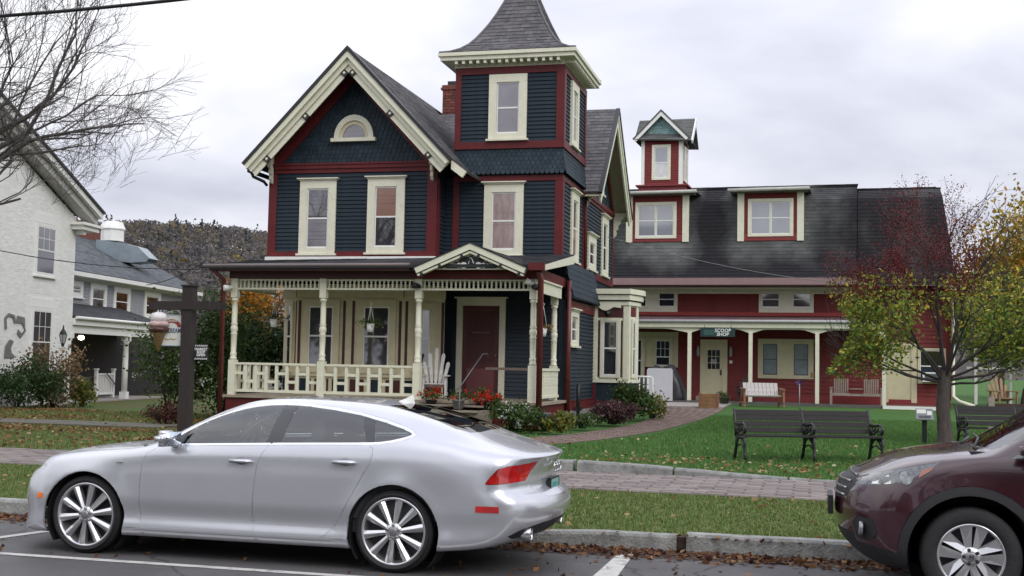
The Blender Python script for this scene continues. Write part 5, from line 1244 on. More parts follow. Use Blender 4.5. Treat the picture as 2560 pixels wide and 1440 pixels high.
def seat(parent, x, y, m, h=1.13, w=.5):
    q = MB(T(x, y, 0)); q.box(-.30, .22, -w/2, w/2, .42, .58)
    q.prism([(.12, .55), (.30, .52), (.48, h-.12), (.36, h-.10)], -w/2, w/2); q.prism([(.36, h-.10), (.48, h-.10), (.50, h+.06), (.40, h+.07)], -.12, .12); return q.build('seat', m, parent)
def smooth_box(parent, name, m, size, M, r=2):
    b_ = bmesh.new(); bmesh.ops.create_cube(b_, size=1); bmesh.ops.scale(b_, vec=size, verts=b_.verts); bmesh.ops.bevel(b_, geom=list(b_.edges), offset=min(size)*.35, segments=r+1, affect='EDGES')
    for f in b_.faces: f.smooth = True
    me = bpy.data.meshes.new(name); b_.to_mesh(me); b_.free(); me.transform(M); me.materials.append(m); return link(name, me, parent)
def circ(cx, cz, R, n=44, a0=0, a1=2*pi): return [(cx+R*cos(a0+(a1-a0)*i/n), cz+R*sin(a0+(a1-a0)*i/n)) for i in range(n)]

# ======== silver saloon. local x: 0 at front axle, + towards the tail; -y is the driver's side (to the camera)
CAR = thing('silver_sedan', 'silver four-door fastback sedan parked in front of the porch', 'car', (-6.126, 10.26, 0))
OFF[CAR.name] = Vector((0, 0, 0))
K = [-.90, -.70, -.40, 0, .40, .62, .90, 1.15, 1.45, 1.80, 2.30, 2.70, 2.95, 3.20, 3.50, 3.78, 4.00]
def row(*a): return list(a)
TB = [
 (row(.70, .70, .72, .72, .72, .72, .72, .72, .72, .72, .72, .72, .72, .72, .72, .70, .60), row(.17, .16, .16, .17, .17, .17, .17, .17, .17, .17, .17, .17, .17, .18, .20, .24, .30)),
 (row(.84, .88, .90, .90, .895, .893, .893, .893, .893, .893, .893, .895, .90, .90, .88, .84, .76), row(.19, .18, .175, .18, .18, .18, .18, .18, .18, .18, .18, .185, .19, .20, .23, .27, .33)),
 (row(.85, .895, .92, .925, .918, .915, .915, .915, .915, .915, .915, .92, .925, .925, .905, .865, .78), row(.25, .25, .25, .25, .25, .25, .25, .25, .25, .25, .25, .25, .255, .27, .30, .335, .38)),
 (row(.85, .895, .915, .915, .897, .892, .890, .890, .890, .890, .892, .905, .912, .915, .90, .865, .79), row(.36, .36, .36, .36, .36, .36, .36, .36, .36, .36, .36, .36, .37, .38, .39, .41, .45)),
 (row(.84, .89, .925, .93, .925, .922, .920, .920, .920, .920, .922, .928, .930, .930, .915, .88, .80), row(.47, .47, .48, .49, .50, .50, .50, .50, .50, .50, .51, .52, .52, .53, .53, .54, .56)),
 (row(.80, .865, .905, .925, .922, .920, .918, .918, .918, .918, .920, .925, .928, .926, .905, .865, .78), row(.60, .63, .66, .68, .69, .69, .70, .70, .70, .71, .72, .73, .73, .73, .73, .73, .73)),
 (row(.72, .80, .86, .893, .902, .903, .904, .904, .904, .905, .905, .908, .910, .905, .88, .835, .74), row(.64, .715, .785, .83, .855, .865, .872, .878, .885, .893, .905, .912, .915, .912, .90, .89, .865)),
 (row(.64, .72, .79, .835, .855, .862, .866, .868, .869, .869, .868, .868, .866, .855, .82, .775, .70), row(.665, .75, .83, .88, .915, .94, .962, .975, .990, 1.005, 1.022, 1.035, 1.045, 1.040, .995, .955, .925)),
 (row(.50, .58, .64, .69, .72, .745, .735, .690, .625, .600, .615, .665, .715, .755, .755, .725, .66), row(.68, .765, .85, .905, .935, .985, 1.12, 1.215, 1.303, 1.345, 1.325, 1.255, 1.185, 1.105, 1.025, .975, .94)),
 (row(.34, .38, .42, .44, .46, .47, .50, .50, .50, .50, .50, .50, .53, .55, .56, .52, .46), row(.69, .78, .865, .918, .945, .99, 1.155, 1.275, 1.355, 1.378, 1.365, 1.318, 1.262, 1.188, 1.078, 1.00, .955)),
 (row(0, 0, 0, 0, 0, 0, 0, 0, 0, 0, 0, 0, 0, 0, 0, 0, 0), row(.70, .785, .872, .925, .952, 1.0, 1.175, 1.30, 1.372, 1.394, 1.387, 1.345, 1.292, 1.222, 1.105, 1.02, .968)),
]
def ends_s(s):
    f = 1
    d = s-(-.90)
    if d < .55: f *= max(0, 1-(1-max(0, d)/.55)**2.5)**(1/2.15)
    d = 4.00-s
    if d < .42: f *= max(0, 1-(1-max(0, d)/.42)**3.2)**(1/2.0)
    return f
def prof_rear(z):
    return pchip([.15, .25, .34, .42, .52, .60, .645, .70, .80, .875, .925, .96, 1.3], [-.20, -.12, -.03, .045, .085, .07, .03, -.055, -.055, -.03, .0, .03, .03], z)
def prof_front(z):
    return pchip([.15, .19, .25, .33, .48, .58, .66, .74, 1.3], [.10, .0, .02, .035, .0, .015, .05, .13, .13], z)
def shear_s(s, z, w):
    d = 0
    t = (s-3.38)/.62
    if t > 0: t = min(1, t); d += prof_rear(z)*t*t*(3-2*t)
    t = (-.25-s)/.65
    if t > 0: t = min(1, t); d += prof_front(z)*t*t*(3-2*t)
    return d
def stat(lo, hi, n, ed): 
    # denser stations near both rounded ends
    S_ = []; m_ = 12
    for i in range(m_): S_.append(lo+ed*(i/m_)**2.2)
    for i in range(n+1): S_.append(lo+ed+(hi-lo-2*ed)*i/n)
    for i in range(m_-1, -1, -1): S_.append(hi-ed*(i/m_)**2.2)
    return S_
ARF, ARR = .392, .396                                   # arch radii
WZ = .322
G = loft(K, TB, ends_s, shear_s, stat(-.90, 4.00, 92, .14), [3, 2, 4, 4, 8, 7, 5, 8, 6, 8], [(0, WZ, ARF), (2.834, WZ, ARR)], .014)
sh = Shell(G)
DLO = [(.857, 1.055), (.958, 1.115), (1.056, 1.168), (1.156, 1.214), (1.259, 1.252), (1.366, 1.283), (1.476, 1.305), (1.588, 1.319), (1.732, 1.326), (1.859, 1.325), (1.972, 1.319), (2.208, 1.296), (2.445, 1.262), (2.683, 1.210), (2.862, 1.160), (2.93, 1.135), (2.945, 1.122), (2.93, 1.112), (2.87, 1.092), (2.781, 1.070), (2.678, 1.055), (2.569, 1.048), (2.072, 1.030), (1.702, 1.016), (.892, .983), (.865, .985), (.845, 1.0)]
def offset_poly(P, d):
    n = len(P); out = []
    A = sum(P[i][0]*P[(i+1) % n][1]-P[(i+1) % n][0]*P[i][1] for i in range(n))
    sg = 1 if A > 0 else -1
    for i in range(n):
        a, b, c = Vector(P[i-1]), Vector(P[i]), Vector(P[(i+1) % n]); d1 = (b-a).normalized(); d2 = (c-b).normalized(); n1 = Vector((d1.y, -d1.x))*sg; n2 = Vector((d2.y, -d2.x))*sg
        m_ = (n1+n2); L_ = m_.length; m_ = m_/L_ if L_ > 1e-6 else n1; k = d/max(.45, m_.dot(n1)); out.append((b.x+m_.x*k, b.y+m_.y*k))
    return out
CHR = offset_poly(DLO, .022)
side = lambda f: abs(f.calc_center_median().y) > .35
sh.cut(DLO, 'y', True, test=side); sh.cut(CHR, 'y', True, test=side)
BP = [(1.742, 1.40), (1.865, 1.40), (1.80, .95), (1.660, .95)]
CP1, CP2 = [(2.43, 1.40), (2.60, .95)], [(2.545, 1.40), (2.665, .95)]
MT = [(.80, 1.2), (.915, .95)]
for L_ in ([BP[0], BP[3]], [BP[1], BP[2]], CP1, CP2): sh.cut(L_, 'y', test=side)
DA = [(.70, .965), (.66, .938), (.60, .905), (.564, .873), (.545, .80), (.534, .682), (.530, .54), (.532, .396), (.545, .32), (.557, .232)]
DB = [(1.711, 1.01), (1.68, .962), (1.644, .913), (1.621, .846), (1.602, .719), (1.592, .537), (1.585, .394), (1.60, .30), (1.62, .232)]
DC = [(2.614, 1.05), (2.632, 1.01), (2.637, .983), (2.637, .924), (2.620, .88), (2.593, .83), (2.543, .74), (2.46, .59), (2.378, .435), (2.33, .36), (2.264, .295), (2.20, .25), (2.169, .232)]
lowside = lambda f: abs(f.calc_center_median().y) > .45
for L_ in (DA, DB, DC): sh.cut(L_, 'y', test=lowside)
sh.cut([(.545, .232), (2.30, .232)], 'y', test=lowside)
AF, AR = circ(0, WZ, ARF), circ(2.834, WZ, ARR)
sh.cut(AF, 'y', True, test=lowside); sh.cut(AR, 'y', True, test=lowside)
# bonnet edge, windscreen, rear glass, hatch (plan outlines, half car y<0)
HOOD = [(-.60, 0), (-.60, -.30), (-.56, -.50), (-.45, -.64), (-.2, -.735), (.15, -.775), (.42, -.79), (.60, -.75), (.62, 0)]
top = lambda f: f.normal.z > .25 or f.normal.z < -.25
WS = [(.60, 0), (.585, -.40), (.66, -.70), (1.00, -.645), (1.32, -.545), (1.34, -.30), (1.35, 0)]
RG = [(2.66, 0), (2.655, -.25), (2.60, -.44), (3.25, -.575), (3.36, -.50), (3.40, -.30), (3.41, 0)]
HT = [(2.56, 0), (2.56, -.50), (3.30, -.64), (3.60, -.66), (3.80, -.60), (4.1, -.58)]
up_ = lambda f: f.calc_center_median().z > .62
for L_ in (HOOD[:-1], WS, RG): sh.cut(L_, 'z', test=up_)
# tail lamp: seen from behind and to the side; cut by planes along the diagonal
dlamp = Vector((1, -1, 0)).normalized(); e1_ = Vector((1, 1, 0)).normalized()   # e1 . p gives position across that view
def lampu(x, y): return (x+y)*.70711
def cut_dir(pts, closed, test):
    P = pts+[pts[0]]; bm = sh.bm
    for a, b in zip(P, P[1:]):
        A = e1_*a[0]+Vector((0, 0, a[1])); B_ = e1_*b[0]+Vector((0, 0, b[1])); no = (B_-A).cross(dlamp).normalized()
        x0, x1, y0, y1 = min(a[0], b[0])-.002, max(a[0], b[0])+.002, min(a[1], b[1])-.002, max(a[1], b[1])+.002; geo = []
        for f in bm.faces:
            if not test(f): continue
            us = [lampu(v.co.x, v.co.y) for v in f.verts]; zs = [v.co.z for v in f.verts]
            if max(us) < x0 or min(us) > x1 or max(zs) < y0 or min(zs) > y1: continue
            geo.append(f)
        es = set(); vv = set()
        for f in geo: es.update(f.edges); vv.update(f.verts)
        if geo: bmesh.ops.bisect_plane(bm, geom=geo+list(es)+list(vv), dist=1e-5, plane_co=A, plane_no=no)
# lamp outline from (x, y, z) corners on the body
LC = [(3.61, -.905, .745), (3.65, -.895, .80), (3.71, -.87, .865), (3.78, -.83, .888), (3.93, -.44, .915), (3.88, -.60, .762)]
LAMP = [(lampu(x, y), z) for x, y, z in LC]
rearf = lambda f: f.calc_center_median().x > 3.4 and f.normal.z < .75
cut_dir(LAMP, True, rearf)
rear = lambda f: f.calc_center_median().x > 3.55
PLT = [(-.40, .735), (-.36, .62), (-.02, .60), (.0, .60)]
sh.cut([(-.62, .742), (0, .758)], 'x', test=rear)            # recess top edge
REC = [(.02, .752), (-.52, .738), (-.47, .645), (-.40, .625), (.02, .615)]
sh.cut(REC, 'x', test=rear)
sh.cut([(3.40, .385), (4.1, .50)], 'y', test=lambda f: f.calc_center_median().x > 3.3)   # dark valance edge
VAL = [(.02, .43), (-.50, .42), (-.72, .385), (-.80, .33), (-.72, .30), (-.3, .315), (.02, .32)]
sh.cut(VAL, 'x', test=rear)
HL = [(-.83, .60), (-.80, .655), (-.62, .735), (-.42, .745), (-.50, .69), (-.62, .63), (-.74, .59)]
sh.cut(HL, 'y', True, test=lambda f: f.calc_center_median().x < -.3)
GR = [(.02, .68), (-.42, .66), (-.42, .45), (-.34, .30), (.02, .28)]
sh.cut(GR, 'x', test=lambda f: f.calc_center_median().x < -.6)
sh.cut([(.02, .26), (-.75, .26)], 'x', test=lambda f: f.calc_center_median().x < -.45)
MIR = lambda x: .97
def cls(c, n):
    x, y, z = c.x, c.y, c.z; ay = abs(y)
    if z < .80 and ay > .60 and (inpoly(x, z, AF) or inpoly(x, z, AR)): return None
    if ay > .35 and inpoly(x, z, DLO):
        lb = 1.742+(1.66-1.742)*(1.40-z)/.45; rb_ = 1.865+(1.80-1.865)*(1.40-z)/.45
        c1 = 2.43+(.17)*(1.40-z)/.45; c2 = 2.545+.12*(1.40-z)/.45
        if x < lb: return 'gF'
        if x < rb_: return 'bp'
        if x < c1: return 'gR'
        if x < c2: return 'cp'
        return 'gQ'
    if ay > .35 and inpoly(x, z, CHR): return 'chrome'
    if x > 3.4 and n.z < .75 and inpoly(lampu(x, y), z, LAMP) and x > 3.5: return 'lamp'
    if x < -.3 and inpoly(x, z, HL) and ay > .35: return 'hl'
    if x < -.6 and inpoly(y, z, GR+[(.02, .68)]): return 'grille'
    if x > 3.55:
        if inpoly(y, z, REC): return 'recess'
        if inpoly(y, z, VAL): return 'valance'
    if z > .62:
        if inpoly(x, y, WS+[(1.35, .1), (.60, .1)]) and x < 1.36: return 'ws'
        if inpoly(x, y, [(2.66, .1)]+RG+[(3.41, .1)]): return 'rg'
        if inpoly(x, y, [(-.60, .1)]+HOOD+[(.62, .1)]) and z > .62: return 'hood'
    if z < .232 and -.1 < x < 3 : return 'sill' if ay > .3 else 'body'
    if ay > .45 and z < 1.02:
        def xat(L, zz):
            for a, b in zip(L, L[1:]):
                if min(a[1], b[1]) <= zz <= max(a[1], b[1]): return a[0]+(b[0]-a[0])*((zz-a[1])/(b[1]-a[1]) if b[1] != a[1] else 0)
            return None
        if z < .965 or x > .85:
            a = xat(DA, min(z, .964)); b = xat(DB, min(z, 1.009)); c_ = xat(DC, min(z, 1.049))
            if a and a < x < b and (x > .72 or z < .965): return 'dF'
            if b and b <= x < c_: return 'dR'
    return 'body'
def tidy(seg): return seg
LCOL = mat('clear_headlamp', (.55, .58, .6), .08, .3, 20, coat=1, metal=.4)
mats = {'body': ('body', SILVER), 'sill': ('side_skirt', SILVER), 'gF': ('window', GLASS), 'gR': ('window', GLASS), 'gQ': ('quarter_window', GLASS), 'bp': ('door_pillar', GLOSSBLK), 'cp': ('rear_pillar', GLOSSBLK), 'chrome': ('window_trim', CHROME),
        'lamp': ('tail_light', TAILR), 'hl': ('headlight', LCOL), 'grille': ('grille', PLASTIC), 'recess': ('plate_recess', SILVER), 'valance': ('valance', PLASTIC), 'ws': ('windscreen', GLASS), 'rg': ('rear_window', RGLASS), 'hood': ('bonnet', SILVER), 'dF': ('front_door', SILVER), 'dR': ('rear_door', SILVER)}
out = split_shell(sh, cls, {'body', 'grille', 'recess', 'valance', 'ws', 'rg', 'hood'}, CAR, mats, gap=.0028)
sh.bm.free()
# inner shell so gaps and arches read dark
lin = MB()
for x0, x1, w_ in ((-.62, -.42, .45), (.42, 2.42, .84), (3.26, 3.66, .60)): lin.box(x0, x1, -w_, w_, .25, .62 if x0 < 0 else .80)
lin.box(-.5, 3.3, -.50, .50, .17, .5); lin.build('underbody', DARK, CAR)
for sy in (-1, 1):
    for wx, R in ((0, ARF), (2.834, ARR)):
        q = MB(T(wx, 0, WZ)); pts = circ(0, 0, R-.004, 30, -.25*pi, 1.25*pi)
        n = len(pts); q.add([(x, sy*.885, z) for x, z in pts]+[(x, sy*.55, z) for x, z in pts], [(i, i+1, n+i+1, n+i) for i in range(n-1)]+[tuple(range(n, 2*n))]); q.build('wheel_housing', DARK, CAR)
        # rolled arch lip
        q = MB(T(wx, 0, WZ)); n = 40; a0, a1 = -.10*pi, 1.10*pi
        yb_ = sy*(.930+.010)
for x, R_w in ((0, .335), (2.834, .335)):
    for sy in (-1, 1): wheel(CAR, x, sy*.905, .335, .272, 10, sy)
# interior
INT = mat('dark_cabin', (.06, .065, .065), .7, .2); SEATM = mat('grey_leather', (.12, .125, .125), .5, .15)
MB().box(.55, 3.1, -.80, .80, .30, .42).box(.5, 3.2, -.82, -.78, .42, .95).box(.5, 3.2, .78, .82, .42, .95).build('cabin_floor', INT, CAR)
MB().prism([(.62, .5), (.62, .93), (.80, .96), (1.02, .93), (1.08, .75), (1.05, .5)], -.78, .78).build('dashboard', INT, CAR)
for y in (-.37, .37): seat(CAR, 1.55, y, SEATM)
seat(CAR, 2.40, 0, SEATM, 1.10, 1.3)
q = MB(T(1.22, -.37, .92) @ Matrix.Rotation(radians(-62), 4, 'Y')); n = 24
q.tube([(.19*cos(2*pi*i/n), .19*sin(2*pi*i/n), 0) for i in range(n+1)], .016, 6, cap=False).tube([(-.19, 0, 0), (.19, 0, 0)], .02, 6).tube([(0, 0, 0), (0, 0, -.25)], .03, 6); q.build('steering_wheel', INT, CAR)
# door handles, mirrors, badges, aerial, exhaust, plates
for sy in (-1, 1):
    for hx, hz in ((1.475, .857), (2.405, .882)):
        w_ = .9165; hb = smooth_box(CAR, 'door_handle', SILVER, (.215, .035, .032), T(hx, sy*(w_+.022), hz))
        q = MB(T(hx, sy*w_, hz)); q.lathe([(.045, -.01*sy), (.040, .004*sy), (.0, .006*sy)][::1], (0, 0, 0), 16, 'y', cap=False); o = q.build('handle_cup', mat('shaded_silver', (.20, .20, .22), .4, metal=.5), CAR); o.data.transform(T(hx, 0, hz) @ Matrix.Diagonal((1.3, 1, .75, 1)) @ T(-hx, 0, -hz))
    mm_ = smooth_box(CAR, 'wing_mirror', SILVER, (.14, .22, .135), T(.80, sy*.985, 1.025) @ Matrix.Rotation(radians(12*sy), 4, 'Z'), 3)
    smooth_box(CAR, 'mirror_glass', mat('mirror_glass', (.55, .6, .65), .03, .05, metal=1), (.012, .19, .11), T(.872, sy*.985, 1.027) @ Matrix.Rotation(radians(12*sy), 4, 'Z'))
    MB().tube([(.83, sy*.84, .955), (.82, sy*.93, .985)], .028, 8).build('mirror_arm', SILVER, CAR)
    q = MB(); q.add([(.858, sy*.868, 1.0), (.858, sy*.84, 1.045), (.95, sy*.815, 1.095), (.905, sy*.868, .99)], [(0, 1, 2, 3)]); q.build('mirror_triangle', GLOSSBLK, CAR)
    q = MB(); q.add([(-.468, sy*.925, .465), (-.405, sy*.934, .465), (-.405, sy*.932, .51), (-.468, sy*.92, .51), (-.468, sy*.90, .465), (-.405, sy*.90, .465), (-.405, sy*.90, .51), (-.468, sy*.90, .51)], [(0, 1, 2, 3), (0, 4, 5, 1), (1, 5, 6, 2), (2, 6, 7, 3), (3, 7, 4, 0)]); q.build('side_marker', AMBER, CAR)
    MB().box(.30, .36, sy*.915, sy*.927, .80, .806).build('fender_badge', CHROME, CAR)
    q = MB(T(3.83, sy*.60, .335)); q.lathe([(.052, .02), (.058, .09), (.05, .095), (.046, .085), (.044, -.04)], (0, 0, 0), 20, 'x', cap=False); q.lathe([(.044, -.02), (.0, -.02)], (0, 0, 0), 20, 'x', cap=False); q.build('exhaust_tip', CHROME, CAR)
# red side reflector set in the rear bumper corner: follow the shell
def body_w(s_, z):       # half width of the unsheared shell
    cw = [pchip(K, p[0], s_) for p in TB]; cz = [pchip(K, p[1], s_) for p in TB]
    for i in range(len(cz)-1):
        if cz[i] <= z <= cz[i+1]: return (cw[i]+(cw[i+1]-cw[i])*(z-cz[i])/(cz[i+1]-cz[i]))*ends_s(s_)
    return cw[5]
for sy in (-1, 1):
    q = MB(); n = 6; vs = []
    for i in range(n+1):
        s_ = 3.52+.16*i/n
        for z in (.525, .575): w_ = body_w(s_, z); vs.append((s_+shear_s(s_, z, w_), sy*(w_+.006), z))
    q.add(vs, [(2*i, 2*i+2, 2*i+3, 2*i+1) for i in range(n)]); q.build('side_reflector', TAILR, CAR)
sf_ = MB(T(2.62, 0, 1.352)); sf_.add([(-.11, -.022, .0), (-.11, .022, .0), (.07, .022, -.015), (.07, -.022, -.015), (.055, -.004, .075), (.055, .004, .075), (-.02, -.006, .035), (-.02, .006, .035)], [(0, 3, 4, 6), (1, 7, 5, 2), (0, 6, 7, 1), (6, 4, 5, 7), (3, 2, 5, 4)]); sf_.build('roof_aerial', WHITE, CAR)
xr = 3.985
pl = MB().box(xr-.03, xr+.0, -.155, .155, .628, .742).build('number_plate', mat('pale_green_plate', (.22, .42, .38), .4, .1, 30), CAR)
MB().box(xr, xr+.002, -.10, .10, .66, .71).build('plate_print', mat('plate_green', (.05, .28, .26), .4, .3, 40), pl)
MB().box(xr-.03, xr+.004, -.165, -.156, .62, .75).box(xr-.03, xr+.004, .156, .165, .62, .75).box(xr-.03, xr+.004, -.165, .165, .742, .752).build('plate_frame', BLACK, pl)
bd = MB()
for i in range(4):
    n = 18; c = (xr+.02, -.105+i*.07, .845); bd.tube([(c[0], c[1]+.042*cos(2*pi*k/n), c[2]+.042*sin(2*pi*k/n)) for k in range(n+1)], .006, 5, cap=False)
bd.build('ring_badge', CHROME, CAR)
# ======== maroon SUV at the right. local x: 0 at front axle, + towards the tail; -y towards the camera
SUV = thing('maroon_suv', 'dark maroon compact SUV nosing in at the right edge, black wheel-arch cladding', 'car', (1.16, 10.41, 0))
OFF[SUV.name] = Vector((0, 0, 0))
MAROON = mat('maroon_metallic_paint', (.034, .005, .010), .25, .12, 2, metal=.15, coat=1, spec=.6)
K2 = [-.95, -.80, -.50, -.28, -.06, .10, .38, .70, 1.08, 1.8, 2.6, 3.0, 3.40, 3.62]
TB2 = [
 ([.60]*13+[.55], [.24]*11+[.26, .32, .40]),
 ([.78, .82, .84, .85, .86, .86, .86, .86, .86, .86, .86, .86, .84, .76], [.25, .24, .24, .24, .24, .24, .24, .24, .24, .24, .24, .27, .34, .43]),
 ([.84, .88, .90, .905, .90, .90, .90, .90, .90, .90, .90, .90, .88, .82], [.36, .36, .36, .36, .35, .35, .35, .35, .35, .35, .35, .38, .44, .52]),
 ([.84, .885, .905, .908, .90, .898, .898, .898, .898, .898, .90, .90, .885, .83], [.50, .50, .50, .50, .50, .50, .50, .50, .50, .50, .52, .54, .56, .62]),
 ([.83, .88, .905, .910, .908, .908, .908, .908, .908, .908, .910, .908, .89, .84], [.64, .65, .66, .68, .69, .70, .70, .70, .70, .72, .74, .76, .78, .80]),
 ([.78, .85, .89, .905, .907, .907, .907, .907, .907, .907, .907, .905, .885, .83], [.76, .78, .80, .82, .84, .85, .86, .87, .88, .90, .92, .94, .95, .95]),
 ([.68, .78, .85, .885, .893, .893, .893, .893, .893, .893, .893, .89, .87, .81], [.80, .87, .925, .955, .98, .99, 1.0, 1.01, 1.02, 1.04, 1.07, 1.10, 1.12, 1.12]),
 ([.58, .70, .79, .84, .855, .86, .86, .862, .862, .862, .862, .855, .83, .78], [.825, .91, .99, 1.03, 1.065, 1.085, 1.10, 1.115, 1.135, 1.16, 1.20, 1.23, 1.25, 1.25]),
 ([.48, .60, .68, .73, .76, .77, .735, .69, .655, .64, .65, .66, .66, .62], [.835, .925, 1.02, 1.065, 1.095, 1.11, 1.23, 1.39, 1.525, 1.565, 1.55, 1.51, 1.45, 1.38]),
 ([.30, .38, .42, .45, .48, .50, .52, .54, .52, .52, .52, .52, .52, .48], [.84, .935, 1.04, 1.085, 1.115, 1.135, 1.28, 1.48, 1.585, 1.62, 1.60, 1.56, 1.50, 1.42]),
 ([0]*14, [.845, .94, 1.05, 1.09, 1.12, 1.145, 1.29, 1.46, 1.60, 1.635, 1.615, 1.575, 1.515, 1.43]),
]
def ends_u(s):
    f = 1; d = s+.95
    if d < .55: f *= max(0, 1-(1-max(0, d)/.55)**2.6)**(1/2.2)
    d = 3.62-s
    if d < .3: f *= max(0, 1-(1-max(0, d)/.3)**3)**(1/2.2)
    return f
def shear_u(s, z, w):
    t = (-.35-s)/.6; d = 0
    if t > 0:
        t = min(1, t); d += pchip([.24, .32, .40, .50, .62, .74, .80, .88, .95, 1.1], [.20, .10, .035, .0, -.01, .0, .015, .045, .10, .16], z)*t*t*(3-2*t)
    t = (s-3.2)/.4
    if t > 0: t = min(1, t); d += pchip([.3, .45, .6, .9, 1.2, 1.5], [-.12, .0, .03, 0, -.06, -.25], z)*t*t*(3-2*t)
    return d
WZ2 = .355; AR2 = .455; CL2 = .525
G2 = loft(K2, TB2, ends_u, shear_u, stat(-.95, 3.62, 80, .14), [3, 2, 4, 5, 6, 6, 5, 5, 7, 6], [(0, WZ2, AR2), (2.62, WZ2, AR2)], .012)
su = Shell(G2)
lows = lambda f: abs(f.calc_center_median().y) > .40
D2 = [(.27, 1.09), (.46, 1.20), (.74, 1.36), (1.0, 1.465), (1.45, 1.52), (1.9, 1.535), (2.5, 1.51), (2.9, 1.45), (3.1, 1.36), (2.95, 1.255), (2.4, 1.20), (1.4, 1.155), (.29, 1.085)]
su.cut(D2, 'y', True, test=lows)
for wx in (0, 2.62): su.cut(circ(wx, WZ2, AR2), 'y', True, test=lows); su.cut(circ(wx, WZ2, CL2), 'y', True, test=lows)
su.cut([(-1.1, .405), (-.80, .400), (-.52, .36), (-.40, .345), (2.0, .345), (3.0, .345), (3.2, .42), (3.8, .50)], 'y', test=lambda f: f.calc_center_median().z < .62)
HLS = [(-.795, .835), (-.76, .895), (-.70, .925), (-.56, .965), (-.40, 1.005), (-.21, 1.045), (-.33, .965), (-.45, .895), (-.60, .86)]
su.cut(HLS, 'y', True, test=lambda f: f.calc_center_median().x < -.15 and abs(f.calc_center_median().y) > .3)
HD2 = [(-.80, 0), (-.79, -.30), (-.74, -.48), (-.60, -.64), (-.30, -.715), (-.06, -.745), (.04, -.765), (.12, -.735), (.10, -.3), (.09, 0)]
tp = lambda f: f.calc_center_median().z > .86
for L_ in (HD2, [(.10, 0), (.11, -.3), (.17, -.70), (.27, -.745), (.56, -.68), (.84, -.61), (.86, -.3), (.87, 0)]): su.cut(L_, 'z', test=tp)
WS2 = [(.10, .1), (.10, 0), (.11, -.3), (.17, -.70), (.27, -.745), (.56, -.68), (.84, -.61), (.86, -.3), (.87, 0), (.87, .1)]
GR2 = [(.02, .93), (-.46, .89), (-.56, .83), (-.50, .75), (-.30, .70), (.02, .69)]
fr = lambda f: f.calc_center_median().x < -.62
su.cut(GR2, 'x', test=fr)
FG = [(-.80, .53), (-.74, .585), (-.62, .58), (-.56, .50), (-.62, .43), (-.74, .42)]
FGs = [(-.845, .53), (-.80, .60), (-.70, .595), (-.66, .49), (-.70, .435), (-.80, .43)]
su.cut(FGs, 'y', True, test=lambda f: f.calc_center_median().x < -.5 and abs(f.calc_center_median().y) > .3)
su.cut([(.02, .47), (-.62, .47)], 'x', test=fr); su.cut([(.02, .40), (-.62, .40)], 'x', test=fr)
DU = [(.50, 1.10), (.47, 1.0), (.45, .8), (.47, .6), (.52, .42), (.52, .345)]
DU2 = [(1.42, 1.16), (1.42, .9), (1.42, .345)]; DU3 = [(2.35, 1.2), (2.40, .95), (2.22, .6), (2.12, .345)]
for L_ in (DU, DU2, DU3): su.cut(L_, 'y', test=lows)
DCUT = [(.02, 1.5)]
def cls2(c, n):
    x, y, z = c.x, c.y, c.z; ay = abs(y)
    if z < .9 and ay > .55:
        for wx in ((0, 2.62) if True else ()):
            if abs(x-wx) > .6: continue
            if inpoly(x, z, circ(wx, WZ2, AR2)): return None
            if inpoly(x, z, circ(wx, WZ2, CL2)): return 'clad'
    zc = .345 if -.40 <= x <= 3.0 else (.36 if x > -.8 and x < 0 else .405) if x < 0 else .42
    if x < -.40: zc = .345+(.06)*min(1, (-x-.40)/.4)
    if z < zc: return 'clad'
    if ay > .4 and inpoly(x, z, D2):
        return 'g1' if x < 1.42 else 'g2'
    if x < -.15 and ay > .3 and inpoly(x, z, HLS): return 'hl'
    if x < -.5 and ay > .3 and inpoly(x, z, FGs): return 'fog'
    if x < -.62 and inpoly(y, z, GR2+[(.02, .9)]) : return 'grille'
    if x < -.7 and ay < .62 and .40 < z < .47: return 'intake'
    if z > .9 and inpoly(x, y, WS2): return 'ws'
    if z > .86 and x < .16 and inpoly(x, y, [(-.80, .1)]+HD2+[(.09, .1)]) : return 'hood'
    def xat(L, zz):
        for a, b in zip(L, L[1:]):
            if min(a[1], b[1]) <= zz <= max(a[1], b[1]): return a[0]+(b[0]-a[0])*((zz-a[1])/(b[1]-a[1]) if b[1] != a[1] else 0)
    if ay > .5 and z < 1.099:
        a, b, d = xat(DU, z), xat(DU2, z), xat(DU3, z)
        if a and b and a < x < b: return 'd1'
        if b and d and b <= x < d: return 'd2'
    return 'body'
HLM = mat('smoky_headlamp', (.10, .105, .11), .08, .6, 26, coat=1, metal=.5)
m2 = {'body': ('body', MAROON), 'clad': ('cladding', PLASTIC), 'g1': ('window', GLASS), 'g2': ('rear_side_window', RGLASS), 'hl': ('headlight', HLM), 'fog': ('fog_lamp_recess', PLASTIC), 'grille': ('grille', PLASTIC), 'intake': ('lower_intake', DARK), 'ws': ('windscreen', GLASS), 'hood': ('bonnet', MAROON), 'd1': ('front_door', MAROON), 'd2': ('rear_door', MAROON)}
o2 = split_shell(su, cls2, {'body', 'grille', 'ws', 'hood', 'intake'}, SUV, m2, gap=.003); su.bm.free()
q = MB(); q.box(-.60, -.48, -.45, .45, .26, .75).box(.48, 2.1, -.82, .82, .26, .95).box(3.1, 3.4, -.6, .6, .3, .95).box(-.4, 3, -.5, .5, .24, .7).box(-.40, .45, -.70, .70, .8, .95); q.build('underbody', DARK, SUV)
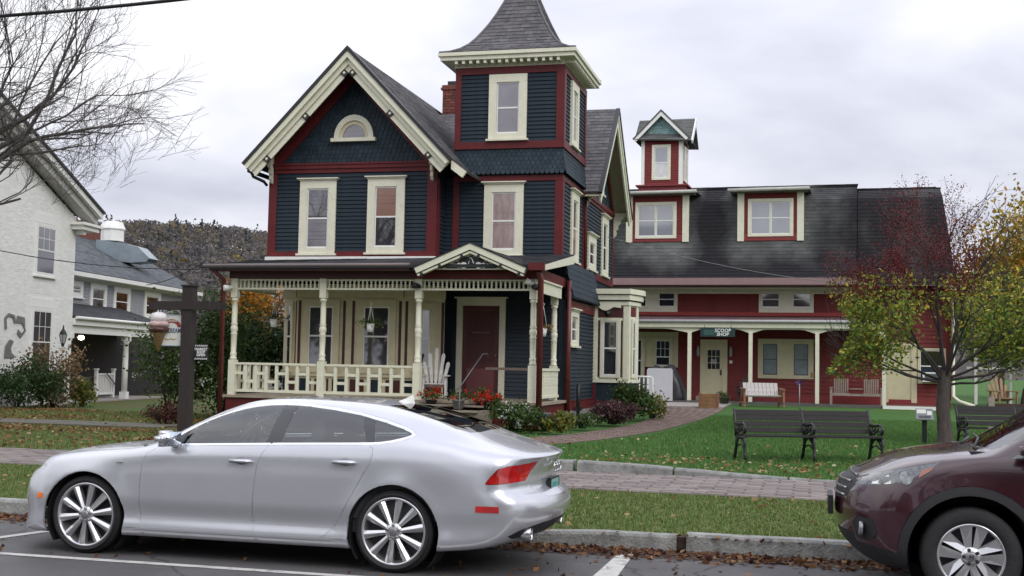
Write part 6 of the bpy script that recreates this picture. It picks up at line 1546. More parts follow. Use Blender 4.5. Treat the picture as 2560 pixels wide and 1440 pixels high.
for sy in (-1, 1):
    for wx in (0, 2.62):
        q = MB(T(wx, 0, WZ2)); pts = circ(0, 0, AR2-.004, 30, -.25*pi, 1.25*pi); n = len(pts)
        q.add([(x, sy*.875, z) for x, z in pts]+[(x, sy*.5, z) for x, z in pts], [(i, i+1, n+i+1, n+i) for i in range(n-1)]+[tuple(range(n, 2*n))]); q.build('wheel_housing', DARK, SUV)
        wheel(SUV, wx, sy*.885, .36, .238, 5, sy)
    # headlamp insides: chrome projector bezel and amber corner
    for nm, P, m_, dy in (('lamp_reflector', [(-.70, .855), (-.66, .925), (-.575, .93), (-.56, .87)], mat('lamp_chrome', (.5, .5, .5), .15, .3, 30, metal=.8), .004), ('lamp_bezel', [(-.455+.045*cos(k*pi/6), .92+.05*sin(k*pi/6)) for k in range(12)], mat('lamp_bright', (.22, .23, .24), .2, .5, 30), .004), ('turn_lamp', [(-.37, .925), (-.345, .985), (-.25, 1.01), (-.29, .975)], mat('smoky_orange', (.30, .14, .10), .3), .004)):
        vs = []
        for x, z in P:
            cw = [pchip(K2, p[0], x) for p in TB2]; cz = [pchip(K2, p[1], x) for p in TB2]; w_ = .8
            best = None
            for sx_ in range(-12, 13):          # undo the shear
                s_ = x-sx_*.01
                if abs(s_+shear_u(s_, z, 0)-x) < .006: best = s_
            s_ = best if best is not None else x
            cw = [pchip(K2, p[0], s_) for p in TB2]; cz = [pchip(K2, p[1], s_) for p in TB2]
            for i in range(len(cz)-1):
                if cz[i] <= z <= cz[i+1]: w_ = (cw[i]+(cw[i+1]-cw[i])*(z-cz[i])/(cz[i+1]-cz[i]))*ends_u(s_)
            vs.append((x-.002, sy*(w_+.012), z))
        n = len(vs); q = MB(); q.add(vs+[(v[0]+.01, v[1]-sy*.02, v[2]) for v in vs], [tuple(range(n))]+[(i, (i+1) % n, n+(i+1) % n, n+i) for i in range(n)]); o = q.build(nm, m_, SUV); fixn(o.data)
    smooth_box(SUV, 'wing_mirror', MAROON, (.15, .24, .17), T(.40, sy*1.0, 1.16), 3); MB().box(.38, .47, sy*.84, sy*.93, 1.08, 1.12).build('mirror_arm', PLASTIC, SUV)
    smooth_box(SUV, 'door_handle', MAROON, (.2, .035, .035), T(1.28, sy*.925, .97))
    MB(T(-.745, sy*.735, .515)).lathe([(.05, -.02), (.055, -.045), (.045, -.05), (.04, -.03), (.0, -.03)], (0, 0, 0), 16, 'x', cap=False).build('fog_lamp', mat('fog_glass', (.25, .26, .28), .1, metal=.5), SUV)
gq = MB()
for z in (): gq.tube([(-.955+(.05 if z > .85 else 0)+.0, 0, z), (-.93+(.05 if z > .85 else 0), -.25, z+.005), (-.86+(.05 if z > .85 else 0), -.47, z+.012)], .012, 6).tube([(-.93+(.05 if z > .85 else 0), .25, z+.005), (-.955+(.05 if z > .85 else 0), 0, z)], .012, 6)
for z in (.735, .79, .845, .895):
    P = []
    for i in range(13):
        y = -.46+.92*i/12; xx = None; best = 9
        for k in range(0, 90):
            s_ = -.95+k*.004; cw = [pchip(K2, p[0], s_) for p in TB2]; cz = [pchip(K2, p[1], s_) for p in TB2]; w_ = 0
            for j in range(len(cz)-1):
                if cz[j] <= z <= cz[j+1]: w_ = (cw[j]+(cw[j+1]-cw[j])*(z-cz[j])/(cz[j+1]-cz[j]))*ends_u(s_)
            if w_ >= abs(y) and w_ > 0: xx = s_+shear_u(s_, z, 0); break
        if xx is not None: P.append((xx-.006, y, z+.004*abs(y)))
    if len(P) > 2: gq.tube(P, .011, 6)
gq.build('grille_bar', mat('dull_chrome', (.35, .35, .36), .25, metal=.9), SUV)
pf = MB().box(-1.015, -.975, -.28, .20, .56, .71).build('plate_holder', BLACK, SUV)
# wipers and cowl
MB().box(.02, .13, -.70, .70, 1.10, 1.125).build('cowl', PLASTIC, SUV)
MB().tube([(.06, -.55, 1.14), (.15, -.1, 1.20), (.17, .35, 1.21)], .010, 5).tube([(.06, .2, 1.14), (.15, .5, 1.18)], .010, 5).build('wiper', BLACK, SUV)
MB().box(.45, 3.2, -.78, .78, .35, .5).build('cabin_floor', INT, SUV); MB().prism([(.22, .8), (.24, 1.03), (.45, 1.08), (.75, 1.04), (.8, .8)], -.75, .75).build('dashboard', INT, SUV)
for y in (-.38, .38): seat(SUV, 1.35, y, INT, 1.35)
seat(SUV, 2.2, 0, INT, 1.3, 1.3)
for y in (-.56, .56): MB().tube([(1.5, y, 1.655), (1.6, y, 1.68), (3.0, y, 1.63), (3.1, y, 1.59)], .014, 6).build('roof_rail', PLASTIC, SUV)
# ---------------------------------------------------------------- vegetation
import numpy as np
NR = np.random.default_rng(5)
def leafmat(name, cols, rough=.6):
    m = bpy.data.materials.new(name); m.use_nodes = True; t = m.node_tree; b = t.nodes['Principled BSDF']; n = t.nodes.new; l = t.links.new
    at = n('ShaderNodeAttribute'); at.attribute_name = 'tint'; cr_ = n('ShaderNodeValToRGB'); l(at.outputs['Fac'], cr_.inputs[0]); cr_.color_ramp.interpolation = 'LINEAR'
    el = cr_.color_ramp.elements; k = len(cols)
    while len(el) < k: el.new(.5)
    for i, c in enumerate(cols): el[i].position = i/(k-1) if k > 1 else 0; el[i].color = (*c, 1)
    l(cr_.outputs[0], b.inputs['Base Color']); b.inputs['Roughness'].default_value = rough; b.inputs['Specular IOR Level'].default_value = .25
    tr = n('ShaderNodeBsdfTranslucent'); l(cr_.outputs[0], tr.inputs[0]); mx_ = n('ShaderNodeMixShader'); mx_.inputs[0].default_value = .25
    out_ = t.nodes['Material Output']; l(b.outputs[0], mx_.inputs[1]); l(tr.outputs[0], mx_.inputs[2]); l(mx_.outputs[0], out_.inputs[0])
    return m
def leaves(P, size, name, m, parent=None, var=.4, flat=None, off=None, tint=None, aspect=.6, kind=None, label=None):
    """P: (n,3) positions -> one mesh of folded leaf quads (2 triangles each with a crease)"""
    P = np.asarray(P, float); n = len(P)
    if off is not None: P = P-np.array(off)
    a = NR.normal(size=(n, 3)); 
    if flat is not None: a = a*np.array([1, 1, flat])
    a /= np.linalg.norm(a, axis=1)[:, None]+1e-9
    b = NR.normal(size=(n, 3)); 
    if flat is not None: b = b*np.array([1, 1, flat])
    b -= a*np.sum(a*b, axis=1)[:, None]; b /= np.linalg.norm(b, axis=1)[:, None]+1e-9
    c = np.cross(a, b); s = size*(1+NR.uniform(-var, var, n))[:, None]
    v = np.empty((n, 4, 3)); v[:, 0] = P-a*s*.5; v[:, 1] = P+b*s*.5*aspect+c*s*.10; v[:, 2] = P+a*s*.5; v[:, 3] = P-b*s*.5*aspect+c*s*.10
    me = bpy.data.meshes.new(name); me.vertices.add(n*4); me.vertices.foreach_set('co', v.reshape(-1))
    idx = np.arange(n)[:, None]*4+np.array([0, 1, 2, 0, 2, 3]); me.loops.add(n*6); me.loops.foreach_set('vertex_index', idx.reshape(-1).astype(np.int32))
    me.polygons.add(n*2); me.polygons.foreach_set('loop_start', np.arange(0, n*6, 3, dtype=np.int32)); me.update(calc_edges=True)
    at = me.attributes.new('tint', 'FLOAT', 'FACE'); tv = NR.uniform(0, 1, n) if tint is None else np.clip(tint, 0, 1); at.data.foreach_set('value', np.repeat(tv, 2).astype(np.float32))
    me.materials.append(m); return link(name, me, parent, label, kind)
BARK = mat('grey_brown_bark', (.085, .07, .062), .9, .3, 14, .6, 40, stretch=(1, 1, .3))
TWIG = mat('dark_twig_bark', (.05, .04, .038), .9, .3, 10)
def grow(rng, start, dirn, length, rad, depth, spread, out, tips, up=.0, kids=(2, 4), shrink=.7, wob=.12, seg=4, minr=.004):
    """recursive limbs; out collects (points, radii)"""
    p = Vector(start); d = Vector(dirn).normalized(); pts = [p.copy()]; rs = [rad]
    for i in range(seg):
        d = (d+Vector((rng.gauss(0, wob), rng.gauss(0, wob), rng.gauss(0, wob)+up))).normalized(); p = p+d*length/seg; pts.append(p.copy()); rs.append(max(minr, rad*(1-.45*(i+1)/seg)))
    out.append((pts, rs, depth))
    if depth <= 0: tips.append((p.copy(), d.copy())); return
    k = rng.randint(*kids)
    for j in range(k):
        t = rng.uniform(.35, 1.0) if j else 1.0; i = min(seg-1, int(t*seg)); f = t*seg-i; q = pts[i].lerp(pts[i+1], min(1, f)) if i < seg else pts[-1]
        ax = Vector((rng.gauss(0, 1), rng.gauss(0, 1), rng.gauss(0, 1))); ax = (ax-d*ax.dot(d)); ax = ax.normalized() if ax.length > 0 else Vector((1, 0, 0))
        nd = (d+ax*spread*rng.uniform(.5, 1.2)).normalized(); grow(rng, q, nd, length*shrink*rng.uniform(.8, 1.15), max(minr, rs[min(i, seg)]*(.72 if j == 0 else .55)), depth-1, spread, out, tips, up, kids, shrink, wob, seg, minr)
def limbs_to_mesh(out, off, keep=lambda d: True):
    q = MB()
    for pts, rs, dp in out:
        if keep(dp): q.tube(pts, rs, 7 if rs[0] > .05 else (5 if rs[0] > .015 else 3), cap=False)
    return q
# bare tree leaning into the top left corner
rg = random.Random(21)
bt = thing('bare_tree', 'large leafless tree reaching into the top left corner of the view', 'tree', (-15.6, 17.5, .15))
o_, tips = [], []
o_.append(([Vector((-15.6, 17.5, .1)), Vector((-15.65, 17.5, 1.5)), Vector((-15.5, 17.55, 4.3))], [.34, .28, .25], 9))
for dx, dy, dz, L_, zz in ((.95, -.05, .42, 3.0, 3.2), (.90, .2, .62, 3.1, 3.1), (.85, -.2, .85, 3.2, 3.2), (.5, .3, 1.0, 3.0, 3.2), (.98, .05, .16, 2.7, 2.9), (-.8, .2, .7, 2.4, 3.2), (.1, -.7, .9, 2.4, 3.2), (-.3, .6, .9, 2.4, 3.2), (.96, .25, .30, 2.8, 3.0)):
    grow(rg, (-15.5, 17.55, zz+.9), (dx, dy, dz), L_*.92, .075, 4, .60, o_, tips, up=.02, kids=(4, 6), shrink=.63, wob=.12, seg=5, minr=.0026)
def inside(p): return p.z > (4.35+.5*(p.x+13.4) if p.x > -14.5 else 3.2) and p.x < -9.95+.12*sin(p.z*5) 
o2_ = []
for pts, rs, dp in o_:
    if dp == 9: o2_.append((pts, rs, dp)); continue
    k = 0
    while k < len(pts) and inside(pts[k]): k += 1
    if k >= 2: o2_.append((pts[:k], rs[:k], dp))
o_ = o2_
BTW = mat('grey_bare_twig', (.10, .088, .085), .9, .3, 10)
limbs_to_mesh(o_, None, lambda d: d == 9).build('trunk', BARK, bt); limbs_to_mesh(o_, None, lambda d: d != 9).build('crown', BTW, bt)
# crab-apple style tree at the right
tx, ty = 2.68, 26.3; tz = gz(tx, ty)
ct = thing('crabapple_tree', 'small spreading tree with yellow-green leaves and dark red berried twigs on the lawn', 'tree', (tx, ty, tz))
rg = random.Random(5); o_, tips = [], []
o_.append(([Vector((tx, ty, tz-.05)), Vector((tx+.02, ty, tz+.15)), Vector((tx-.03, ty, tz+.8)), Vector((tx+.03, ty, tz+1.5))], [.22, .155, .135, .125], 9))
top_ = Vector((tx+.02, ty, tz+1.35))
for d_, L_, r_ in (((-.75, .1, .75), 1.9, .085), ((-.95, -.2, .35), 1.5, .06), ((-.15, .2, 1), 2.0, .09), ((.35, -.2, 1), 2.0, .085), ((.85, .1, .6), 1.9, .085), ((.95, -.1, .25), 1.7, .06), ((-.4, -.7, .7), 1.5, .06), ((.3, .8, .7), 1.6, .06), ((.1, -.6, .9), 1.7, .06), ((-1, -.3, .22), 1.7, .06), ((1, -.3, .2), 1.7, .06), ((.8, .5, .25), 1.6, .055)):
    grow(rg, top_+Vector((0, 0, rg.uniform(-.15, .1))), d_, L_*.95, r_*.55, 3, .66, o_, tips, up=.05, kids=(4, 5), shrink=.68, wob=.12, seg=4, minr=.0045)
o_ = [(a[:k], b[:k], d) for a, b, d in o_ for k in [next((i for i, p in enumerate(a) if p.x < .25), len(a))] if k >= 2]
limbs_to_mesh(o_, None, lambda d: d == 9).build('trunk', BARK, ct); limbs_to_mesh(o_, None, lambda d: d != 9).build('limbs', TWIG, ct)
LPK = .55
LV = leafmat('autumn_green_leaf', [(.09, .15, .03), (.17, .24, .04), (.32, .33, .05), (.52, .44, .06), (.50, .26, .05)])
allp = [p for pts, rs, dp in o_ if dp <= 2 for p in pts[1:]]
LP, LT_, BP_ = [], [], []
for p in allp:
    h = p.z-tz
    nlow = (6 if 1.75 < h < 3.0 else 3 if 3.0 <= h < 3.5 else 0)
    for k in range(nlow if rg.random() < .62 else 0):
        LP.append((p.x+rg.gauss(0, .10), p.y+rg.gauss(0, .10), p.z+rg.gauss(-.06, .11))); LT_.append(min(1, max(0, rg.gauss(.27+.12*(h-2), .26))))
    if h < 3.2 and abs(p.x-tx) > .7 and rg.random() < .5:
        for k in range(4): LP.append((p.x+rg.gauss(0, .12), p.y+rg.gauss(0, .12), max(tz+rg.uniform(1.25, 2.0), p.z-rg.uniform(.1, .75)))); LT_.append(min(1, max(0, rg.gauss(.25, .22))))
    if h > 3.0 and p.x < tx+.6 and rg.random() < .8:
        for k in range(14): BP_.append((p.x+rg.gauss(0, .085), p.y+rg.gauss(0, .085), p.z+rg.gauss(0, .085)))
kk = [i for i, p in enumerate(LP) if p[0] > LPK+.25*sin(p[2]*3) and rg.random() < .8]; LP = [LP[i] for i in kk]; LT_ = [LT_[i] for i in kk]; BP_ = [p for p in BP_ if p[0] > .25]
leaves(LP, .082, 'foliage', LV, ct, off=(tx, ty, tz), tint=np.array(LT_), kind='stuff')
leaves(BP_, .030, 'berries', leafmat('dark_red_berry', [(.07, .008, .01), (.13, .012, .015), (.20, .02, .02)], .35), ct, off=(tx, ty, tz), aspect=.9, kind='stuff')
def blob(rng, c, r, n, clumps=14, shell=.55):
    """clumped points in an ellipsoid"""
    C = []; 
    for i in range(clumps):
        d = np.array([rng.gauss(0, 1), rng.gauss(0, 1), rng.gauss(0, 1)]); d /= np.linalg.norm(d)+1e-9; C.append(np.array(c)+d*np.array(r)*rng.uniform(.35, .85))
    out = []
    for i in range(n):
        k = C[rng.randrange(clumps)]; d = np.array([rng.gauss(0, 1), rng.gauss(0, 1), rng.gauss(0, 1)]); out.append(k+d*np.array(r)*.23)
    return np.array(out)
def shrub(name, label, x, y, r, h, n, size, m, seed, cat='shrub', z=None, clumps=14, group=None, flowers=None, stems=True):
    zb_ = gz(x, y) if z is None else z; rn = random.Random(seed); t = thing(name, label, cat, (x, y, zb_), 0, group)
    P = blob(rn, (x, y, zb_+h*.5), (r, r*.8, h*.5), n, clumps); P[:, 2] = np.maximum(P[:, 2], zb_+.02)
    leaves(P, size, 'foliage', m, t, off=(x, y, zb_), kind='stuff')
    if stems:
        q = MB()
        for k in range(7): a = rn.uniform(0, 6.28); q.tube([(x+.05*cos(a), y+.05*sin(a), zb_), (x+r*.35*cos(a), y+r*.3*sin(a), zb_+h*.45), (x+r*.6*cos(a), y+r*.5*sin(a), zb_+h*.8)], [.02, .014, .006], 4)
        q.build('stems', TWIG, t)
    if flowers:
        nf, fs, fm, zlo = flowers; F_ = P[[rn.randrange(len(P)) for _ in range(nf)]]+np.array([0, -r*.25, 0]); F_[:, 2] = np.maximum(F_[:, 2], zb_+h*zlo)
        G_ = np.repeat(F_, 7, axis=0)+NR.normal(size=(nf*7, 3))*fs*.45; leaves(G_, fs*.55, 'flowers', fm, t, off=(x, y, zb_), aspect=.9, kind='stuff')
    return t
GDK = leafmat('dark_green_leaf', [(.02, .045, .016), (.035, .07, .022), (.06, .10, .03)])
GMD = leafmat('mid_green_leaf', [(.03, .06, .015), (.05, .095, .022), (.08, .12, .03)])
GYL = leafmat('yellow_green_leaf', [(.07, .10, .02), (.14, .16, .03), (.24, .20, .04)])
BRN = leafmat('pale_brown_leaf', [(.10, .06, .03), (.22, .14, .07), (.38, .28, .16)])
PUR = leafmat('purple_bronze_leaf', [(.04, .02, .022), (.09, .04, .045), (.17, .10, .10)])
WFL = leafmat('white_petal', [(.55, .53, .5), (.7, .68, .66)])
PFL = leafmat('pinkish_white_petal', [(.42, .32, .32), (.6, .52, .5)])
RFL = leafmat('scarlet_petal', [(.45, .02, .01), (.65, .05, .02)])
ORG = leafmat('orange_maple_leaf', [(.10, .09, .015), (.28, .16, .02), (.42, .15, .015), (.50, .22, .02)])
YEL = leafmat('yellow_maple_leaf', [(.12, .12, .02), (.28, .23, .03), (.42, .30, .04), (.42, .17, .03)])
RED_L = leafmat('dark_red_bush_leaf', [(.03, .01, .01), (.07, .02, .015), (.12, .04, .03)])
shrub('evergreen_shrub', 'dark green evergreen shrub in front of the white brick wall', -22.9, 31.2, 1.45, 1.55, 3800, .10, GDK, 1)
shrub('hydrangea', 'pale brown faded hydrangea beside the lower window of the white brick house', -22.35, 32.2, .95, 2.1, 2600, .10, BRN, 2)
shrub('evergreen_shrub', 'narrow green conical shrub at the extreme left edge', -24.3, 30.9, .8, 1.75, 1400, .10, GMD, 3)
shrub('low_shrub', 'low yellow-green shrub beside the white lamp post', -22.0, 33.2, .55, 1.0, 1100, .09, GYL, 4)
shrub('climbing_clematis', 'leafy clematis with scattered white flowers behind the timber sign post', -15.9, 27.9, 1.05, 2.75, 4200, .10, GMD, 5, flowers=(34, .11, WFL, .35))
shrub('lilac_bush', 'tall dark green bush against the left end of the porch', -15.75, 32.5, 1.25, 3.3, 6500, .11, GDK, 6)
shrub('lilac_bush', 'tall leafy bush right behind the timber sign post', -14.75, 28.4, .8, 3.5, 4600, .10, GMD, 7)
shrub('red_leaved_bush', 'low dark red bush at the foot of the timber sign post', -14.55, 25.2, .55, .6, 900, .07, RED_L, 8)
shrub('hydrangea', 'hydrangea with fading white heads in front of the porch skirt', -6.05, 24.75, .60, .66, 2200, .075, GMD, 9, flowers=(26, .08, WFL, .3), z=.3)
shrub('day_lily', 'small yellow-green clump beside the grey bin', -5.12, 24.9, .3, .5, 600, .10, GYL, 10, cat='plant', z=.32)
shrub('low_shrub', 'low leafy clump with pale seed heads beside the bin, left of the purple plants', -4.98, 26.8, .42, .36, 800, .06, GMD, 14, flowers=(12, .05, PFL, .5), z=.33)
shrub('coral_bells', 'bronze purple foliage plants along the stone foundation', -4.62, 28.9, .58, .62, 2200, .075, PUR, 11, cat='plant', z=.34)
shrub('rhododendron', 'leafy green shrub below the side bay window', -4.55, 31.6, .55, 1.05, 2600, .095, GMD, 12, z=.36)
shrub('rhododendron', 'yellowing small shrub at the corner of the brick path', -4.15, 32.6, .42, .7, 900, .08, GYL, 13, z=.36)
def bigtree(name, label, x, y, H_, r, n, size, m, seed, trunk_h=.3, zc=.6, ry=None, z=None):
    zb_ = gz(x, y) if z is None else z; t = thing(name, label, 'tree', (x, y, zb_)); rn = random.Random(seed)
    P = blob(rn, (x, y, zb_+H_*zc), (r, ry or r, H_*(1-zc)*1.0), n, 26); leaves(P, size, 'crown', m, t, off=(x, y, zb_), kind='stuff')
    o_, tp_ = [], []; grow(rn, (x, y, zb_), (0, 0, 1), H_*trunk_h, .16+H_*.012, 0, .5, o_, tp_); tp = tp_[0][0]
    for k in range(6): a = k*1.05; grow(rn, tp, (cos(a)*.7, sin(a)*.7, 1), H_*.38, .10, 1, .6, o_, tp_, kids=(2, 3))
    limbs_to_mesh(o_, None).build('trunk', BARK, t); return t
bigtree('maple_tree', 'orange and gold maple seen through the left end of the porch', -25.2, 52, 5.6, 1.7, 6000, .18, ORG, 31)
bigtree('maple_tree', 'yellow maple behind the berry tree at the right edge', 8.6, 53, 8.8, 3.0, 10000, .20, YEL, 32)
bigtree('maple_tree', 'tall yellow-green maple cut off by the right edge', 13.5, 62, 12.0, 4.2, 9000, .24, YEL, 33)
bigtree('round_tree', 'dark green tree beyond the lawn at the right', 10.4, 72, 6.4, 3.2, 5000, .24, GDK, 34)
bigtree('round_tree', 'dark leafy tree between the grey outbuilding and the porch', -29.0, 66, 4.6, 2.2, 5000, .24, GDK, 35)
bigtree('round_tree', 'dull green tree low behind the grey wing', -33, 78, 8.0, 5.0, 6000, .30, GMD, 36)

# wooded hill behind
def hz_(x, y):
    d = y-180; base = 0
    if d > 0: base = 62*sm(0, 330, d)*(.90+.06*sin(x*.013+1.2)+.04*sin(x*.041))*(1-.5*sm(-330, 140, x))
    return gz(x, min(y, 180))-1+base
grid('hills', frange(-420, 300, 60), frange(170, 620, 36), hz_, mat('hill_floor', (.045, .035, .03), .95, .3, .05))
HF = leafmat('hazed_autumn_forest', [(.10, .10, .108), (.13, .122, .125), (.155, .14, .14), (.17, .145, .12), (.18, .155, .10)], .9)  # distance haze is put into these paler, bluish grey leaf colours
HC = leafmat('conifer_forest', [(.05, .062, .060), (.07, .085, .078)], .9); HY = leafmat('yellow_forest', [(.16, .13, .03), (.28, .22, .05)], .9)
PF, TF, PC, PY_ = [], [], [], []; rn = random.Random(77)
for i in range(4600):
    y = rn.uniform(230, 520); x = rn.uniform(-.98*y, -.28*y) if i % 3 else rn.uniform(-1.2*y, .4*y)
    h = hz_(x, y); k = rn.random(); tn = min(1, max(0, rn.gauss(.45, .28)))
    nst = 60 if i % 3 else 14
    if k < .07:
        for j in range(nst): f = rn.random(); PC.append((x+rn.gauss(0, 1.9*(1-f)), y+rn.gauss(0, 1.9*(1-f)), h+1+f*12))
    else:
        tgt = PY_ if k > .972 else PF
        for j in range(nst):
            d = Vector((rn.gauss(0, 1), rn.gauss(0, 1), rn.gauss(0, 1))).normalized()*rn.uniform(.6, 1); tgt.append((x+d.x*3.6, y+d.y*3.6, h+6.5+d.z*4.2))
            if tgt is PF: TF.append(min(1, max(0, tn+rn.gauss(0, .12))))
leaves(PF, 1.25, 'hillside_forest', HF, tint=np.array(TF), kind='stuff', label='bare grey-brown autumn forest covering the hill')
leaves(PC, 1.2, 'hillside_conifers', HC, kind='stuff', label='dark conifers scattered through the hill forest'); leaves(PY_, 1.1, 'yellow_hill_trees', HY, kind='stuff', label='yellow trees glowing in the hill forest')
bigtree('yellow_hill_tree', 'bright yellow round tree on the hillside above the grey wing', -126, 215, 6, 3.0, 1500, .55, HY, 41, z=hz_(-126, 215)+8)
# unseen other side of the street, added so glass and paint reflect darker surroundings
bk = thing('added_opposite_house', 'plain dark gabled house added unseen across the street behind the viewer', 'house', (-10, -26, 0))
q = MB(); q.box(-16, -5, -32, -24, 0, 6.2).prism([(-16.4, 6.2), (-4.6, 6.2), (-10.5, 10.2)], -32, -23.6); q.build('wall', mat('brown_opposite_wall', (.10, .08, .07), .8, .2, 2), bk)
bk2 = thing('added_opposite_house', 'long dark store building added unseen across the street behind the viewer', 'house', (12, -28, 0)); MB().box(4, 26, -36, -24, 0, 7.5).build('wall', mat('dark_brick_opposite', (.11, .06, .05), .8, .2, 2), bk2)
for i, (x, y) in enumerate(((-24, -14), (-1.5, -16), (10, -15), (-40, -20), (24, -18))):
    c = copytree(bt, (x, y, 0), rz=i*1.3, label='bare street tree across the road behind the viewer, number %d from the left' % (i+1)); c.scale = (1.35, 1.35, 1.5)
    c['label'] = ['bare tree across the road, far left behind the viewer', 'bare tree straight behind the viewer', 'bare tree behind the viewer by the dark store', 'bare tree at the far end of the opposite pavement', 'bare tree past the dark store'][i]

for i, (x, y) in enumerate(((-34, -20), (-26, -17), (-18, -19), (4, -18), (17, -17), (30, -20), (-48, -22))):
    c = copytree(bpy.data.objects['round_tree'], (x, y, 0), rz=i*.9, label='dark leafy tree added unseen across the road, '+['left of the gabled house', 'before the left end of the gabled house', 'at the middle of the gabled house', 'at the left corner of the store', 'before the middle of the store', 'past the right end of the store', 'far to the left'][i]); c.scale = (1.5, 1.5, 1.5); c['group'] = 'unseen dark trees added across the road'
# ---- grass tufts and fallen leaves
def tufts(n, xr, yr, hgt, name, m, dens=None, off=.0, lab=None):
    x = NR.uniform(*xr, n); y = NR.uniform(*yr, n)
    keep = np.ones(n, bool)
    for i in range(n):
        if dens and not dens(x[i], y[i]): keep[i] = False
    x, y = x[keep], y[keep]; n = len(x); z = np.array([gz(a, b) for a, b in zip(x, y)])
    k = 3; X = np.repeat(x, k)+NR.normal(size=n*k)*.012; Y = np.repeat(y, k)+NR.normal(size=n*k)*.012; Z0 = np.repeat(z, k)-.006
    an = NR.uniform(0, 2*pi, n*k); h = hgt*NR.uniform(.5, 1.25, n*k); w = .0045+.002*NR.random(n*k); ln = NR.uniform(.2, .9, n*k)*h
    v = np.empty((n*k, 3, 3)); v[:, 0] = np.stack([X-np.sin(an)*w, Y+np.cos(an)*w, Z0], 1); v[:, 1] = np.stack([X+np.sin(an)*w, Y-np.cos(an)*w, Z0], 1)
    v[:, 2] = np.stack([X+np.cos(an)*ln, Y+np.sin(an)*ln, Z0+h], 1)
    me = bpy.data.meshes.new(name); N_ = n*k; me.vertices.add(N_*3); me.vertices.foreach_set('co', v.reshape(-1)); me.loops.add(N_*3); me.loops.foreach_set('vertex_index', np.arange(N_*3, dtype=np.int32)); me.polygons.add(N_); me.polygons.foreach_set('loop_start', np.arange(0, N_*3, 3, dtype=np.int32)); me.update(calc_edges=True)
    at = me.attributes.new('tint', 'FLOAT', 'FACE'); at.data.foreach_set('value', NR.uniform(0, 1, N_).astype(np.float32)); me.materials.append(m); return link(name, me, None, lab, 'stuff')
GB = leafmat('lawn_blade', [(.040, .10, .022), (.058, .17, .034), (.10, .23, .055), (.20, .25, .08)]); GB2 = leafmat('verge_blade', [(.11, .09, .04), (.08, .15, .03), (.15, .24, .06), (.28, .27, .11)])
onpath = lambda x, y: min((pathc(t/40)-Vector((x, y, 0))).length for t in range(41)) < (.85 if y < 38 else 1.3) if y > 19 and -11 < x < -2.3 else False
tufts(46000, (-13, 4.2), (11.52, 14.92), .036, 'verge_grass', GB2, lab='olive grass strip between kerb and pavement')
tufts(95000, (-7, 5), (17.35, 36), .06, 'lawn_blades', GB, dens=lambda x, y: (x > -6.6 or y > 17.4) and not onpath(x, y) and not (x < -4.4 and y > 24.2), lab='green grass of the lawn')
tufts(26000, (-27, -12), (17.4, 31), .07, 'left_lawn_grass', GB2, dens=lambda x, y: not 23.6 < y < 25.3, lab='patchy grass under the fallen leaves')
FL = leafmat('fallen_leaf', [(.07, .028, .018), (.16, .07, .03), (.28, .15, .06), (.38, .28, .13), (.45, .42, .28)], .7)
def litter(n, xr, yr, name, lab, size=.07, clump=0, dens=None, z=.012, tm=None):
    P = []; rn = random.Random(n)
    cs = [(rn.uniform(*xr), rn.uniform(*yr)) for _ in range(clump)]
    while len(P) < n:
        if clump and rn.random() < .7: c = rn.choice(cs); x, y = c[0]+rn.gauss(0, .55), c[1]+rn.gauss(0, .3)
        else: x, y = rn.uniform(*xr), rn.uniform(*yr)
        if not (xr[0] < x < xr[1] and yr[0] < y < yr[1]) or (dens and not dens(x, y)): continue
        P.append((x, y, gz(x, y)+z+rn.uniform(0, .02)))
    tint = None if tm is None else np.clip(NR.normal(tm, .22, len(P)), 0, 1)
    return leaves(P, size, name, FL, flat=.25, kind='stuff', label=lab, tint=tint, aspect=.8)
litter(17000, (-28, -10.2), (17.4, 31), 'fallen_leaves', 'orange-brown leaves drifted over the left lawn', .085, 40, tm=.38)
litter(1500, (-10, 4.5), (17.35, 24.5), 'fallen_leaves', 'pale leaves scattered on the green lawn', .065, 26, dens=lambda x, y: random.random() < 1-.75*sm(18.5, 24, y), z=.03, tm=.65)
litter(520, (-13, 4), (11.6, 15), 'fallen_leaves', 'leaves lying in the verge grass', .055, 10, z=.03, tm=.6)
litter(3400, (-10, 5), (10.75, 11.36), 'gutter_leaves', 'wet reddish leaves packed along the kerb', .06, 22, dens=lambda x, y: random.random() < .25+.75*sm(10.8, 11.3, y), z=.008, tm=.16)
litter(260, (-10, 4), (9.2, 10.9), 'gutter_leaves', 'stray leaves on the parking lane', .05, 0, z=.004, tm=.2)
painted('gutter_dirt', [(-30, 11.05), (-8, 10.95), (-3, 10.85), (0, 10.98), (5, 10.9), (16, 11.0), (16, 11.37), (-30, 11.37)], .003, LITTER)
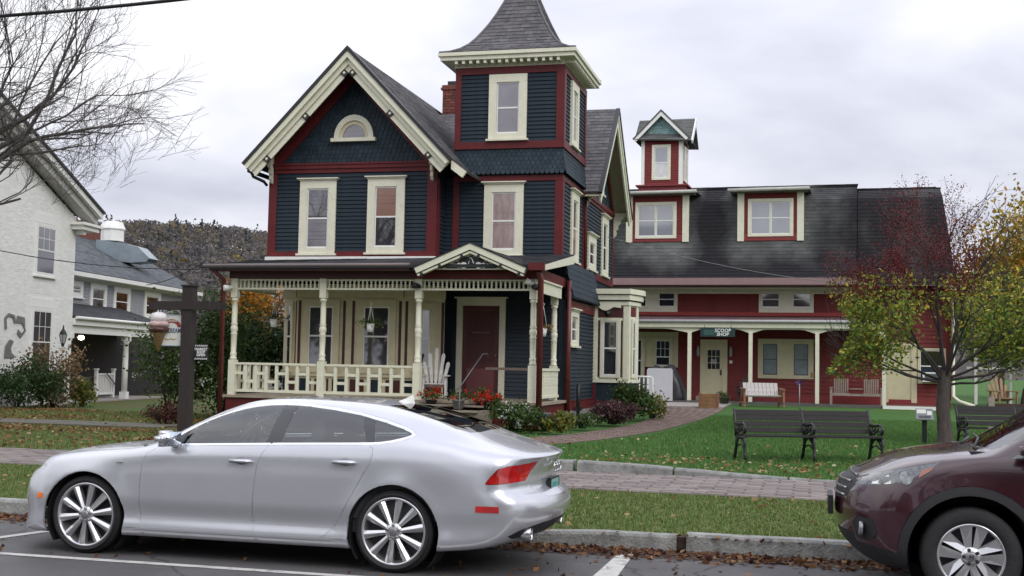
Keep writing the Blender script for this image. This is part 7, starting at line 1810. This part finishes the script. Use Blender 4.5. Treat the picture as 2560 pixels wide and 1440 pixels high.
# ---------------------------------------------------------------- furniture, signs, pots, wires
IRON = mat('black_cast_iron', (.014, .015, .014), .4, .2, 12, .1, 80); SLATM = mat('dark_stained_slat', (.022, .019, .019), .55, .25, 5, .15, 50, stretch=(1, 8, 8), spec=.25)
def slat(parent, x0, x1, y0, y1, z0, z1, m, M, name='slat'): return MB(M).box(x0, x1, y0, y1, z0, z1).build(name, m, parent, world=False)
def iron_bench(x, y, label, rz, W_=2.28, nseg=2, group=None):
    t = thing('park_bench', label, 'bench', (x, y, gz(x, y)), rz, group); OFF[t.name] = Vector((0, 0, 0)); I = Matrix()
    tilt = Matrix.Rotation(radians(-14), 4, 'X')
    for k in range(nseg+1):
        u = -W_/2+W_*k/nseg; q = MB(T(u, 0, 0))
        q.tube([(0, -.30, 0), (0, -.255, .12), (0, -.235, .26), (0, -.26, .395)], [.032, .027, .025, .03], 7)      # front leg
        q.tube([(0, .30, 0), (0, .24, .13), (0, .19, .30), (0, .20, .40)], [.032, .027, .025, .03], 7)
        q.tube([(0, .20, .40), (0, .235, .55), (0, .30, .72), (0, .34, .83), (0, .365, .85)], [.032, .03, .027, .025, .02], 7)
        q.tube([(0, -.26, .395), (0, 0, .385), (0, .20, .40)], .024, 6)
        q.tube([(0, .24, .60), (0, .05, .59), (0, -.12, .62), (0, -.22, .60), (0, -.265, .53), (0, -.23, .47), (0, -.17, .50), (0, -.19, .545)], .022, 6)   # scrolled arm
        q.tube([(0, -.25, .40), (0, -.20, .47), (0, -.10, .45), (0, -.02, .52), (0, .08, .45), (0, .2, .50)], .016, 5).tube([(0, -.10, .59), (0, -.06, .5), (0, .02, .56), (0, .1, .5), (0, .16, .58)], .015, 5)
        for a, b_ in (((-.23, .22), (-.04, .37)), ((.20, .24), (.04, .37)), ((-.235, .30), (-.12, .36)), ((.19, .32), (.1, .36))): q.tube([(0, a[0], a[1]), (0, (a[0]+b_[0])/2, (a[1]+b_[1])/2+.03), (0, b_[0], b_[1])], .015, 5)
        q.tube([(0, -.22, .20), (0, -.05, .27), (0, .1, .26), (0, .2, .2)], .015, 5)
        q.build('iron_frame', IRON, t)
    for s in range(nseg):
        a, b_ = -W_/2+W_*s/nseg+.012, -W_/2+W_*(s+1)/nseg-.012
        for i in range(5): slat(t, a, b_, -.275+i*.098, -.275+i*.098+.082, .405, .43, SLATM, I)
        for i, (z, yy) in enumerate(((.50, .212), (.60, .243), (.70, .280), (.785, .312))): slat(t, a, b_, -.012, .012, -.042, .042, SLATM, T(0, yy, z) @ tilt)
    return t
iron_bench(-.02, 20.6, 'dark slatted park bench with three scrolled iron frames standing on the front lawn', radians(21), W_=2.34)
iron_bench(3.95, 24.9, 'dark slatted park bench cut off by the right edge behind the maroon car', radians(14))
# marker on a post
mk = thing('information_marker', 'low slanted information marker on a black post beside the trunk', 'sign', (2.28, 26.1, gz(2.3, 26.1))); zz = gz(2.3, 26.1)
MB(T(2.28, 26.1, zz)).box(-.045, .045, -.04, .04, 0, .48).build('post', BLACK, mk)
pM = T(2.28, 26.05, zz+.60) @ Matrix.Rotation(radians(50), 4, 'X'); MB(pM).box(-.17, .17, -.14, .14, -.012, .012).build('panel', mat('grey_panel', (.22, .23, .24), .4, .1), mk)
MB(pM).box(-.15, .03, .02, .12, .012, .014).box(.05, .14, -.02, .08, .012, .014).build('panel_picture', WHITE, mk); MB(pM).box(-.12, .12, -.11, -.04, .012, .013).build('panel_text', mat('dark_print', (.08, .08, .09), .5, .6, 60), mk)
# timber sign post with cross-arm
POST = mat('dark_brown_timber', (.030, .022, .020), .75, .3, 5, .4, 40, stretch=(6, 6, 1))
sx_, sy_ = -11.66, 21.0; sz_ = gz(sx_, sy_)
sp = thing('timber_sign_post', 'tall dark timber post with a cross-arm left of the porch', 'sign post', (sx_, sy_, sz_))
MB(T(sx_, sy_, 0)).box(-.105, .105, -.105, .105, sz_, 3.11).build('post', POST, sp); MB(T(sx_, sy_, 0)).box(-.13, .13, -.13, .13, 3.11, 3.14).build('post_cap', POST, sp)
MB(T(sx_, sy_, 0)).box(-.80, .70, -.13, -.107, 2.66, 2.82).box(-.80, .70, .107, .13, 2.66, 2.82).build('cross_arm', POST, sp)
hs = thing('ice_cream_sign', 'white shop sign reading ICE CREAM under a red arch, hung from the timber post', 'sign', (sx_-.37, sy_, 2.2)); X0 = sx_-.37
SGN = mat('off_white_sign', (.70, .70, .66), .4, .04, 5); b_ = MB(T(X0, sy_, 0)); b_.box(-.26, .26, -.02, .02, 1.97, 2.55); bd_ = b_.build('board', SGN, hs)
NAVY = mat('sign_blue', (.08, .12, .22), .5)
MB(T(X0, sy_, 0)).box(-.27, .27, -.025, .025, 1.955, 1.97).box(-.27, .27, -.025, .025, 2.55, 2.565).build('edge_trim', mat('pale_blue_trim', (.30, .38, .50), .5), bd_)
q = MB(T(X0+.02, sy_-.024, 2.30)); n = 14; vs = [(.20*cos(pi-pi*i/n), 0, .02+.155*sin(pi*i/n)) for i in range(n+1)]+[(.125*cos(pi-pi*i/n), 0, .02+.085*sin(pi*i/n)) for i in range(n+1)]
q.add(vs, [(i+1, i, n+1+i, n+2+i) for i in range(n)]); q.build('red_arch', mat('sign_red', (.30, .04, .035), .5), bd_)
textobj('lettering', 'ICE CREAM', .125, NAVY, T(X0+.0, sy_-.024, 2.25) @ FACE, bd_, sx=.72, bold=.002)
textobj('arch_lettering', 'HOMEMADE', .05, SGN, T(X0+.02, sy_-.028, 2.435) @ FACE, bd_, sx=.85)
q = MB(T(X0, sy_-.023, 0)); q.tube([(-.12, 0, 2.10), (-.05, 0, 2.075), (.02, 0, 2.10), (.08, 0, 2.08), (.13, 0, 2.105)], .009, 5); q.build('gold_flourish', mat('gold_paint', (.45, .32, .08), .5), bd_)
MB(T(X0, sy_, 0)).tube([(-.2, 0, 2.56), (-.2, 0, 2.68)], .008, 5).tube([(.2, 0, 2.56), (.2, 0, 2.68)], .008, 5).build('hanger', BLACK, hs)
cx_ = sx_-.60; cn = thing('ice_cream_cone_sculpture', 'giant three-scoop ice cream cone sculpture hanging from the end of the cross-arm', 'sculpture', (cx_, sy_-.06, 1.8))
q = MB(T(cx_, sy_-.06, 0)); q.lathe([(.02, 1.84), (.125, 2.19), (.145, 2.20), (.145, 2.235)], n=14); q.build('cone', mat('waffle_tan', (.36, .22, .11), .6, .3, 30, .4, 40), cn)
def lump(c, r, zs, m, nm, seed):
    rn = random.Random(seed); b2 = bmesh.new(); bmesh.ops.create_icosphere(b2, subdivisions=3, radius=1)
    for v in b2.verts:
        k = 1+.10*sin(v.co.x*7+seed)*cos(v.co.y*8)+rn.uniform(-.03, .03); v.co = Vector((v.co.x*r*k, v.co.y*r*k, v.co.z*zs*k))
    for f in b2.faces: f.smooth = True
    me = bpy.data.meshes.new(nm); b2.to_mesh(me); b2.free(); me.transform(T(*(Vector(c)-root_off(cn)))); me.materials.append(m); link(nm, me, cn)
lump((cx_, sy_-.06, 2.27), .205, .085, mat('chocolate_scoop', (.07, .028, .022), .4), 'chocolate_scoop', 1); lump((cx_, sy_-.06, 2.37), .20, .085, mat('pink_scoop', (.50, .36, .34), .5, .25, 20), 'pink_scoop', 2); lump((cx_, sy_-.06, 2.50), .165, .115, mat('white_scoop', (.72, .70, .68), .5, .1, 8), 'white_scoop', 3)
MB(T(cx_, sy_-.06, 0)).tube([(0, 0, 2.58), (0, 0, 2.7)], .012, 5).build('hanger', BLACK, cn)
bs = thing('black_white_sign', 'small black and white open-house sign on the right of the timber post', 'sign', (sx_+.30, sy_-.02, 1.9)); bx_ = sx_+.30
b3 = MB(T(bx_, sy_-.02, 0)).box(-.14, .14, -.012, .012, 1.70, 1.99).build('board', mat('sign_black', (.015, .015, .015), .5), bs)
BW = mat('sign_white', (.75, .75, .75), .5)
q = MB(T(bx_, sy_-.034, 0))
for i in range(7):
    for z0, z1 in ((1.955, 1.985), (1.705, 1.735)): x = -.135+i*.039; q.add([(x, 0, z0), (x+.02, 0, z0), (x+.038, 0, z1), (x+.018, 0, z1)], [(0, 1, 2, 3)])
q.build('border_stripes', BW, b3); textobj('lettering', 'MARKET\nSHOP\nOPEN', .07, BW, T(bx_, sy_-.034, 1.845) @ FACE, b3, bold=.002)
# white lamp post and two small black yard markers on the left
lx, ly = -23.17, 33.78; lp = thing('white_lamp_post', 'white lamp post with a black lantern in front of the grey porch', 'lamp post', (lx, ly, .15))
MB(T(lx, ly, 0)).box(-.09, .09, -.09, .09, .12, 2.0).box(-.11, .11, -.11, .11, .12, .75).box(-.11, .11, -.11, .11, 1.98, 2.02).build('post', WHITE, lp)
q = MB(T(lx, ly, 0)); q.lathe([(.03, 2.02), (.05, 2.08), (.07, 2.14)], n=6, smooth=False).lathe([(.13, 2.42), (.10, 2.5), (.03, 2.6), (.015, 2.72)], n=6, smooth=False)
for k in range(6): a = k*pi/3; q.tube([(.07*cos(a), .07*sin(a), 2.14), (.13*cos(a), .13*sin(a), 2.42)], .009, 4)
q.build('lantern_frame', BLACK, lp); MB(T(lx, ly, 0)).lathe([(.06, 2.14), (.12, 2.42)], n=6, smooth=False).build('lantern_glass', mat('cloudy_glass', (.35, .36, .36), .15, .1), lp)
for i, (x, y, lab) in enumerate(((-23.5, 33.3, 'black slanted yard marker left of the white lamp post'), (-23.0, 34.7, 'black slanted yard marker right of the white lamp post'))):
    t = thing('yard_marker', lab, 'sign', (x, y, .15)); MB(T(x, y, 0)).box(-.03, .03, -.03, .03, .15, .95).build('stake', BLACK, t); MB(T(x, y-.02, 1.0) @ Matrix.Rotation(radians(30), 4, 'X')).box(-.2, .2, -.12, .12, -.01, .01).build('plate', BLACK, t)

# ---- on the porch
WW = mat('worn_white_wood', (.55, .54, .52), .7, .15, 6, .3, 40, dirt=((.2, .18, .16), 8, .6))
def adirondack(name, label, x, y, z, rz, m, s=1.0, rocker=True, dbl=False, hh=1.12, group=None):
    t = thing(name, label, 'chair', (x, y, z), rz, group); OFF[t.name] = Vector((0, 0, 0)); I = Matrix.Scale(s, 4)
    W_ = .27 if not dbl else .62
    for i in range(6): slat(t, -W_, W_, -.30+i*.09, -.30+i*.09+.075, .36-.016*i, .385-.016*i, m, I)
    n = 5 if not dbl else 11; hs_ = [.80, .98, 1.10, .98, .80] if not dbl else [.86]*11
    for i in range(n):
        u = (-W_+.03)+(2*W_-.06)*i/(n-1); fan = 1.25 if not dbl else 1; top_ = hs_[i]*hh/1.1
        q = MB(I); h_ = top_-.30; P = [(-.032, .0), (.032, .0), (.046, h_-.06), (.02, h_), (-.02, h_), (-.046, h_-.06)]
        q.prism(P, -.01, .01); o = q.build('back_slat', m, t, world=False); fixn(o.data); o.location = (u*(.72 if not dbl else 1)*s, .17*s, .30*s); o.rotation_euler = (radians(-20), radians(6*(i-(n-1)/2)) if not dbl else 0, 0)
    for sgn in (-1, 1):
        q = MB(I); q.box(sgn*W_-.02 if sgn < 0 else sgn*W_-.02, sgn*W_+.02, -.34, -.27, 0 if not rocker else .05, .56).build('leg', m, t, world=False)
        q = MB(I); q.box(sgn*W_-.02, sgn*W_+.02, .18, .25, 0 if not rocker else .05, .56).build('leg', m, t, world=False)
        q = MB(I); q.box(sgn*(W_+.03)-.06, sgn*(W_+.03)+.06, -.40, .30, .56, .585).build('armrest', m, t, world=False)
        if rocker: q = MB(I); q.tube([(sgn*W_, -.45, .09), (sgn*W_, -.2, .03), (sgn*W_, .1, .025), (sgn*W_, .4, .07), (sgn*W_, .6, .14)], .025, 6); q.build('rocker', m, t, world=False)
    return t
adirondack('rocking_chair', 'white high-backed slatted rocking chair on the porch left of the red door', -8.50, 26.85, .90, radians(14), WW, .95, hh=1.32)
def basket(x, y, z, label, fm, hm, r=.16, seed=1, drop=.55):
    t = thing('hanging_basket', label, 'hanging basket', (x, y, z), 0, 'hanging flower baskets on the porch'); rn = random.Random(seed)
    MB(T(x, y, z)).lathe([(.07, -.19), (.095, 0)], n=12, cap=True).build('pot', WHITE, t)
    q = MB(T(x, y, z)); [q.tube([(.09*cos(a), .09*sin(a), 0), (0, 0, drop)], .005, 4) for a in (0, 2.1, 4.2)]; q.tube([(0, 0, drop), (.02, 0, drop+.05), (-.02, 0, drop+.09)], .008, 5); q.build('hanger', WHITE, t)
    P = blob(rn, (x, y, z+.04), (r*1.5, r, r*.45), 260, 8); leaves(P, .045, 'foliage', fm, t, off=(x, y, z), kind='stuff')
    P = blob(rn, (x, y, z-.02), (r*1.8, r, r*.6), 60, 8); leaves(P, .05, 'flowers', hm, t, off=(x, y, z), kind='stuff'); return t
basket(-9.97, 26.4, 2.62, 'white hanging basket with trailing green plant in the middle bay of the porch', GMD, GYL, .22, 1, .42)
basket(-5.93, 26.8, 2.58, 'small white hanging basket with rusty plant at the right end of the porch', BRN, ORG, .14, 2, .5)
basket(-12.70, 27.0, 2.72, 'hanging basket of pinkish flowers at the far left of the porch', GDK, PFL, .22, 3, .42)
def pot(x, y, z, label, r, h, m, fm, seed, fl=RFL, fr_=.25, nfl=26):
    t = thing('flower_pot', label, 'flower pot', (x, y, z)); rn = random.Random(seed)
    MB(T(x, y, z)).lathe([(r*.7, 0), (r, h*.9), (r*1.06, h*.9), (r*1.06, h), (r*.9, h)], n=14).build('pot', m, t)
    P = blob(rn, (x, y, z+h+fr_*.4), (fr_*1.2, fr_, fr_*.6), 220, 8); leaves(P, .06, 'foliage', GMD, t, off=(x, y, z), kind='stuff')
    if nfl: F_ = blob(rn, (x, y-.03, z+h+fr_*.55), (fr_*1.3, fr_, fr_*.6), nfl, 6); F_ = np.repeat(F_, 6, axis=0)+NR.normal(size=(nfl*6, 3))*.02; leaves(F_, .045, 'flowers', fl, t, off=(x, y, z), kind='stuff', aspect=.9)
    return t
BKP = mat('black_pot', (.02, .02, .02), .5); GRP = mat('grey_galvanised_pot', (.22, .23, .23), .45, .15)
pot(-8.18, 25.6, .74, 'black pot of red geraniums on the top step, left of the door', .13, .18, BKP, GMD, 1)
pot(-7.48, 25.35, .74, 'grey pail with a few leaves in the middle of the top step', .14, .20, GRP, GMD, 2, nfl=4)
pot(-7.03, 25.6, .74, 'black pot of bright red geraniums on the top step, right of the handrail', .13, .18, BKP, GMD, 3, nfl=44, fr_=.30)
pot(-6.72, 25.7, .70, 'low red flowers spilling over the right end of the steps', .10, .12, BKP, GMD, 4, nfl=40, fr_=.2)
bn = thing('ribbed_bin', 'grey ribbed bin standing at the right corner of the porch', 'bin', (-5.55, 25.35, .31))
q = MB(T(-5.55, 25.35, .31)); q.lathe([(.12, 0), (.145, .36), (.155, .37), (.155, .39), (.14, .40)], n=18); q.build('drum', mat('blue_grey_bin', (.07, .085, .10), .5, .1), bn)
for k in range(12): a = k*pi/6; MB(T(-5.55, 25.35, .31)).tube([(.128*cos(a), .128*sin(a), .02), (.148*cos(a), .148*sin(a), .34)], .006, 4).build('rib', mat('bin_rib', (.05, .06, .07), .5), bn)
st_ = thing('standpipe', 'black stand pipe against the teal side wall', 'pipe', (-5.62, 29.6, .3)); MB().tube([(-5.62, 29.6, .3), (-5.62, 29.6, 1.22), (-5.62, 29.66, 1.26)], .045, 8).build('pipe', BLACK, st_); MB().box(-5.70, -5.54, 29.55, 29.7, .62, .72).build('meter_head', BLACK, st_)

# ---- around the shop
NWD = mat('weathered_grey_wood', (.30, .25, .21), .8, .25, 5, .4, 40, stretch=(1, 6, 6)); OWD = mat('orange_brown_wood', (.22, .11, .06), .7, .25, 5, .3, 40)
gl_ = thing('glider_bench', 'whitewashed wooden glider bench facing the lawn beside the porch post', 'bench', wloc(5.55, -4.1, gz(-1.5, 44.6)), radians(14)); OFF[gl_.name] = Vector((0, 0, 0)); I = Matrix()
WSH = mat('whitewashed_wood', (.45, .42, .40), .8, .3, 9, .4, 40, dirt=((.16, .12, .10), 6, .8))
for i in range(5): slat(gl_, -.62, .62, -.34+i*.11, -.34+i*.11+.09, .40-.012*i, .425-.012*i, WSH, I)
for i in range(9): o = MB().box(-.065, .065, -.01, .01, .0, .52).build('back_slat', WSH, gl_, world=False); o.location = (-.56+i*.14, .20, .38); o.rotation_euler = (radians(-24), 0, 0)
for sgn in (-1, 1):
    for nm, A_, B_ in (('leg', (sgn*.70, -.38, 0), (sgn*.70, -.30, .62)), ('leg', (sgn*.70, .50, 0), (sgn*.70, .10, .62)), ('armrest', (sgn*.70, -.46, .63), (sgn*.70, .40, .66)), ('glider_rail', (sgn*.70, -.4, .16), (sgn*.70, .42, .16))): MB().beam(A_, B_, .07, .05).build(nm, OWD, gl_, world=False)
db = thing('double_seat_bench', 'weathered double-seat bench with a middle table under the shop porch', 'bench', wloc(8.75, -.7, .50), radians(-3)); OFF[db.name] = Vector((0, 0, 0))
for sgn in (-1, 1):
    for i in range(7): MB().box(sgn*.55-.28+i*.08, sgn*.55-.28+i*.08+.055, .20, .225, .42, .98).build('back_slat', NWD, db, world=False)
    for i in range(4): slat(db, sgn*.55-.30, sgn*.55+.30, -.25+i*.11, -.16+i*.11, .40, .43, NWD, I)
    for yy in (-.27, .24): MB().box(sgn*.92-.04, sgn*.92+.04, yy-.04, yy+.04, 0, .62).build('leg', NWD, db, world=False)
    MB().box(sgn*.92-.06, sgn*.92+.06, -.34, .30, .62, .65).build('armrest', NWD, db, world=False)
MB().box(-.24, .24, -.28, .22, .58, .61).build('table_top', NWD, db, world=False); MB().box(-.95, .95, -.29, -.26, .33, .41).box(-.95, .95, .23, .26, .33, .41).build('apron', NWD, db, world=False)
dk_ = thing('dark_adirondack_chair', 'dark slatted armchair in the shade left of the shop window', 'chair', wloc(4.55, -.75, .5), 0); bpy.data.objects.remove(dk_)
adirondack('armchair', 'dark slatted armchair in the shade left of the wide shop window', *wloc(4.6, -.8, .5), radians(-10), mat('near_black_wood', (.03, .028, .028), .6), 1.0, rocker=False)
pb_ = thing('planter_box', 'square brown plank planter at the head of the brick path', 'planter', (-3.35, 41.6, gz(-3.35, 41.6))); 
for i in range(4): MB(T(-3.35, 41.6, .40+i*.125)).box(-.32, .32, -.32, .32, 0, .118).build('plank', mat('tan_planter_wood', (.22, .12, .05), .7, .25, 4, .3, 40), pb_)
MB(T(-3.35, 41.6, .40)).box(.26, .33, -.33, -.27, 0, .52).box(-.33, -.26, -.33, -.27, 0, .52).build('corner_post', mat('rust_corner', (.20, .08, .05), .7), pb_)
pot(*wloc(4.05, -2.9, .46)[:2], .46, 'small mossy pot beside the glider bench', .2, .25, mat('mossy_pot', (.06, .07, .035), .8), GMD, 9, nfl=0, fr_=.22)
wp_ = thing('garden_spinner', 'small purple flower spinner on a thin stake in the lawn', 'garden ornament', (-.36, 43, gz(-.36, 43))); MB().tube([(-.36, 43, .4), (-.36, 43, 1.28)], .018, 5).build('stake', mat('grey_stake', (.3, .3, .32), .5), wp_)
for k in range(6): a = k*pi/3; MB(T(-.36, 42.97, 1.33)).add([(0, 0, 0), (.10*cos(a-.3), 0, .07*sin(a-.3)), (.17*cos(a), -.03, .12*sin(a)), (.10*cos(a+.3), -.02, .07*sin(a+.3))], [(0, 1, 2, 3)]).build('petal', mat('purple_petal', (.04, .03, .16), .4), wp_)
pn = thing('leaning_board', 'large white panel leaning on end under the shop porch left of the cream door', 'panel', wloc(1.45, -1.9, .48), radians(-3)); OFF[pn.name] = Vector((0, 0, 0))
q = MB(); q.prism([(-.5, .02), (.5, .0), (.5, 1.18), (.44, 1.25), (-.44, 1.25), (-.5, 1.18)], -.04, .04); o = q.build('panel', mat('grey_white_panel', (.52, .52, .55), .4, .04), pn, world=False); fixn(o.data)
tp_ = thing('tarpaulin_heap', 'dark tarpaulin heap behind the white panel', 'tarpaulin', wloc(1.45, -1.2, .5), radians(-3)); OFF[tp_.name] = Vector((0, 0, 0))
b2 = bmesh.new(); bmesh.ops.create_icosphere(b2, subdivisions=4, radius=1); rn = random.Random(3)
for v in b2.verts:
    k = 1+.08*sin(v.co.x*9+v.co.z*5)+.06*sin(v.co.y*11+v.co.x*4); v.co = Vector((v.co.x*.95*k, v.co.y*.5*k, max(-.02, v.co.z*1.3*k)))
for f in b2.faces: f.smooth = True
me = bpy.data.meshes.new('cover'); b2.to_mesh(me); b2.free(); me.materials.append(mat('dark_grey_tarp', (.045, .045, .05), .45, .3, 4, .3, 10)); link('cover', me, tp_)
rl = thing('white_rail', 'white tubular rail beside the side bay window', 'railing', wloc(1.0, -3.0, .42), radians(-3)); OFF[rl.name] = Vector((0, 0, 0))
q = MB(); q.tube([(-.5, 0, .98), (.30, 0, .98), (.37, 0, .92), (.38, 0, 0)], .03, 7); q.build('top_rail', WHITE, rl, world=False)
for k in range(5): MB().tube([(-.45+k*.16, 0, .02), (-.45+k*.16, 0, .97)], .018, 6).build('baluster', WHITE, rl, world=False)
# wooden seats and kerb timber at the far right, striped awning
adirondack('garden_chair', 'tan wooden garden chair at the far right beside the timber border', 6.9, 47.5, gz(7, 47), radians(20), mat('tan_teak', (.26, .16, .09), .7, .2, 4), 1.25, rocker=False, group='tan garden chairs by the timber border')
adirondack('garden_chair', 'tan wooden garden chair cut by the right edge of the view', 8.5, 47.3, gz(8, 47), radians(-8), MATS['tan_teak'], 1.25, rocker=False, group='tan garden chairs by the timber border')
tb = thing('timber_border', 'raised dark timber bed edge in front of the garden chairs', 'planter', (8.2, 45.5, .45)); MB().box(6.1, 10.4, 45.4, 45.65, .36, .72).build('beam', mat('dark_red_timber', (.06, .03, .025), .8, .2, 4), tb); MB().box(6.1, 6.3, 45.2, 45.4, .36, .95).build('end_post', NWD, tb)
aw_ = thing('striped_awning', 'black and white striped awning on a white frame at the right edge', 'awning', (9.8, 56, .5)); q = MB(); w2_ = MB()
for i in range(12): (q if i % 2 else w2_).add([(8.2+i*.35, 54.6, 3.05), (8.2+(i+1)*.35, 54.6, 3.05), (8.2+(i+1)*.35, 56, 3.55), (8.2+i*.35, 56, 3.55), (8.2+i*.35, 54.6, 2.85), (8.2+(i+1)*.35, 54.6, 2.85)], [(0, 1, 2, 3), (4, 5, 1, 0)])
q.build('dark_stripe', BLACK, aw_, kind='stuff'); w2_.build('white_stripe', WHITE, aw_, kind='stuff')
for x in (8.25, 12.3): MB().box(x-.05, x+.05, 54.6, 54.7, .5, 3.0).build('awning_post', WHITE, aw_)
MB().box(6.6, 6.72, 53, 53.1, .5, 3.2).box(6.3, 8.2, 53.0, 53.06, 1.95, 2.05).build('white_frame', WHITE, aw_)
# ---- overhead wires
def wire(label, pts, r, m=BLACK, sag=0):
    t = thing('overhead_wire', label, 'wire', pts[0]); P = []
    for a, b_ in zip(pts, pts[1:]):
        a, b_ = Vector(a), Vector(b_)
        for i in range(17): f = i/16; p = a.lerp(b_, f); p.z -= sag*4*f*(1-f); P.append(p)
    MB().tube(P, r, 5).build('cable', m, t)
wire('thick black cable across the top left corner', [(-22, 15.6, 7.15), (-12.1, 16.0, 7.02), (-4.0, 16.6, 7.75)], .03, sag=.1)
wire('thin wire sagging from the white brick house to the porch roof', [(-30.0, 29.5, 7.0), (-15.0, 27.6, 4.0)], .014, sag=.75)
wire('thin service wire crossing the dark shop roof', [(-5.5, 33.0, 5.35), (4.6, 45.2, 4.9)], .012, mat('pale_wire', (.12, .12, .12), .5), sag=.45)
wire('wire from the sign post side to the left porch corner', [(-16.2, 27.0, 3.55), (-13.8, 25.6, 4.05)], .010, sag=.1)
